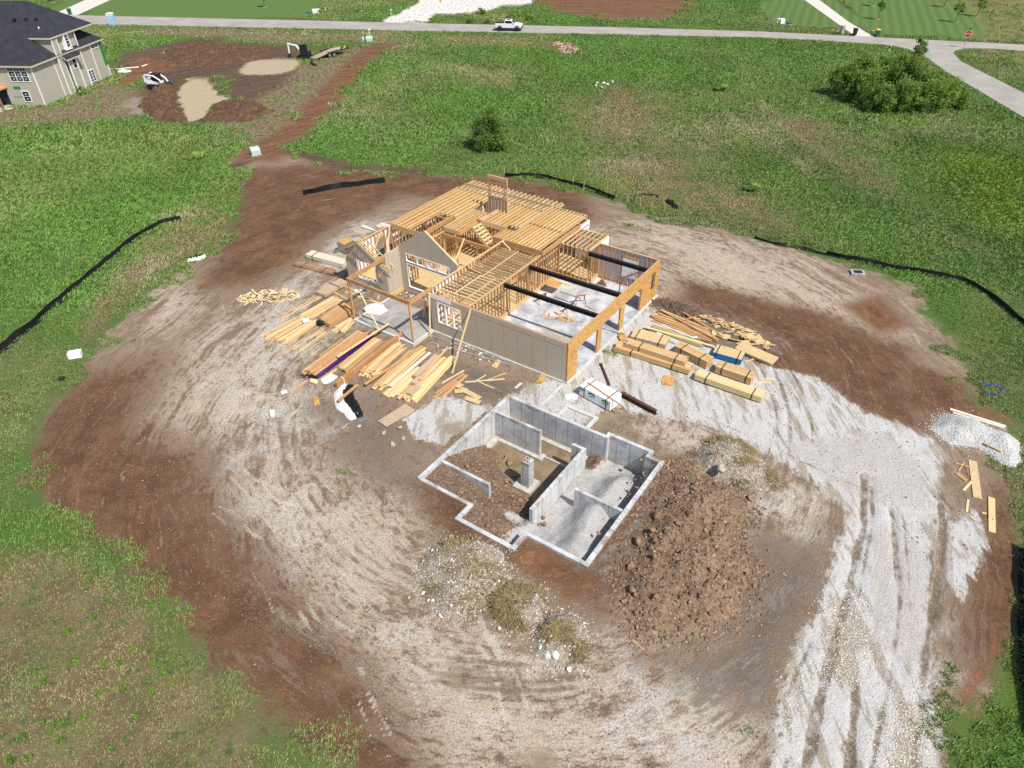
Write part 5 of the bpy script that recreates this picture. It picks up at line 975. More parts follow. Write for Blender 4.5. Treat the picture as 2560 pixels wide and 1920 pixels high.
def strapit(t, B, L, depth, z0, z1, where, mat, w=.035):
    for s in where:
        m = MB(); c = L * s; e = .008
        m.quadhex(B(c - w, c + w, -e, depth + e, z1 + .001, z1 + .011)); m.quadhex(B(c - w, c + w, -e - .008, -e, z0, z1 + .01)); m.quadhex(B(c - w, c + w, depth + e, depth + e + .008, z0, z1 + .01)); m.build('strap', mat, t)
M_STRAP = simple('strap', (.015, .022, .018), .4, .1)
def bundle(a, b, depth, h, n, m, mat, label, z0=None, straps=(.15, .8), jit=.04, bearers=True, group=None, step=0):
    t, a, d, nn, L, zb, B = box_stack('lumber_bundle', a, b, depth, h, mat, label, 'lumber bundle', z0, group, bearers=bearers)
    hh = h / m; ww = depth / n
    for k in range(m):
        for i in range(n):
            if 0 < i < n - 1 and k < m - 1 and k > 0 and (i + k) % 7: pass
            s0 = random.uniform(-jit, jit) + (step * k if i < n // 2 else 0); s1 = L + random.uniform(-jit, jit) - step * k * random.random()
            q = MB(); q.quadhex(B(s0, s1, i * ww + .003, (i + 1) * ww - .003, zb + k * hh + .002, zb + (k + 1) * hh - .002)); q.build('board', mat, t)
    strapit(t, B, L, depth, zb, zb + h, straps, M_STRAP); return t, B, L, zb
def panel_pack(a, b, depth, h, mat, label, lid=None, z0=None, straps=(.15, .8), cat='panel stack', name='panel_stack', sheets=8, bearers=True, edge=None):
    t, a, d, nn, L, zb, B = box_stack(name, a, b, depth, h, mat, label, cat, z0, bearers=bearers)
    m = MB()
    for k in range(sheets):
        j = random.uniform(0, .015); m.quadhex(B(j, L - j, j, depth - j, zb + h * k / sheets + .001, zb + h * (k + 1) / sheets - .001))
    m.build('sheets', edge or mat, t)
    if lid: m = MB(); m.quadhex(B(.01, L - .01, .01, depth - .01, zb + h + .001, zb + h + .02)); m.build('lid', lid, t)
    if straps: strapit(t, B, L, depth, zb, zb + h + .02, straps, M_STRAP)
    return t, B, L, zb
t_, B_, L_, zb_ = panel_pack(Z3(545, 1480), Z3(1300, 1100), 1.0, .28, M_PURPLE, 'long block of beams in purple wrap under a pine board stack', straps=(), cat='wrapped beams', name='wrapped_beams', sheets=1) if False else (None, None, None, None)
pa, pb = Z3(690, 1545), Z3(1312, 1095)
t_, B_, L_, zb_ = panel_pack(pa, pb, 1.05, .30, M_PURPLE, 'long block of beams in purple wrap under a pine board stack', straps=(), cat='wrapped beams', name='wrapped_beams', sheets=2)
zt = max(gz_at(pa), gz_at(pb)) + .40
pile('pine board lying on the purple wrapped beams', 'boards on the purple beams', Z3(520, 1470, .4), Z3(665, 1500, .4), Z3(1110, 1035, .4), Z3(1245, 1075, .4), 6, 5, MB2 + [M_BOARD], .25, .012, z0=zt, shrink=.15)
board(Z3(900, 1300, .7), Z3(1490, 930, .6), .2, .05, M_BOARD, 'long brown board lying on the purple stack and reaching over the porch kerb', z=zt + .27)
pile('pine board in the stack between the purple beams and the big orange beam', 'boards beside the orange beam', Z3(905, 1435), Z3(1000, 1475), Z3(1300, 1120), Z3(1400, 1140), 5, 7, MB1, .1, .012, shrink=.1)
board(Z3(740, 1525), Z3(915, 1420), .22, .05, M_BOARD, 'short plank lying by the near end of the purple wrapped beams')
tag(MB().bar(np.array(Z3(895, 1640)) + [0, 0, .26], np.array(Z3(1625, 1075)) + [0, 0, .26], .22, .5).build('laminated_beam', M_LVL), 'thick orange laminated beam standing on edge, tied with white cord', 'beam')
for f in (.09, .92):
    c = np.array(Z3(895, 1640)) * (1 - f) + np.array(Z3(1625, 1075)) * f + [0, 0, .26]; d = np.array(Z3(1625, 1075)) - np.array(Z3(895, 1640)); yw = math.atan2(d[1], d[0])
    tag(MB().boxw(c, (.05, .26, .54), yw).build('cord', M_WHITE), 'white cord tied round the %s end of the orange beam' % ('near' if f < .5 else 'far'), 'cord')
pile('pine board in the jumbled stack right of the orange beam', 'boards of the jumbled stack', Z3(1165, 1470), Z3(1320, 1510), Z3(1520, 1170), Z3(1640, 1215), 8, 6, MB1, .3, .03, shrink=.2)
pile('pale offcut at the near end of the jumbled stack', 'offcuts at the jumbled stack', Z3(1140, 1500), Z3(1300, 1520), Z3(1210, 1420), Z3(1370, 1470), 7, 3, MB3, .2, .1, cat='offcut', name='offcut')
pile('pine board in the stack under the long brown plank', 'boards under the brown plank', Z3(1275, 1650), Z3(1430, 1640), Z3(1700, 1240), Z3(1890, 1225), 7, 5, [M_BOARD, M_BOARDR, M_BOARDY], .3, .02, shrink=.1)
board(Z3(1205, 1600, .3), Z3(1840, 1175, .3), .22, .06, M_BOARDR, 'long brown plank lying on top of the stacks before the porch corner', z=.30)
board(Z3(1485, 1625, .3), Z3(1925, 1250, .3), .28, .04, M_CREAM, 'long white primed board lying on the lumber before the porch corner', z=.33)
pile('yellow pine board in the nearest stack before the siding wall', 'boards of the nearest stack', Z4(1300, 1050), Z4(1520, 1080), Z4(1770, 620), Z4(1950, 620), 9, 6, [M_BOARDY, M_BOARDY, M_BOARD], .3, .03, shrink=.25)
pile('yellow strip at the left of the nearest stack', 'strips left of the nearest stack', Z4(1130, 1010), Z4(1290, 1040), Z4(1490, 740), Z4(1640, 690), 5, 3, MB3, .3, .04)
for a, b, l in (((1500, 825), (1740, 590), 'pinkish laminated block, rearmost of three in the nearest stack'), ((1475, 905), (1560, 830), 'pinkish laminated block, middle of three in the nearest stack'), ((1430, 1020), (1530, 930), 'pinkish laminated block, front one of three in the nearest stack')):
    p, q = Z4(*a, .3), Z4(*b, .3); tag(MB().bar(p + [0, 0, .12], q + [0, 0, .12], .42, .28).build('laminated_block', M_BROWN_BOARD if False else island_mat('pink_laminate', [(.52, .36, .24), (.60, .44, .31)], .8, .15)), l, 'beam')
board(Z4(1545, 855, .5), Z4(1860, 495, .5), .16, .06, M_BOARD, 'orange board on top of the nearest stack', z=.62)
board(Z4(1790, 870, .1), Z4(2035, 730, .1), .12, .05, M_BOARDY, 'yellow board beside the foot of the wall brace')
for a, b, l in (((1720, 1000), (2035, 780), 'rust brown plank right of the nearest stack'), ((1790, 1045), (2070, 795), 'dull brown plank, outermost right of the nearest stack'), ((1705, 1050), (1960, 860), 'thin pale stick between the two brown planks')):
    board(Z4(*a), Z4(*b), .2 if 'plank' in l else .08, .05, M_BOARDR if 'plank' in l else M_BOARDY, l)
for a, b in (((1930, 985), (2080, 970)), ((2000, 950), (2212, 1060)), ((2050, 1050), (2212, 1110)), ((1960, 930), (2010, 890))):
    board(Z4(*a), Z4(*b), .42, .02, M_OSBP, 'loose strand board offcut in the flat heap left of the foundation corner', 'offcut', 'strand board offcuts', name='offcut', lift=random.random() * .1)
for a, b, w_ in (((545, 1580), (980, 1540), .11), ((640, 1580), (775, 1500), .08), ((700, 1580), (860, 1650), .1), ((1000, 1470), (780, 1560), .05)):
    board(Z5(*a), Z5(*b), w_, .045, M_BOARDY, 'thin pale board strewn on the dark mud before the siding wall', 'board', 'pale boards on the mud')
def sheet_board(pts, mat, label, h=.015, cat='panel', lift=.02, name='panel'):
    z = max(gz_at(p) for p in pts); b = [np.array([p[0], p[1], z + lift]) for p in pts]; return tag(MB().prism(b, (0, 0, h)).build(name, mat), label, cat)
sheet_board([Z4(1085, 1305), Z4(1180, 1370), Z4(1500, 1185), Z4(1390, 1112)], M_OSBB, 'weathered strand board sheet lying on the mud left of the foundation')
sheet_board([Z4(362, 1040), Z4(385, 1128), Z4(445, 1110), Z4(425, 1028)], M_OSB, 'small orange board square lying alone left of the black tarp')
sheet_board([Z4(1358, 1078), Z4(1462, 1145), Z4(1500, 1105), Z4(1400, 1055)], M_BROWN_BOARD, 'brown panel piece at the foot of the nearest stack')
sheet_board([Z5(830, 1400), Z5(890, 1425), Z5(945, 1345), Z5(905, 1320)], M_OSBP, 'pale board square on the mud halfway along the siding wall')
sheet_board([Z5(1325, 1585), Z5(1395, 1590), Z5(1455, 1500), Z5(1390, 1480)], M_OSB, 'strand board piece leaning by the corner of the siding wall', lift=.06)
sheet_board([Z6(945, 1065), Z6(1075, 1090), Z6(1095, 985), Z6(965, 965)], M_OSB, 'square strand board lying alone on the white gravel')
board(Z4(110, 970), Z4(300, 840), .24, .04, M_OSBB, 'short grey spotted board left of the purple beams'); board(Z4(170, 972), Z4(255, 900), .18, .03, M_BOARDR, 'short red board under the grey spotted board')
board(Z4(120, 1245), Z4(240, 1118), .05, .03, M_BOARDY, 'thin stick alone on the mud left of the black tarp', 'stick', name='stick'); board(Z4(690, 1378), Z4(745, 1325), .05, .03, M_BOARDY, 'thin stick lying below the black tarp', 'stick', name='stick')
# tarps and sacks
M_TARP = simple('black_plastic', (.012, .013, .015), .28, .3, 3); M_SHEET = simple('white_plastic', (.66, .66, .65), .5, .05, 3)
def crumple(name, path, wid, mats, label, cat, amp=.16, seed=1, split=.5):
    path = [np.array(p) for p in path]; n, k = 40, 22; V = []; ts = np.linspace(0, 1, n); acc = np.linspace(0, 1, len(path))
    cx_ = np.interp(ts, acc, [p[0] for p in path]); cy_ = np.interp(ts, acc, [p[1] for p in path])
    for i in range(n):
        j = min(i + 1, n - 1); h = max(j - 1, 0); d = np.array([cx_[j] - cx_[h], cy_[j] - cy_[h]]); d /= np.linalg.norm(d) + 1e-9; s = np.array([-d[1], d[0]])
        ww = wid * (.35 + .65 * math.sin(math.pi * min(1, max(0, .08 + .84 * ts[i]))) ** .6)
        for m_ in range(k):
            q = (m_ / (k - 1) - .5) * ww * (1 + .35 * (float(vnoise(ts[i] * 9, seed, 1, seed)) - .5)); x, y = cx_[i] + s[0] * q, cy_[i] + s[1] * q
            edge = min(1, min(m_, k - 1 - m_, i, n - 1 - i) / 2.5); z = gz_at((x, y)) + .015 + edge * amp * (abs(float(fbm(x, y, 4.2, 3, seed)) - .5) * 3.2 + .25)
            V.append((x, y, z))
    me = MB(); me.v = V; half = []
    for part_ in (0, 1):
        if part_: me.mat(1)
        for i in range(n - 1):
            for m_ in range(k - 1):
                if (m_ < split * k) == (part_ == 0): a = i * k + m_; me.f.append((a, a + 1, a + k + 1, a + k)); me.uv += [(0, 0)] * 4
    o = me.build(name, mats, smooth=False); sf = o.modifiers.new('s', 'SOLIDIFY'); sf.thickness = .006; return tag(o, label, cat)
crumple('plastic_tarp', [Z4(760, 885), Z4(700, 985), Z4(720, 1090), Z4(790, 1170), Z4(850, 1265)], 1.35, [M_SHEET, M_TARP], 'crumpled black and white tarp on the mud before the lumber', 'tarp', .16, 3, .42)
board(Z4(645, 1085, .25), Z4(865, 905, .25), .24, .05, M_BOARDR, 'orange plank weighing down the black and white tarp', z=.34)
crumple('plastic_sheet', [Z3(1210, 810), Z3(1310, 780), Z3(1420, 830)], 1.5, [M_SHEET], 'white plastic sheet crumpled on the porch slab', 'plastic sheet', .2, 5, 1.1).location.z += .2
crumple('plastic_sheet', [Z7(1310, 115), Z7(1360, 105), Z7(1420, 110)], .7, [M_SHEET], 'white cloth crumpled beside the white lumber pack', 'cloth', .12, 8, 1.1)
crumple('plastic_sheet', [Z3(730, 1570), Z3(800, 1540), Z3(870, 1490)], .9, [M_SHEET], 'torn white wrapper by the near end of the purple beams', 'wrapper', .1, 9, 1.1)
crumple('plastic_sheet', [Z3(1085, 575), Z3(1130, 560), Z3(1190, 590)], .5, [M_SHEET], 'small white plastic rag below the small gable wall', 'rag', .1, 12, 1.1)
crumple('plastic_tarp', [Z3(670, 945), Z3(720, 935), Z3(755, 955)], .6, [M_TARP], 'black plastic scrap on the end of the thick reddish stack', 'plastic scrap', .16, 14, 1.1).location.z += .2
crumple('plastic_sheet', [S(405, 565), S(430, 560), S(445, 555)], .9, [M_SHEET, M_TARP], 'white and black plastic scraps in the grass left of the plot', 'plastic scrap', .2, 15, .5)
M_JUG = simple('cream_plastic', (.66, .60, .36), .45, .05)
t = thing('plastic_drum', np.array(Z4(378, 870)), 'cream plastic drum lying left of the purple beams', 'drum'); c = np.array(Z4(378, 870)) + [0, 0, gz_at(Z4(378, 870))]
MB().tube([c + [-.24, .1, .17], c + [-.2, .08, .17], c + [.2, -.1, .17], c + [.24, -.12, .17]], [.13, .18, .18, .13], 12).build('barrel', M_JUG, t, smooth=False); MB().tube([c + [.24, -.12, .2], c + [.29, -.14, .2]], .05, 8).build('cap', M_WHITE, t)
def bucket(c, label, mat=M_WHITE, yaw=0, r=.15):
    c = np.array(c, float); c[2] = gz_at(c); t = thing('bucket', c, label, 'bucket'); d = np.array([math.cos(yaw), math.sin(yaw), 0])
    MB().tube([c + [0, 0, r] - d * .18, c + [0, 0, r] + d * .18], [r * .85, r], 14).build('shell', mat, t); MB().tube([c + [0, 0, r] + d * .18, c + [0, 0, r] + d * .2], [r * 1.08, r * 1.08], 14).build('rim', mat, t)
bucket(Z4(45, 992), 'white bucket lying on the pale ground left of the lumber', yaw=.5); bucket(S(589, 897), 'white bucket lying on the pale ground below the board square', yaw=1.9, r=.17)
bucket(S(133, 820), 'dark bucket in the dirt at the left edge of the plot', M_STEEL, .3)
tag(MB().boxw(np.array(S(165, 771)) + [0, 0, .25], (.9, .55, .45), .3).build('cooler_box', M_WHITE), 'pale box standing in the grass edge left of the plot', 'box')
# scrap heaps
def scraps(label, group, c, rx, ry, rot, n, lr, mats, hmax, cat='offcut', name='offcut', wr=(.07, .16), dirn=None):
    c = np.array(c, float); cr_, sr_ = math.cos(rot), math.sin(rot)
    for i in range(n):
        r = math.sqrt(random.random()); a = random.random() * 6.28; x, y = rx * r * math.cos(a), ry * r * math.sin(a); p = c + [x * cr_ - y * sr_, x * sr_ + y * cr_, 0]
        L = random.uniform(*lr); yw = random.random() * 6.28 if dirn is None else dirn + random.gauss(0, .45)
        z = gz_at(p) + .04 + hmax * (1 - r) * random.random()
        tag(MB().boxw((p[0], p[1], z), (L, random.uniform(*wr), random.uniform(.025, .07)), yw, random.gauss(0, .22), random.gauss(0, .25)).build(name, random.choice(mats)), label, cat, group)
scraps('wood offcut in the scattered heap left of all the lumber', 'offcuts of the left heap', Z3(150, 640), 2.6, 1.25, .1, 150, (.15, .75), [M_BOARDY, M_BOARDY, M_BOARD, M_CREAM], .3)
scraps('pine offcut on the garage slab', 'offcuts on the garage slab', Z5(1560, 850, .2), 1.5, .5, -.5, 12, (.2, 1.0), [M_BOARD, M_OSB], .06)
for o in [o for o in bpy.data.objects if o.get('group') == 'offcuts on the garage slab']: o.location.z += GS + .02
scraps('splintered stick in the scrap ridge at the edge of the right lumber yard', 'sticks of the scrap ridge', Z6(1540, 380), 3.2, .55, -.58, 95, (.3, 1.1), MB1, .4, 'stick', 'stick', (.04, .1), -.35)
scraps('strand board offcut behind the blue pack', 'offcuts behind the blue pack', Z6(1790, 560), 2.4, .7, -.5, 22, (.5, 1.5), [M_OSBP, M_OSBP, M_BOARD], .25, 'offcut', 'offcut', (.25, .6), -.5)
# lumber yard right of the garage
pile('long reddish board in the fan of boards right of the garage', 'boards of the fan', Z6(1500, 600), Z6(1600, 520), Z6(830, 360), Z6(960, 240), 9, 3, MB2 + [M_BOARDR], .35, .05, keep=.9, shrink=.2)
for a, b in (((1590, 520), (1110, 230)), ((1500, 600), (1070, 470)), ((1570, 590), (940, 255)), ((1180, 365), (1325, 325))): board(Z6(*a, .2), Z6(*b, .2), .12, .05, M_BOARDR, 'single board lying across the fan of boards right of the garage', 'board', 'boards across the fan', z=.24 + .05 * random.random())
pile('greenish treated board between the tan panel pack and the fan', 'treated boards', Z6(1375, 660), Z6(1420, 630), Z6(815, 480), Z6(850, 425), 5, 5, [M_GREEN_BOARD], .12, .01)
board(Z6(1520, 635, .3), Z6(760, 420, .3), .2, .05, M_BOARDY, 'long yellow board beside the treated boards', z=.2); board(Z6(1130, 615, .2), Z6(890, 512, .2), .12, .05, M_WHITE, 'white trim piece on the treated boards', z=.34)
tag(MB().tube([Z6(950, 410, .3), Z6(1140, 485, .3), Z6(1290, 548, .3)], .055, 10).tube([Z6(1290, 548, .3), Z6(1338, 545, .3)], .07, 10).build('drain_pipe', M_WHITE), 'white plastic pipe lying on the boards right of the garage', 'pipe')
panel_pack(Z6(592, 592), Z6(980, 690), 1.25, .38, M_TRIM_TAN, 'pack of tan siding panels under strand board lids beside the garage apron', lid=M_OSBP)
sheet_board([Z6(450, 515), Z6(495, 605), Z6(565, 585), Z6(520, 502)], M_OSB, 'strand board piece leaning at the garage end of the lumber packs', lift=.15)
A_, B2_ = Z6(405, 706), Z6(1245, 968)
bundle(A_, B2_, .95, .36, 7, 4, M_BOARD, 'long bundle of pine boards lying nearest the garage apron', straps=(.24, .78), step=.03)
bundle(Z6(520, 650, .45), Z6(1200, 870, .45), .75, .36, 6, 5, M_BOARD, 'shorter pine bundle stacked on the long bundle nearest the garage apron', z0=.5, straps=(.26, .84), bearers=False, step=.05)
bundle(Z6(1080, 722), Z6(1432, 900), .85, .62, 6, 9, M_BOARD, 'tall square pine bundle behind the long bundle, in the middle of the yard', straps=(.2, .78))
M_BLUE = simple('blue_edge_paint', (.01, .17, .42), .45, .1)
panel_pack(Z6(1500, 772), Z6(1815, 860), 1.15, .42, M_BLUE, 'strand board pack with bright blue painted edges', lid=M_OSBP, straps=(.12, .85), edge=M_BLUE)
panel_pack(Z6(1745, 695), Z6(2155, 872), 1.1, .2, M_OSBP, 'low stack of bare strand board sheets right of the blue pack', straps=(), sheets=6)
bundle(Z6(1528, 948), Z6(1920, 1082), .9, .55, 6, 8, M_BOARD, 'pine bundle in front of the blue pack', straps=(.18, .86))
bundle(Z6(1303, 1026), Z6(2036, 1284), .8, .42, 6, 5, M_BOARDY, 'long pale yellow bundle at the front of the lumber yard', straps=(.17, .86), jit=.02)
for a, b, l in (((1890, 1080), (2212, 1190), 'long strip of strand board beside the pale yellow bundle'), ((2060, 1005), (2200, 1010), 'pale stick right of the front pine bundle'), ((1985, 1055), (2160, 1035), 'white stick lying across the pale ones right of the front pine bundle'), ((1870, 815), (2010, 775), 'pale stick leaning on the end of the blue pack'), ((1930, 515), (2090, 590), 'brown plank at the far end of the scrap ridge')): board(Z6(*a), Z6(*b), .1, .05, M_BOARDY, l, 'board')
# white wrapped lumber pack with its printed mark
M_PACK = simple('white_pack_wrap', (.84, .85, .86), .45, .02); M_LEAF = simple('green_print', (.03, .20, .03), .6, .1); M_INK = simple('dark_print', (.03, .05, .04), .6, .1)
t, B_, L_, zb_ = panel_pack(Z6(32, 1190), Z6(372, 1375), 1.25, .78, M_PACK, 'white wrapped lumber pack printed with green arches, in front of the garage', cat='lumber pack', name='lumber_pack', sheets=1, straps=(.16, .86))
fa = np.array(B_(0, 0, 0, 0, 0, 0)[0]); fd = np.array(B_(1, 0, 0, 0, 0, 0)[0]) - fa
nrm = np.array([fd[1], -fd[0], 0])
for s in (.03, .40, .83):
    c = fa + fd * L_ * s + nrm * .013 + np.array([0, 0, zb_ + .48]); cut0 = -.5 if s > .1 else .0
    m = MB(); pts = []
    for k in range(13): an = math.pi * k / 12; pts.append(c + fd * .30 * math.cos(an) * (1 if s > .1 or math.cos(an) > 0 else .2) + np.array([0, 0, .20 * math.sin(an)]))
    for k in range(12, -1, -1): an = math.pi * k / 12; pts.append(c + fd * .23 * math.cos(an) * (1 if s > .1 or math.cos(an) > 0 else .2) + np.array([0, 0, .06 * math.sin(an) - .01]))
    m.prism(pts, nrm * .004).build('printed_arch', M_LEAF, t)
    lettering(t, c + np.array([0, 0, -.10]) + nrm * .004, fd, ZD, 'canyon' if s > .1 else 'yon', .17 if s > .1 else .12, M_INK)
board(Z6(128, 1045, .9), Z6(520, 1335, .75), .1, .045, M_BOARDR, 'thin brown board lying diagonally over the white lumber pack', z=.9)
t = thing('steel_beam', Z6(690, 1290), 'long dark steel beam lying on the gravel behind the white lumber pack', 'steel beam'); a, b = np.array(Z6(497, 1195)), np.array(Z6(885, 1405)); a[2] = b[2] = max(gz_at(a), gz_at(b)) + .02
mm = MB(); up = np.array([0, 0, 1.]); mm.bar(a + up * .012, b + up * .012, .24, .024).bar(a + up * .17, b + up * .17, .02, .28).bar(a + up * .325, b + up * .325, .24, .024); mm.build('web', M_RUST, t)
tag(MB().bar(Z6(277, 840, .1), Z6(372, 1072, .1), .12, .12).boxw(Z6(277, 840, .1), (.22, .22, .02)).build('steel_post', M_RUST), 'short rusty steel post lying on the gravel in front of the garage', 'steel post')
# packs left of and behind the house
panel_pack(Z3(555, 208), Z3(965, 322), .95, .38, M_CREAM, 'strapped pack of cream boards left of the small gable', straps=(.18,), cat='lumber pack', name='lumber_pack', sheets=6)
bundle(Z3(410, 287), Z3(812, 398), .95, .14, 6, 2, M_BROWN_BOARD, 'flat dark brown plank bundle left of the small gable', straps=(.22, .78), bearers=False)
panel_pack(Z3(765, 648), Z3(1025, 497), 1.05, .26, M_OSBB, 'stack of mottled strand board with red edges left of the porch', straps=(.6,), edge=[M_OSBB], sheets=5)
M_REDE = simple('red_edge_paint', (.32, .05, .03), .6, .1)
panel_pack(Z1(25, 925), Z1(110, 960), 1.2, .9, M_TRIM_TAN, 'grey panel pack with a strand board lid behind the small gable', lid=M_OSB, straps=(), sheets=3)
pile('white primed board in the stack behind the left house wall', 'white boards behind the house', Z1(470, 720), Z1(420, 690), Z1(290, 665), Z1(310, 640), 4, 3, [M_CREAM], .15, .02); pile('white primed board lying against the corner of the upper floor', 'white boards at the house corner', Z1(590, 650), Z1(560, 625), Z1(450, 660), Z1(500, 612), 4, 2, [M_CREAM], .15, .02)
pile('brown board lying behind the left house wall', 'brown boards behind the house', Z1(350, 745), Z1(300, 760), Z1(165, 690), Z1(200, 700), 3, 1, [M_BROWN_BOARD, M_OSBP], .1, .02)
for a, b in (((945, 500), (1100, 560)), ((990, 575), (1090, 600)), ((745, 520), (1000, 650)), ((1100, 615), (1390, 710)), ((1130, 640), (1290, 665)), ((1345, 655), (1375, 590)), ((990, 680), (1150, 590))): board(Z3(*a), Z3(*b), .18, .05, random.choice(MB1), 'board lying on the mud below the small gable wall', 'board', 'boards below the small gable')
# sawhorse and clutter on the garage slab
for c, yw, l in ((Z5(1390, 690, .15), .5, 'sawhorse under the strand board on the garage slab'), (Z5(1815, 700, .15), .2, 'sawhorse with a plank end on the garage slab'), (Z5(1690, 800, .15), .6, 'sawhorse standing nearest the steel beam on the garage slab')):
    c = np.array(c); t = thing('sawhorse', c, l, 'sawhorse'); d = np.array([math.cos(yw), math.sin(yw), 0]); n = np.array([-d[1], d[0], 0])
    MB().bar(c - d * .45 + [0, 0, .72], c + d * .45 + [0, 0, .72], .09, .09).build('top_rail', M_BROWN_BOARD, t)
    for e in (-1, 1):
        for f in (-1, 1): MB().bar(c + d * .4 * e + n * .28 * f, c + d * .32 * e + n * .03 * f + [0, 0, .69], .04, .08).build('leg', M_BROWN_BOARD, t)
tag(MB().boxw(np.array(Z5(1520, 575, .15)) + [0, 0, .82], (1.25, 1.0, .02), -.6, .03).build('panel', M_OSB), 'strand board sheet resting on a sawhorse on the garage slab', 'panel')
board(Z5(1590, 585, .8), Z5(1825, 665, .8), .12, .05, M_BROWN_BOARD, 'brown plank resting on the sawhorses on the garage slab', z=.93)
for a, b, w_ in (((1425, 870), (1850, 910), .09), ((1255, 905), (1690, 1110), .1), ((1870, 725), (1985, 790), .09), ((1565, 450), (1680, 500), .2), ((1490, 480), (1540, 470), .3), ((1985, 670), (2035, 655), .12)): board(Z5(*a, .16), Z5(*b, .16), w_, .04, random.choice(MB2), 'loose board on the garage slab', 'board', 'loose boards on the garage slab', z=GS + .005)
tag(MB().prism([np.array(Z2(1105, 1280, .2)), np.array(Z2(1225, 1310, .2)), np.array(Z2(1180, 1220, 1.0))], (.02, .03, 0)).build('panel', M_OSB), 'triangular strand board piece leaning on the inner garage wall', 'panel')
for a, b, l in (((185, 1070), (990, 1340), 'long grey steel pipe lying nearest the siding wall'), ((160, 1140), (1030, 1385), 'long grey steel pipe lying second from the siding wall')):
    p, q = np.array(Z5(*a)), np.array(Z5(*b)); p[2] = gz_at(p) + .05; q[2] = gz_at(q) + .05; tag(MB().tube([p, (p + q) / 2, q], .05, 8).build('steel_pipe', simple('galvanised_pipe', (.30, .30, .31), .4, .2, 2)), l, 'pipe')
scraps('scrap of white packing on the mud along the siding wall', 'packing scraps along the siding wall', Z5(620, 1250), 3.2, .8, -.36, 26, (.08, .3), [M_WHITE, M_WHITE, M_BOARDY], .03, 'scrap', 'packing_scrap', (.05, .12))
scraps('scrap of litter on the ground under the porch gable', 'litter under the gable', Z1(790, 1400), .8, .5, 0, 22, (.06, .22), [M_WHITE, M_BROWN_BOARD, M_TARP], .03, 'scrap', 'litter_scrap', (.04, .1))
# the right edge of the plot
for a, b, w_, mt, l in (((1070, 222), (1490, 355), .22, M_CREAM, 'long pale board behind the white gravel pile, upper one'), ((1090, 248), (1480, 365), .14, M_CREAM, 'long pale board behind the white gravel pile, lower one'), ((1240, 612), (1275, 896), .45, M_OSBP, 'wide yellow plank standing out on the dirt below the gravel pile'), ((1380, 895), (1385, 1155), .34, M_BOARDY, 'nearer pair of yellow planks at the right edge of the plot'), ((1120, 705), (1195, 765), .28, M_BOARDR, 'short red board left of the wide yellow plank'), ((1170, 838), (1230, 772), .14, M_BOARDY, 'short pale board left of the wide yellow plank'), ((1195, 998), (1205, 908), .12, M_BOARDY, 'short upright lying stick below the wide yellow plank'), ((1110, 628), (1220, 660), .08, M_BOARD, 'thin stick touching the top of the wide yellow plank'), ((1135, 692), (1175, 622), .09, M_BOARD, 'stick crossing the thin one by the wide yellow plank'), ((1180, 650), (1212, 722), .09, M_BROWN_BOARD, 'dark stick beside the wide yellow plank'), ((1310, 505), (1445, 572), .1, M_BOARD, 'stick lying on the foot of the white gravel pile'), ((1220, 1035), (1260, 1065), .1, M_BOARDY, 'small offcut left of the nearer yellow planks'), ((1308, 1008), (1342, 1012), .12, M_BOARDY, 'small block beside the nearer yellow planks')):
    board(ZG(*a), ZG(*b), w_, .05, mt, l, lift=.3 if 'pile' in l and 'foot' in l else 0)
hp = [np.array(ZG(1395 + 68 * math.cos(a) * (1 + .05 * math.sin(3 * a)), 82 + 40 * math.sin(a))) + [0, 0, .16 + .04 * math.sin(5 * a)] for a in np.linspace(0, 12.2, 60)]
tag(MB().tube(hp + [np.array(ZG(1290, 25)) + [0, 0, .1]], .022, 6).build('hose', simple('blue_hose', (.02, .09, .42), .4, .05)), 'coil of blue hose on the dirt at the right edge of the plot', 'hose')
for a, b, l in (((540, 310), (490, 430), 'thin stick right of the foundation corner'), ((1320, 1085), (1345, 1105), 'splinter on the dark mud right of the dirt pile'), ((280, 1545), (365, 1620), 'thin dark stick below the dirt pile')): board(ZP(*a), ZP(*b), .05, .03, M_BOARD, l, 'stick', name='stick')
# ================================================================ THE FINISHED HOUSE AT THE UPPER LEFT
ZH = zoomer(0, 0, .18083); HC = ZH(640, 1470); HR = np.array([.10498, .99447, 0]); HL = np.array([-.99447, .10498, 0])
def Q(r, l, z): return HC + HR * r + HL * l + np.array([0, 0, z])
def lap_mat():
    g = G('lap_siding'); p = g.pos(); s = g.n('ShaderNodeSeparateXYZ'); g.put(s.inputs[0], p); f = g.math('FRACT', g.math('DIVIDE', s.outputs[2], .205)); ln = g.rng(f, .72, 1.0)
    n = g.noise(p, 1.2, 3); c = g.mix(n, (.45, .42, .345), (.52, .485, .40)); c = g.mix(g.math('MULTIPLY', ln, .45), c, (.12, .11, .09)); g.bump(f, .4, .03); return g.out(c, .65)
M_LAP = lap_mat()
def shingle_mat():
    g = G('shingles'); uv = g.uv(); b = g.n('ShaderNodeTexBrick'); g.put(b.inputs[0], uv); b.inputs['Scale'].default_value = 3.0; b.inputs['Mortar Size'].default_value = .012
    g.put(b.inputs[1], (.022, .023, .031)); g.put(b.inputs[2], (.042, .043, .054)); g.put(b.inputs[3], (.012, .012, .016)); n = g.noise(g.pos(), .8, 5, .7); c = g.mix(g.rng(n, .4, .7, 0, .5), b.outputs[0], (.055, .056, .068)); return g.out(c, .85)
M_SHING = shingle_mat()
M_FASCIA = simple('tan_fascia', (.60, .52, .40), .6, .05); M_CORNER = simple('white_corner_board', (.80, .80, .77), .6, .03)
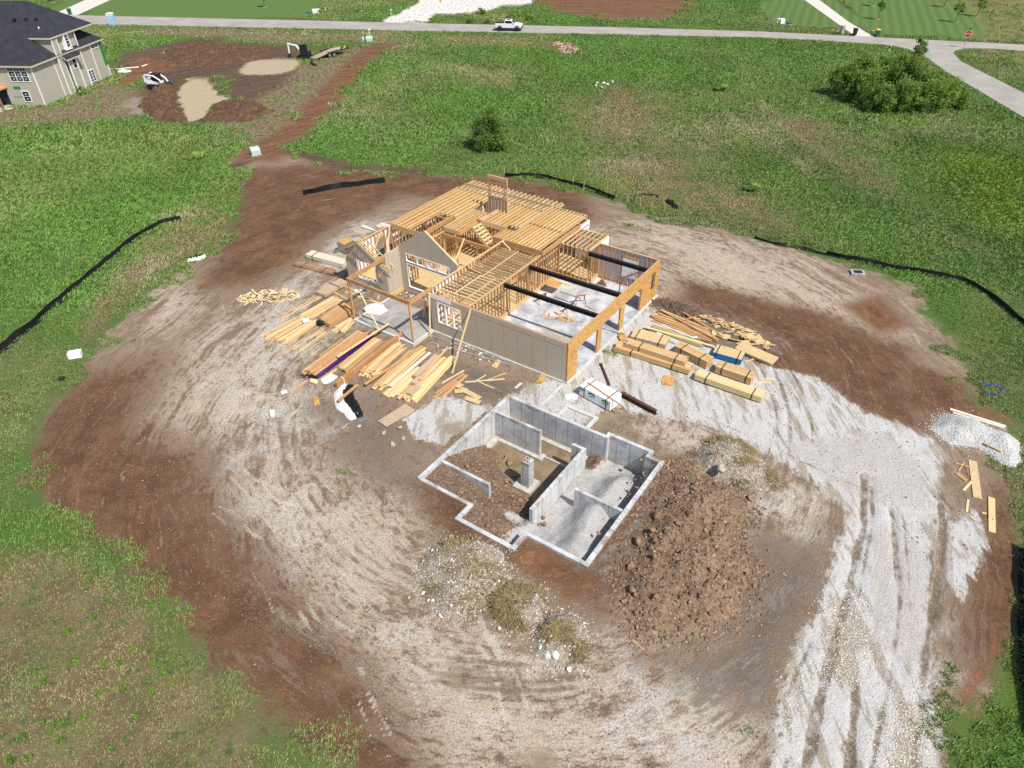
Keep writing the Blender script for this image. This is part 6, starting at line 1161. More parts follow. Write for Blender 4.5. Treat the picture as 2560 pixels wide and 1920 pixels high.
M_PANE = simple('dark_pane', (.012, .025, .06), .12, .4, 1.5); M_STICK = simple('pane_sticker', (.42, .45, .48), .6, .05); M_GREENW = simple('green_wrap', (.02, .22, .07), .6, .1)
hs = thing('house', Q(6, 5, 0), 'two storey house with tan lap siding and dark shingle hip roofs', 'house')
def hb(m, r0, r1, l0, l1, z0, z1): m.quadhex([Q(r0, l0, z0), Q(r1, l0, z0), Q(r1, l1, z0), Q(r0, l1, z0), Q(r0, l0, z1), Q(r1, l0, z1), Q(r1, l1, z1), Q(r0, l1, z1)]); return m
hb(MB(), 0, 5.795, 0, 16, -.5, 5.6).build('wall', M_LAP, hs); hb(MB(), 5.8, 11.6, .005, 16, -.5, 8.1).build('wall', M_LAP, hs); hb(MB(), 11.605, 17.3, .0, 6.4, -.5, 5.62).build('wall', M_LAP, hs); hb(MB(), 11.605, 19.3, 6.405, 16, -.5, 8.09).build('wall', M_LAP, hs)
hb(MB(), 5.85, 7.0, -.35, 0.0, -.5, 7.98).build('wall', M_LAP, hs); hb(MB(), 7.4, 9.3, -.7, -.36, -.3, 4.9).build('wall', M_LAP, hs); hb(MB(), 11.7, 17.25, -.25, -.005, -.3, 5.5).build('wall', M_LAP, hs)
def hip(r0, r1, l0, l1, z, pit, gable_r=False, open_r0=False):
    m = MB(); w = min(r1 - r0, l1 - l0) / 2; h = z + w * pit
    if r1 - r0 >= l1 - l0:
        a, b = (r0 + (0 if open_r0 else w), (l0 + l1) / 2), (r1 - (0 if gable_r else w), (l0 + l1) / 2)
    else: a, b = ((r0 + r1) / 2, l0 + w), ((r0 + r1) / 2, l1 - w)
    A, B = Q(a[0], a[1], h), Q(b[0], b[1], h); c = [Q(r0, l0, z), Q(r1, l0, z), Q(r1, l1, z), Q(r0, l1, z)]
    lo = [p - np.array([0, 0, .22]) for p in c]
    def fc(pts):
        e = pts[1] - pts[0]; e = e / np.linalg.norm(e); nn = np.cross(e, pts[-1] - pts[0]); nn /= np.linalg.norm(nn); f = np.cross(nn, e); m.face(pts, [(float((p - pts[0]) @ e), float((p - pts[0]) @ f)) for p in pts])
    if r1 - r0 >= l1 - l0:
        fc([c[0], c[1], B, A]); fc([c[2], c[3], A, B]); fc([c[1], c[2], B]); fc([c[3], c[0], A])
    else:
        fc([c[1], c[2], B, A]); fc([c[3], c[0], A, B]); fc([c[0], c[1], A]); fc([c[2], c[3], B])
    m.mat(1)
    for i in range(4): j = (i + 1) % 4; m.face([lo[i], lo[j], c[j], c[i]])
    m.face(lo[::-1]); return m.build('roof', [M_SHING, M_FASCIA], hs)
ra = hip(-.45, 12.0, -.45, 22, 5.65, .74); rb = hip(5.4, 16.5, -.5, 22, 8.15, .72); rbb = hip(8.0, 20.0, 7.5, 13.4, 8.14, .73, True, True); rc = hip(11.3, 17.75, -.6, 6.8, 5.66, .80, True, True)
m = MB(); p0 = [Q(6.5, -1.15, 4.92), Q(10.2, -1.15, 4.92), Q(10.2, 0, 5.85), Q(6.5, 0, 5.85)]; m.face(p0, [(0, 0), (3.7, 0), (3.7, 1.4), (0, 1.4)]); m.mat(1); lo = [q - np.array([0, 0, .2]) for q in p0]
for i in range(4): j = (i + 1) % 4; m.face([lo[i], lo[j], p0[j], p0[i]])
m.face(lo[::-1]); m.build('porch_roof', [M_SHING, M_FASCIA], hs)
for r, l, z1 in ((0, 0, 5.45), (5.82, -.35, 7.95), (7.0, -.35, 7.9), (5.0, 0, 5.4), (7.4, -.7, 4.8), (9.3, -.7, 4.7), (11.6, -.25, 7.9), (14.26, -.26, 5.4), (17.25, -.25, 5.4), (10.4, 0, 7.9)):
    hb(MB(), r - .11, r + .06, l - .03, l + .1, -.3, z1).build('corner_board', M_CORNER, hs)
hb(MB(), 16.6, 17.32, -.28, -.22, 1.8, 5.4).build('wrap_patch', M_GREENW, hs); hb(MB(), -.02, .0, 2.9, 4.0, 2.35, 2.75).build('wrap_patch', M_GREENW, hs); hb(MB(), -.02, 0, 3.7, 4.9, 5.2, 5.42).build('wrap_patch', M_GREENW, hs); hb(MB(), -.02, 0, 2.9, 4.6, 1.25, 1.32).build('wrap_patch', M_GREENW, hs)
def win(axis, a0, a1, z0, z1, off, cols=1, rows=1):
    bx = (lambda m, s0, s1, zl, zh, d0, d1: hb(m, s0, s1, off - d1, off - d0, zl, zh)) if axis == 'r' else (lambda m, s0, s1, zl, zh, d0, d1: hb(m, -d1, -d0, s0, s1, zl, zh))
    m = MB(); w = .11
    bx(m, a0 - w, a1 + w, z0 - w, z0, .0, .07); bx(m, a0 - w, a1 + w, z1, z1 + w, 0, .07); bx(m, a0 - w, a0, z0, z1, 0, .07); bx(m, a1, a1 + w, z0, z1, 0, .07)
    for k in range(1, cols): c = a0 + (a1 - a0) * k / cols; bx(m, c - .06, c + .06, z0, z1, 0, .068)
    for k in range(1, rows): c = z0 + (z1 - z0) * k / rows; bx(m, a0, a1, c - .03, c + .03, 0, .05)
    wf = m.build('window', M_CORNER, hs); p = MB(); bx(p, a0, a1, z0, z1, .0, .03); p.build('pane', M_PANE, wf)
    for k in range(cols):
        for q in range(rows):
            c = a0 + (a1 - a0) * (k + .5) / cols; zc = z0 + (z1 - z0) * (q + .5) / rows; s = MB(); bx(s, c - .16, c + .16, zc - .07, zc + .09, .031, .036); bx(s, c - .10, c + .1, zc - .16, zc - .11, .031, .036); s.build('sticker', M_STICK, wf)
win('l', .95, 3.75, 3.5, 4.75, 0, 3, 2); win('l', .95, 3.75, 4.9, 5.36, 0, 3); win('l', 1.95, 2.9, .7, 2.05, 0, 1, 2); win('r', 8.2, 9.0, 3.35, 4.7, -.7, 1); win('r', 11.75, 12.95, .45, 2.05, -.25, 2, 2); win('r', 14.5, 16.2, 4.75, 5.35, -.25, 2)
hb(MB(), 8.55, 9.75, -.4, 0, 6.0, 8.0).build('bay', M_CORNER, hs); hb(MB(), 8.45, 9.85, -.5, 0.0, 5.85, 5.995).build('bay_sill', M_CORNER, hs); win('r', 8.8, 9.5, 6.25, 7.85, -.4, 1, 2)
for px, py, z in ((195, 265, 10.2), (358, 262, 10.2), (500, 262, 10.2)):
    c = ZH(px, py, z); tag(MB().boxw(c, (.4, .4, .3), .1).build('roof_vent', M_STEEL, hs))
for px, py, z, hgt, mt in ((45, 440, 8.3, 1.0, M_WHITE), (545, 410, 9.0, .4, M_WHITE), (290, 445, 8.6, .25, M_STEEL)):
    c = ZH(px, py, z); MB().tube([c + [0, 0, -.4], c + [0, 0, hgt]], .11, 8).build('vent_pipe', mt, hs)
hb(MB(), -2.4, 0, 4.9, 9.5, 2.55, 2.75).build('deck', M_STUD, hs); hb(MB(), -2.4, -2.2, 4.9, 5.1, 0, 2.545).build('deck_post', M_BROWN_BOARD, hs); hb(MB(), -.06, -.02, 5.3, 8.0, .05, 2.3).build('sliding_door', M_PANE, hs)
tag(MB().prism([ZH(0, 1550), ZH(190, 1500), ZH(140, 1430), ZH(0, 1440), ZH(-400, 1450), ZH(-400, 1600)], (0, 0, .12)).build('patio', M_CONCD), kind='structure')
# ================================================================ STREET SIDE: VEHICLES AND MACHINES
M_PAINT = simple('white_paint', (.80, .81, .82), .25, .02); M_GLASS = simple('tinted_glass', (.015, .018, .022), .06, .2); M_TYRE = simple('tyre_rubber', (.018, .018, .018), .8, .2); M_RIM = simple('wheel_rim', (.45, .45, .46), .35, .1, 3, .6); M_BLACK = simple('black_trim', (.02, .021, .022), .5, .2); M_RED = simple('red_lamp', (.35, .02, .015), .3, .1); M_LAMP = simple('lamp_glass', (.75, .76, .74), .15, .05)
def frame(c, fwd):
    f = np.array(fwd, float); f[2] = 0; f /= np.linalg.norm(f); n = np.array([-f[1], f[0], 0]); c = np.array(c, float)
    return lambda x, y, z: c + f * x + n * y + np.array([0, 0, z])
def fbox(m, F_, x0, x1, y0, y1, z0, z1): m.quadhex([F_(x0, y0, z0), F_(x1, y0, z0), F_(x1, y1, z0), F_(x0, y1, z0), F_(x0, y0, z1), F_(x1, y0, z1), F_(x1, y1, z1), F_(x0, y1, z1)]); return m
def wheel(F_, x, y, r, w, par, rim=M_RIM):
    y2 = y + w * (1 if y > 0 else -1); tw_ = MB().tube([F_(x, y, r), F_(x, y + (y2 - y) * .12, r), F_(x, y + (y2 - y) * .88, r), F_(x, y2, r)], [r * .88, r, r, r * .86], 20).build('wheel', M_TYRE, par)
    MB().tube([F_(x, y2 - (y2 - y) * .1, r), F_(x, y2 + (y2 - y) * .04, r)], r * .6, 12).build('rim', rim, tw_)
tp0, tp1 = ZU(560, 432), ZU(905, 440); tdir = tp1 - tp0; tc = (tp0 + tp1) / 2 + np.array([0, .9, .03]); F_ = frame(tc, tdir); truck = thing('pickup_truck', tc, 'white pickup truck with dark lower trim parked on the road', 'pickup truck')
def side(pts, y0, y1, name, mat, par, bev=.04):
    m = MB(); m.prism([F_(x, y0, z) for x, z in pts], F_(0, y1, 0) - F_(0, y0, 0)); return m.build(name, mat, par, bevel=bev)
side([(-2.65, .62), (2.62, .62), (2.7, .95), (2.62, 1.28), (1.25, 1.40), (-.75, 1.40), (-2.7, 1.40)], -.95, .95, 'body', M_PAINT, truck)
side([(-2.62, .45), (2.6, .45), (2.6, .615), (-2.62, .615)], -.93, .93, 'lower_trim', M_BLACK, truck)
side([(-.85, 1.405), (1.2, 1.405), (.62, 2.0), (-.72, 2.02)], -.86, .86, 'cab', M_PAINT, truck)
for y in (-.875, .875):
    s_ = MB(); s_.prism([F_(x, y - .01, z) for x, z in ((-.62, 1.46), (.98, 1.46), (.55, 1.9), (-.6, 1.92))], F_(0, y + .012, 0) - F_(0, y - .012, 0)); s_.build('side_window', M_GLASS, truck)
m = MB(); m.prism([F_(1.22, -.78, 1.45), F_(1.22, .78, 1.45), F_(.68, .7, 1.96), F_(.68, -.7, 1.96)], F_(.03, 0, .02) - F_(0, 0, 0)); m.build('windscreen', M_GLASS, truck)
fbox(MB(), F_, -2.62, -.9, -.82, .82, 1.402, 1.46).build('bed_cover', M_BLACK, truck); fbox(MB(), F_, -.4, .35, -.5, .5, 2.022, 2.035).build('sunroof', M_GLASS, truck); fbox(MB(), F_, 2.64, 2.78, -.93, .93, .5, .78).build('bumper', M_BLACK, truck); fbox(MB(), F_, -2.82, -2.68, -.9, .9, .55, .75).build('bumper', M_RIM, truck)
for y in (-.8, .8): fbox(MB(), F_, 2.6, 2.69, y - .13, y + .13, 1.0, 1.2).build('headlight', M_LAMP, truck); fbox(MB(), F_, -2.72, -2.69, y - .1, y + .1, .95, 1.35).build('tail_light', M_RED, truck); fbox(MB(), F_, .95, 1.1, y * 1.18 - .1, y * 1.18 + .1, 1.42, 1.6).build('mirror', M_PAINT, truck)
for x in (-1.75, 1.75):
    for y in (-.72, .72): wheel(F_, x, y, .44, .26, truck, M_BLACK)
    for y in (-.96, .96): m = MB(); m.tube([F_(x + .55 * math.cos(a), y, .46 + .55 * math.sin(a)) for a in np.linspace(0, math.pi, 9)], .05, 5).build('wheel_arch', M_BLACK, truck)
# skid steer
c = ZL(1330, 745); c[2] = gz_at(c) + .12 + max(0, max(float(HEAPS[k][1](c[:1], c[1:2])[0]) for k in HEAPS if k.startswith('topsoil') and sdf_poly(c[:1], c[1:2], HEAPS[k][0])[0] < 2.5) - gz_at(c) if any(k.startswith('topsoil') and sdf_poly(c[:1], c[1:2], HEAPS[k][0])[0] < 2.5 for k in HEAPS) else 0); F_ = frame(c, ZL(1430, 735) - ZL(1250, 728)); sk = thing('skid_steer', c, 'white tracked skid steer loader with black cab roof and bucket on the dark soil', 'skid steer')
side([(-1.5, .5), (.9, .5), (.9, .9), (-.3, 1.0), (-.6, 1.4), (-1.5, 1.3)], -.55, .55, 'body', M_PAINT, sk); side([(-.55, 1.0), (.75, .92), (.7, 1.95), (-.45, 2.0)], -.5, .5, 'cab', M_BLACK, sk); side([(-.6, 2.0), (.8, 1.95), (.8, 2.05), (-.6, 2.1)], -.56, .56, 'cab_roof', M_BLACK, sk)
for y in (-.75, .75):
    m = MB(); m.tube([F_(-1.45, y, 1.7), F_(-1.2, y, 1.95), F_(.2, y, 1.85), F_(1.15, y, 1.25), F_(1.5, y, .6)], .12, 6).build('lift_arm', M_PAINT, sk); m = MB(); m.bar(F_(-1.4, y, .9), F_(-1.35, y, 1.8), .18, .25).build('arm_post', M_PAINT, sk)
    y0, y1 = sorted((y * .8, y * 1.25)); side([(-1.4, .25), (-1.1, .02), (.95, .02), (1.2, .3), (1.0, .6), (-1.2, .62)], y0, y1, 'track', M_TYRE, sk)
side([(1.35, .05), (2.15, .05), (2.2, .12), (1.6, .75), (1.4, .75)], -.95, .95, 'bucket', M_BLACK, sk, .01); fbox(MB(), F_, -1.55, -1.5, -.4, .4, .6, .9).build('rear_panel', M_RED, sk)
# mini excavator
c = ZT(690, 805); c[2] = gz_at(c); F_ = frame(c, ZT(430, 800) - ZT(690, 805)); ex = thing('mini_excavator', c, 'mini excavator with a white boom and black cab at the foot of the trailer', 'excavator')
for y in (-.6, .6): y0, y1 = sorted((y * .62, y * 1.2)); side([(-1.0, .25), (-.75, .03), (.8, .03), (1.05, .28), (.85, .5), (-.8, .5)], y0, y1, 'track', M_TYRE, ex)
side([(-1.0, .55), (.75, .55), (.75, .8), (.3, .95), (-.95, 1.25)], -.65, .65, 'body', M_BLACK, ex); side([(-.45, .96), (.65, .9), (.55, 2.2), (-.4, 2.25)], -.1, .62, 'cab', M_GLASS, ex); side([(-.5, 2.26), (.65, 2.21), (.65, 2.31), (-.5, 2.36)], -.15, .66, 'cab_roof', M_BLACK, ex)
for x, z in ((-.45, 2.25), (.62, 2.2)):
    for y in (-.12, .63): MB().bar(F_(x, y, .9), F_(x * .9, y, z), .07, .07).build('cab_post', M_BLACK, ex)
MB().bar(F_(.75, -.2, .9), F_(1.5, -.2, 2.1), .2, .3).bar(F_(1.45, -.2, 2.05), F_(2.95, -.2, 2.45), .18, .26).build('boom', M_PAINT, ex); MB().bar(F_(2.95, -.2, 2.5), F_(3.0, -.2, .75), .16, .22).build('stick', M_PAINT, ex); side([(2.85, .75), (3.15, .75), (3.2, .35), (2.95, .12), (2.65, .2), (2.85, .4)], -.45, .05, 'bucket', M_BLACK, ex, .01); side([(1.2, .15), (1.3, .15), (1.3, .55), (1.2, .5)], -.8, .8, 'blade', M_BLACK, ex, .01)
MB().tube([F_(1.0, -.2, 1.0), F_(1.9, -.2, 1.95)], .06, 6).tube([F_(1.8, -.2, 2.4), F_(2.9, -.2, 2.62)], .06, 6).build('cylinder', M_STEEL, ex)
M_DECK = island_mat('weathered_deck', [(.40, .32, .22), (.48, .40, .29)], .85, .2, (2, 2, 2), 6)
# tilting trailer
c = ZT(1000, 775); c[2] = gz_at(c); F_ = frame(c, ZT(1310, 700) - ZT(790, 800)); tr = thing('flatbed_trailer', c, 'black flatbed trailer with plank deck tilted down behind the excavator', 'trailer')
MB().bar(F_(-3.1, 0, .12), F_(1.4, 0, 1.0), 1.9, .05).build('deck', M_DECK, tr); MB().bar(F_(1.5, 0, .95), F_(3.0, 0, .95), 1.9, .05).build('deck', M_DECK, tr)
for y in (-1.0, 1.0): MB().bar(F_(-3.1, y, .08), F_(1.4, y, .96), .1, .16).build('side_rail', M_BLACK, tr); MB().bar(F_(1.4, y, .9), F_(3.1, y, .9), .1, .16).build('side_rail', M_BLACK, tr)
for y in (-1.0, 1.0): MB().bar(F_(3.1, y, .85), F_(4.6, 0, .7), .09, .12).build('drawbar', M_BLACK, tr)
for x in (-.35, .55):
    for y in (-1.05, 1.05): wheel(F_, x, y, .38, .22, tr, M_RIM)
for y in (-1.2, 1.2): m = MB(); m.bar(F_(-.9, y, .88), F_(1.1, y, .88), .3, .05).build('fender', M_BLACK, tr)
fbox(MB(), F_, 3.0, 3.6, -.35, .35, .9, 1.25).build('tool_box', simple('yellow_paint', (.62, .40, .03), .5, .1), tr); MB().bar(F_(2.2, -.9, 1.0), F_(3.1, -.6, 1.5), .2, .1).build('ramp', M_BLACK, tr)
# ================================================================ SMALL STREET THINGS
M_MINT = simple('mint_cabinet', (.42, .60, .50), .5, .08); M_LBLUE = simple('pale_blue_plastic', (.36, .56, .74), .5, .08); M_BIN = simple('green_bin', (.012, .13, .065), .5, .1); M_YEL = simple('yellow_lid', (.72, .55, .03), .5, .05); M_SIGNW = simple('sign_white', (.8, .8, .8), .5, .02); M_SIGNR = simple('sign_red', (.50, .015, .02), .45, .05); M_SIGNG = simple('sign_green', (.02, .24, .14), .5, .05); M_GREY = simple('grey_stone', (.36, .35, .34), .85, .3, 4, bump=.4)
def gp(p): p = np.array(p, float); p[2] = gz_at(p); return p
c = gp(ZL(945, 207)); F_ = frame(c, (1, .1, 0)); tl = thing('portable_toilet', c, 'pale blue portable toilet with white roof at the roadside', 'portable toilet')
fbox(MB(), F_, -.62, .62, -.6, .6, .1, 2.1).build('cabin', M_LBLUE, tl); fbox(MB(), F_, -.7, .7, -.68, .68, 0, .1).build('skid', M_GREY, tl); side([(-.66, 2.1), (.66, 2.1), (.5, 2.32), (-.5, 2.32)], -.64, .64, 'roof', M_WHITE, tl); dr = fbox(MB(), F_, -.42, .42, -.64, -.602, .2, 1.95).build('door', M_LBLUE, tl); fbox(MB(), F_, .25, .32, -.66, -.641, 1.0, 1.15).build('handle', M_BLACK, dr); fbox(MB(), F_, -.66, .66, -.625, -.601, 1.75, 2.05).build('vent_band', M_WHITE, tl)
def wbin(p, label, mat, lid, fw=(0, -1, 0)):
    c = gp(p); global F_; F_ = frame(c, fw); t = thing('wheelie_bin', c, label, 'bin'); m = MB(); m.quadhex([F_(-.26, -.24, .1), F_(.26, -.24, .1), F_(.26, .24, .1), F_(-.26, .24, .1), F_(-.36, -.34, 1.15), F_(.36, -.34, 1.15), F_(.36, .34, 1.15), F_(-.36, .34, 1.15)]); m.build('bin_body', mat, t)
    side([(-.42, 1.155), (.42, 1.155), (.38, 1.25), (-.35, 1.33)], -.38, .38, 'lid', lid, t)
    for y in (-.3, .3): MB().tube([F_(-.3, y - .03, .14), F_(-.3, y + .03, .14)], .14, 10).build('wheel', M_TYRE, t)
wbin(ZL(590, 124), 'green wheeled bin standing at the end of the driveway by the house', M_BIN, M_BIN); wbin(ZR(790, 298), 'dark wheeled bin by the stone mailbox', M_BLACK, M_BLACK); wbin(ZR(978, 306), 'green wheeled bin with a yellow lid beside the driveway', M_BIN, M_YEL)
c = gp(ZL(412, 112)); t = thing('barbecue', c, 'dark green covered barbecue on the lawn behind the house', 'barbecue'); MB().tube([c + [-.6, 0, .75], c + [-.45, 0, .75], c + [.45, 0, .75], c + [.6, 0, .75]], [.25, .5, .5, .25], 12).build('cover', simple('green_cover', (.012, .07, .04), .5, .1), t)
for x in (-.4, .4): MB().bar(c + [x, 0, 0], c + [x, 0, .5], .06, .06).build('leg', M_BLACK, t)
def cabinet(p, w_, d_, h_, mat, label, cat='utility box', name='utility_box', yaw=.15):
    c = gp(p); t = thing(name, c, label, cat); m = MB(); m.boxw(c + [0, 0, .05], (w_ * 1.15, d_ * 1.15, .1), yaw).build('base', M_GREY, t); f = np.array([math.cos(yaw), math.sin(yaw), 0]); n = np.array([-f[1], f[0], 0])
    B = lambda x, y, z: c + f * x + n * y + np.array([0, 0, z]); m = MB(); m.prism([B(-w_ / 2, -d_ / 2, .1), B(-w_ / 2, d_ / 2, .1), B(-w_ / 2, d_ / 2, h_), B(-w_ / 2, -d_ / 4, h_), B(-w_ / 2, -d_ / 2, h_ * .72)], f * w_); m.build('housing', mat, t, bevel=.02); return t
cabinet(S(553, 334), 1.1, 1.0, .9, M_MINT, 'mint green utility cabinet on the red dirt at the track junction', yaw=.5); cabinet(ZT(1572, 578), 1.2, 1.0, .95, M_MINT, 'pale mint utility cabinet in the weeds beside a white post'); cabinet(ZT(1485, 575), .4, .4, .8, M_MINT, 'narrow mint pedestal left of the cabinet in the weeds')
cabinet(ZT(820, 190), 1.1, .9, .95, simple('white_cabinet', (.72, .76, .74), .5, .05), 'whitish utility cabinet on the far lawn beside a white post'); cabinet(ZT(718, 200), .9, .6, .5, M_BIN, 'low dark green utility box on the far lawn'); cabinet(ZR(180, 203), .9, .8, 1.0, M_WHITE, 'white utility cabinet on the verge of the striped lawn'); cabinet(ZR(245, 208), .9, .6, .5, M_BIN, 'low dark utility box on the striped lawn at the right')
def post(p, h, mat, label, arm=True):
    c = gp(p); t = thing('marker_post', c, label, 'post'); MB().bar(c, c + [0, 0, h], .12, .12).build('shaft', mat, t)
    if arm: MB().boxw(c + [.1, -.05, h + .08], (.5, .22, .25), .2).build('mailbox', mat, t)
post(ZT(870, 207), 1.1, M_WHITE, 'white mailbox post beside the whitish cabinet on the far lawn'); post(ZT(1572, 515), 1.3, M_WHITE, 'white mailbox post behind the mint cabinet in the weeds'); post(ZR(143, 203), .9, M_WHITE, 'white mailbox post left of the white cabinet at the right'); post(ZT(1870, 225), 1.2, M_MINT, 'pale post with box beside the white gravel across the road'); post(ZT(1508, 290), .8, M_STEEL, 'dark marker post on the far side of the road', False); post(ZL(1497, 275), .8, M_BLACK, 'dark marker post on the verge in front of the road', False); post(ZL(1380, 470), .7, M_WHITE, 'white marker stub on the dark topsoil', False); post(ZR(1095, 402), .9, M_WHITE, 'white marker post behind the thicket, upper one', False); post(ZR(1080, 440), .5, M_WHITE, 'white marker stub behind the thicket, lower one', False); post(ZT(965, 160), .9, M_WHITE, 'thin white stake on the far lawn', False)
c = gp(ZR(682, 290)); t = thing('stone_mailbox', c, 'grey stone mailbox pillar at the foot of the long driveway', 'mailbox'); MB().boxw(c + [0, 0, .75], (.6, .6, 1.5), .2).build('pillar', M_GREY, t); MB().boxw(c + [0, 0, 1.56], (.72, .72, .12), .2).build('cap', M_FOOT, t); MB().boxw(c + [0, -.31, 1.1], (.22, .06, .2), .2).build('mail_door', M_BLACK, t)
for x, y, r in ((650, 270, .3), (720, 265, .3), (745, 285, .28), (900, 262, .25), (945, 270, .35), (700, 285, .25)): boulder('garden_rock', gp(ZR(x, y)), r, M_LIME, 'tan rock edging the driveway by the stone mailbox', 'rock', 'rocks at the driveway mouth')
c = gp(ZR(1705, 402)); t = thing('stop_sign', c, 'red STOP sign under green street name plates at the road junction', 'stop sign'); MB().tube([c, c + [0, 0, 3.2]], .04, 6).build('pole', M_RIM, t); fd = np.array([-.25, -1, 0]); fd /= np.linalg.norm(fd); rt = np.array([-fd[1], fd[0], 0]); cc = c + [0, 0, 2.35] + fd * .05
o8 = lambda R_: [cc + rt * R_ * math.cos(math.pi / 8 + k * math.pi / 4) + np.array([0, 0, R_ * math.sin(math.pi / 8 + k * math.pi / 4)]) for k in range(8)]
MB().prism(o8(.62), fd * .01).build('rim', M_SIGNW, t); pl = MB().prism([p + fd * .011 for p in o8(.56)], fd * .006).build('plate', M_SIGNR, t); wr = lettering(t, cc + fd * .022, rt, ZD, 'STOP', .38, M_SIGNW)
MB().bar(c + [-.45, 0, 3.0], c + [.45, .05, 3.0], .02, .2).build('name_plate', M_SIGNG, t); MB().bar(c + [0, -.45, 3.22], c + [.05, .45, 3.22], .02, .2).build('name_plate', M_SIGNG, t)
pts = [gp(ZL(*q)) + [0, 0, .09] for q in ((870, 585), (1000, 582), (1165, 567))]; tag(MB().tube(pts, .09, 8).build('drain_pipe', M_WHITE), 'long white drain pipe lying on the soil beside the tan house', 'pipe'); pts = [gp(ZL(*q)) + [0, 0, .09] for q in ((1190, 562), (1235, 546))]; tag(MB().tube(pts, .09, 8).build('drain_pipe', M_WHITE), 'short white pipe piece beyond the end of the long drain pipe', 'pipe')
pts = [gp(ZT(*q)) + [0, 0, .2] for q in ((775, 855), (768, 885), (800, 905), (825, 922))]; tag(MB().tube(pts, .2, 10).build('black_pipe', M_BLACK), 'short bent black pipe on the grass in front of the trailer', 'pipe')
crumple('plastic_sheet', [ZL(990, 600), ZL(1030, 598), ZL(1085, 605)], 1.6, [M_SHEET], 'white plastic sheet on the soil beside the long drain pipe', 'plastic sheet', .2, 31, 1.1)
c = gp(S(1852, 592)); t = thing('meter_pit', c, 'grey square meter pit with a dark lid inside the fence at the right', 'meter pit'); MB().boxw(c + [0, 0, .1], (1.15, .9, .22), -.2).build('collar', M_GREY, t); MB().boxw(c + [0, 0, .222], (.7, .5, .02), -.2).build('lid', M_STEEL, t)
tag(MB().prism([gp(ZT(1940, 15)), gp(ZT(2090, 10)), gp(ZT(2090, -20)), gp(ZT(1940, -20))], (0, 0, .5)).build('gravel_crate', M_BOARDY), 'low wooden edging by the white gravel across the road', 'edging')
boulder('red_bin_bag', gp(S(952, 4)), .5, simple('yellow_machine', (.65, .45, .02), .5, .2), 'yellow bag at the edge of the white gravel across the road', 'bag')
# ================================================================ SILT FENCES
M_SILT = simple('black_fabric', (.012, .012, .013), .6, .3, 2)
def silt(pts, label, h=.62, sag=.07, stakes=True):
    P_ = [np.array(p) for p in pts]; L = [0]; 
    for a, b in zip(P_[:-1], P_[1:]): L.append(L[-1] + np.linalg.norm(b - a))
    n = int(L[-1] / .3) + 2; s = np.linspace(0, L[-1], n); x = np.interp(s, L, [p[0] for p in P_]) + .04 * np.sin(s * 2.1); y = np.interp(s, L, [p[1] for p in P_]) + .04 * np.cos(s * 1.7); t = thing('silt_fence', (x[0], y[0], 0), label, 'silt fence'); m = MB()
    z = relief(x, y); top = z + h - sag * np.abs(np.sin(s * np.pi / 2.4)) - .15 * fbm(s, s * 0, .5, 2, 5); lean = .18 * (fbm(s, s * 0 + 9, .3, 2, 6) - .3)
    d = np.gradient(np.c_[x, y], axis=0); d /= np.linalg.norm(d, axis=1)[:, None] + 1e-9; nx_, ny_ = -d[:, 1], d[:, 0]
    for i in range(n): m.v += [(x[i] - nx_[i] * .25, y[i] - ny_[i] * .25, z[i] + .02), (x[i], y[i], z[i] + .05), (x[i] + nx_[i] * lean[i], y[i] + ny_[i] * lean[i], (z[i] + top[i]) / 2), (x[i] + nx_[i] * lean[i] * 2, y[i] + ny_[i] * lean[i] * 2, top[i])]
    for i in range(n - 1):
        for k in range(3): a = i * 4 + k; m.f.append((a, a + 4, a + 5, a + 1)); m.uv += [(0, 0)] * 4
    o = m.build('fabric', M_SILT, t); sf = o.modifiers.new('s', 'SOLIDIFY'); sf.thickness = .012
    for q in np.arange(1.2, L[-1], 2.4) if stakes else ():
        i = min(n - 1, int(q / L[-1] * n)); b = np.array([x[i] - nx_[i] * .06, y[i] - ny_[i] * .06, z[i] - .05]); MB().bar(b, b + [.03, .02, h + .25], .04, .04).build('stake', M_BOARD, t)
silt(SP((-60, 806), (0, 762), (50, 722), (130, 655), (210, 588), (290, 520), (350, 487), (392, 478)), 'long black silt fence running along the left side of the plot', .62, .05, False)
silt(SP((655, 421), (720, 407), (780, 400), (832, 393)), 'short black silt fence by the grass strip behind the plot', .6, .05, False)
silt(SP((1090, 381), (1140, 381), (1185, 385), (1230, 397), (1270, 407), (1300, 420), (1328, 430)), 'black silt fence behind the framed house', .5, .05, False)
silt([Z2(*q) for q in ((1480, 405), (1510, 330), (1600, 292), (1750, 302), (1800, 318))], 'loose loop of thin black silt fabric in the grass', .2, .05)
silt(SP((1785, 549), (1850, 562), (1900, 575), (1990, 589), (2080, 608), (2140, 641), (2180, 676), (2250, 735)), 'black silt fence along the right side of the plot', .5, .05, False)
silt(SP((1630, 514), (1690, 530), (1740, 538), (1785, 549)), 'half buried stretch of black silt fence between grass and earth at the right', .28, .05, False)
silt(SP((2213, 1190), (2210, 1300), (2212, 1420), (2230, 1600)), 'dark silt fence at the right edge beside the dense weeds', .9)
crumple('plastic_tarp', [Z2(1890, 365), Z2(1940, 400), Z2(2000, 455)], .7, [M_TARP], 'black fabric scrap bunched in the grass behind the plot', 'plastic scrap', .3, 41, 1.1)
for q in ((90, 85), (220, 85), (850, 185), (970, 222), (1450, 385), (1590, 432), (1720, 465), (1855, 500)):
    c = gp(Z2(*q)); tag(MB().bar(c - [0, 0, .1], c + [.03, .03, 1.0], .045, .045).build('stake', M_BOARDY), 'pale wooden stake standing in the grass edge behind the plot', 'stake', 'stakes behind the plot')
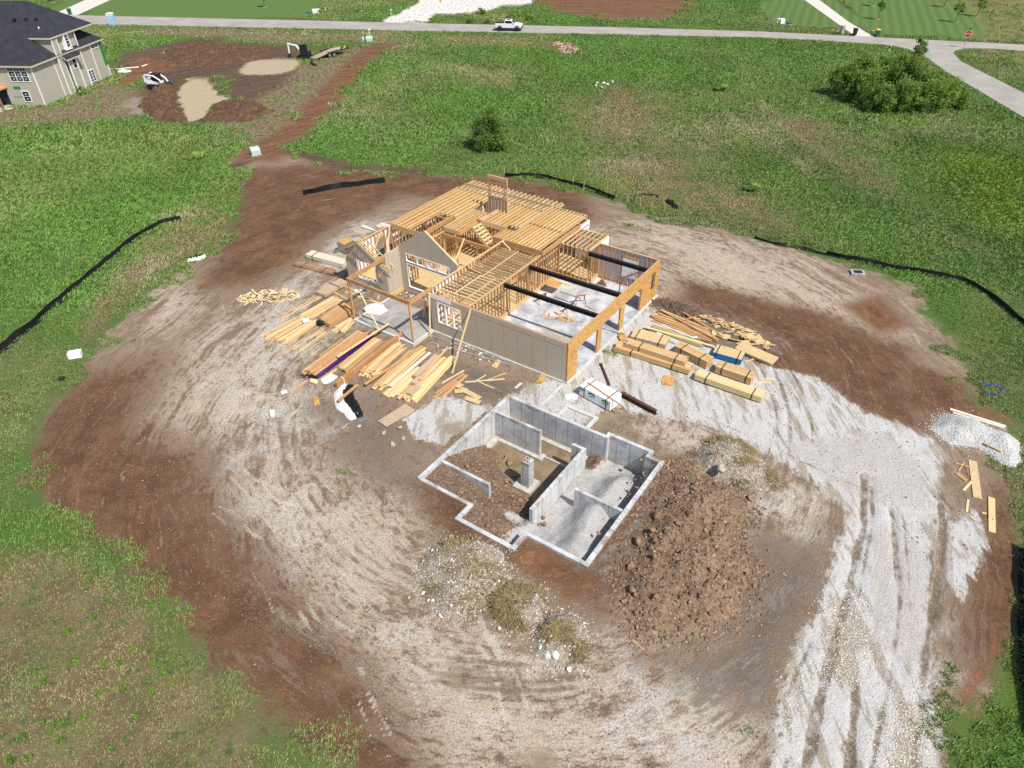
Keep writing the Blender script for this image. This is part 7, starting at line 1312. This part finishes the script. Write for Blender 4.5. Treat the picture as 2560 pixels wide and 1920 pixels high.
# ================================================================ BUSHES AND TREES
def leaf_mat():
    g = G('leaves'); c = g.attr('col', 'Color'); tr = g.n('ShaderNodeBsdfTranslucent'); g.put(tr.inputs[0], g.mix(.4, c, (.20, .32, .03))); mx = g.n('ShaderNodeMixShader'); mx.inputs[0].default_value = .42
    out_ = [n for n in g.t.nodes if n.type == 'OUTPUT_MATERIAL'][0]; g.out(c, .6); g.t.links.new(g.b.outputs[0], mx.inputs[1]); g.t.links.new(tr.outputs[0], mx.inputs[2]); g.t.links.new(mx.outputs[0], out_.inputs[0]); return g.m
M_LEAVES = leaf_mat(); M_BARK = simple('bark', (.14, .10, .07), .9, .3, 8)
def foliage(name, blobs, n, size, cols, par, droop=.3):
    """leaf quads spread through a set of clumps (centre, radius)"""
    B = np.array([(*b[0], b[1]) for b in blobs]); pr = B[:, 3] ** 2; k = rng.choice(len(B), n, p=pr / pr.sum()); d = rng.normal(size=(n, 3)); d /= np.linalg.norm(d, axis=1)[:, None]; rr_ = np.minimum(np.abs(rng.normal(0, .62, n)) + .12, 1.35)
    C = B[k, :3] + d * (B[k, 3] * rr_)[:, None] * np.array([1, 1, .95]); C[:, 2] = np.maximum(C[:, 2], relief(C[:, 0], C[:, 1]) + .05)
    u = rng.normal(size=(n, 3)); u[:, 2] -= droop; u /= np.linalg.norm(u, axis=1)[:, None]; v = np.cross(u, d + rng.normal(size=(n, 3)) * .6); v /= np.linalg.norm(v, axis=1)[:, None] + 1e-9
    s = size * rng.uniform(.6, 1.3, n)[:, None]; V = np.stack([C - u * s, C + v * s * .55, C + u * s, C - v * s * .55], 1).reshape(-1, 3); tone = rng.random(len(B))[k] * .6 + rng.random(n) * .4
    cc = lerp3(tone, cols); o = npmesh(name, V, (np.arange(n)[:, None] * 4 + np.arange(4)).astype(int), M_LEAVES, False, None, np.repeat(cc, 4, 0), origin=WL[par.name]); o.parent = par; o.location = (0, 0, 0); return o
BUSHC = [(0, (.09, .17, .04)), (.45, (.18, .31, .06)), (.8, (.30, .43, .10)), (1, (.48, .46, .14))]
def bush(p, w_, h_, label, n=2600, leaf=.14, group=None, cols=BUSHC, cat='bush', name='bush', k=16, br=(.07, .10)):
    c = gp(p); t = thing(name, c, label, cat, group); blobs = []
    for i in range(k):
        a = random.random() * 6.28; f = random.random(); z = h_ * (.12 + .78 * f); r = w_ / 2 * math.sqrt(max(.05, 1 - (1.5 * f - .55) ** 2)) * math.sqrt(random.random()) * .82; blobs.append((c + np.array([r * math.cos(a), r * math.sin(a), z * random.uniform(.85, 1.1)]), (br[0] + br[1] * random.random() ** 1.6) * (w_ + h_) / 2))
    foliage('crown', blobs, n, leaf, cols, t)
    sh = []
    for i in range(int(w_ * 2.5)):      # leading shoots break the outline
        a = random.random() * 6.28; q = math.sqrt(random.random()) * w_ * .42; zt = h_ * (.98 - .5 * (q / w_ / .42) ** 2)
        for f in range(4): sh.append((c + np.array([q * math.cos(a), q * math.sin(a), zt * (.86 + .1 * f)]), .26 - .045 * f))
    foliage('shoots', sh, int(n * .08), leaf, cols, t)
    for i in range(5): a = random.random() * 6.28; e = c + np.array([math.cos(a) * w_ * .25, math.sin(a) * w_ * .25, h_ * .75]); MB().tube([c + np.array([math.cos(a) * .1, math.sin(a) * .1, -.05]), (c + e) / 2 + [0, 0, .2], e], [.05, .035, .012], 6).build('stem', M_BARK, t)
    return t
bush(S(1060, 322), 5.0, 4.6, 'lone round dark green bush standing in the meadow', 13000, .11, k=40, br=(.13, .10), cols=[(0, (.09, .17, .04)), (.6, (.17, .29, .06)), (1, (.30, .38, .10))])
for x, y, w_, h_, l in ((1812, 205, 5.5, 4.6, 'leftmost dense bush of the roadside thicket'), (1850, 222, 5.5, 4.2, 'front left bush of the roadside thicket'), (1893, 240, 5.0, 3.6, 'low front bush of the roadside thicket above the bright grass'), (1945, 238, 5.5, 3.9, 'front middle bush of the roadside thicket'), (1998, 236, 6., 3.9, 'front right bush of the roadside thicket'), (2045, 232, 5.0, 3.3, 'rightmost low bush of the roadside thicket'), (1862, 185, 6.0, 4.4, 'rear left bush of the roadside thicket'), (1918, 182, 6.5, 4.6, 'rear middle bush of the roadside thicket'), (1962, 190, 6., 4.2, 'bush right of the tall sapling in the thicket'), (2008, 205, 5.0, 3.2, 'rear right low bush of the roadside thicket')):
    bush(S(x, y), w_, h_, l, 11000, .125, 'bushes of the roadside thicket', k=44, br=(.06, .16))
bush(S(1968, 170), 2.6, 5.9, 'tall upright sapling rising above the roadside thicket', 2600, .15, None, k=34, br=(.05, .07), name='sapling', cat='sapling')
def tree(p, h_, cw, label, n=900, cols=BUSHC, tk=.07):
    c = gp(p); t = thing('young_tree', c, label, 'tree'); top = c + np.array([.1, .1, h_ * .8]); MB().tube([c - [0, 0, .1], c + [.03, 0, h_ * .4], top], [tk, tk * .75, tk * .25], 7).build('trunk', M_BARK, t); blobs = []
    for i in range(11):
        a = random.random() * 6.28; f = random.random(); b = c + np.array([cw / 2 * math.cos(a) * .75 * (1 - .5 * f), cw / 2 * math.sin(a) * .75 * (1 - .5 * f), h_ * (.42 + .5 * f)]); blobs.append((b, cw * .2)); MB().tube([c + np.array([.03, 0, h_ * (.3 + .4 * f)]), b], [tk * .4, tk * .12], 5).build('limb', M_BARK, t)
    foliage('crown', blobs, n, .15, cols, t); MB().tube([c + np.array([.45 * math.cos(a), .45 * math.sin(a), .03]) for a in np.linspace(0, 6.28, 10)], .12, 5).build('mulch_ring', M_BROWN_BOARD, t)
for x, y, h_, cw, l in ((985, 165, 4.0, 2.0, 'young tree on the striped lawn nearest the long driveway'), (945, 50, 3.5, 1.8, 'young tree at the top edge above the long driveway'), (1635, 190, 4.2, 2.2, 'young tree at the corner of the striped lawn'), (1540, 60, 4.0, 2.0, 'young tree on the far boundary of the striped lawn'), (1815, 140, 4.4, 2.4, 'young tree on the red soil beyond the striped lawn')): tree(ZR(x, y), h_, cw, l)
tree(ZT(118, 108), 4.0, 2.0, 'young tree on the top left lawn'); tree(ZH(735, 38), 4.0, 2.0, 'young tree on the lawn behind the tan house')
WEEDC = [(0, (.10, .22, .04)), (.6, (.18, .36, .05)), (1, (.32, .48, .08))]
def weed(p, w_, h_, label, group, n=120, leaf=.055, cols=WEEDC):
    c = gp(p); t = thing('weed', c, label, 'weed', group); blobs = [(c + np.array([random.uniform(-.4, .4) * w_, random.uniform(-.4, .4) * w_, h_ * random.uniform(.25, .8)]), .24 * w_) for _ in range(6)]; foliage('leaves', blobs, n, leaf, cols, t)
    MB().tube([c, c + [0, 0, h_ * .8]], [.02, .008], 5).build('stem', M_BARK, t)
for x, y in ((560, 370), (655, 485), (935, 525), (1065, 578), (578, 590), (750, 635), (415, 685), (825, 803), (465, 862), (745, 880), (640, 892), (205, 945), (275, 998), (940, 905), (1045, 1012), (612, 1062), (920, 1000), (845, 1205), (515, 1215), (270, 1250), (385, 1255), (335, 1275), (135, 1345), (385, 1360), (680, 1420), (170, 1470), (65, 1490), (935, 1070), (1085, 495), (1130, 700), (755, 1040), (1010, 935)):
    weed(ZF(x, y), random.uniform(.22, .48), random.uniform(.12, .25), 'bright green broadleaf weed standing in the dry grass at the lower left', 'weeds of the dry field')
def clump(p, w_, h_, label):
    c = gp(p); n = 260; a = rng.uniform(0, 6.28, n); r = w_ / 2 * np.sqrt(rng.random(n)); o = tufts('grass_clump', c[0] + r * np.cos(a) * .5, c[1] + r * np.sin(a) * .5, np.full(n, h_), np.full(n, .05), np.full(n, .12), 3, lerp3(rng.random(n), [(0, (.20, .33, .07)), (1, (.34, .46, .12))]), M_GRASS); o['kind'] = 'thing'; tag(o, label, 'grass clump')
for x, y, w_, h_, l in ((420, 345, 2.4, .7, 'tall light green grass clump in the field left of the track junction'), (1555, 195, 2.2, .7, 'light green grass clump in the meadow beyond the lone bush'), (1622, 410, 1.6, .6, 'pale green grass clump in the dry part of the meadow')): clump(S(x, y), w_, h_, l)
for x, y in ((690, 1150), (1140, 1180), (715, 1160)): weed(ZH(x, y + 130), 1.5, 1.4, 'tall leafy weed growing against the tan house', 'weeds by the tan house', 260, .14)
for x, y in ((430, 215), (320, 95), (1000, 170), (180, 210), (720, 170)): weed(ZU(x + 20, y + 110), 2.2, 1.4, 'leafy roadside weed on the far verge of the road', 'weeds on the far verge', 420, .15, BUSHC)
for i, (x, y) in enumerate(((1290, 180), (1303, 181), (1312, 185), (1288, 186), (1322, 179), (1300, 190))): boulder('pale_rock', gp(S(x, y)), .3 + .1 * random.random(), M_ROCKC, 'pale rock half hidden in the meadow beyond the lone bush', 'rock', 'pale rocks in the meadow')
# ================================================================ GRASS
cover('meadow_grass', *scatter(-150, 130, 88, 205, 7), .26, .055, .42, 7)
cover('meadow_grass', *scatter(-75, 75, 50, 88, 20), .21, .036, .24, 7)
cover('meadow_grass', *scatter(-60, 60, 10, 50, 40), .115, .024, .16, 7)
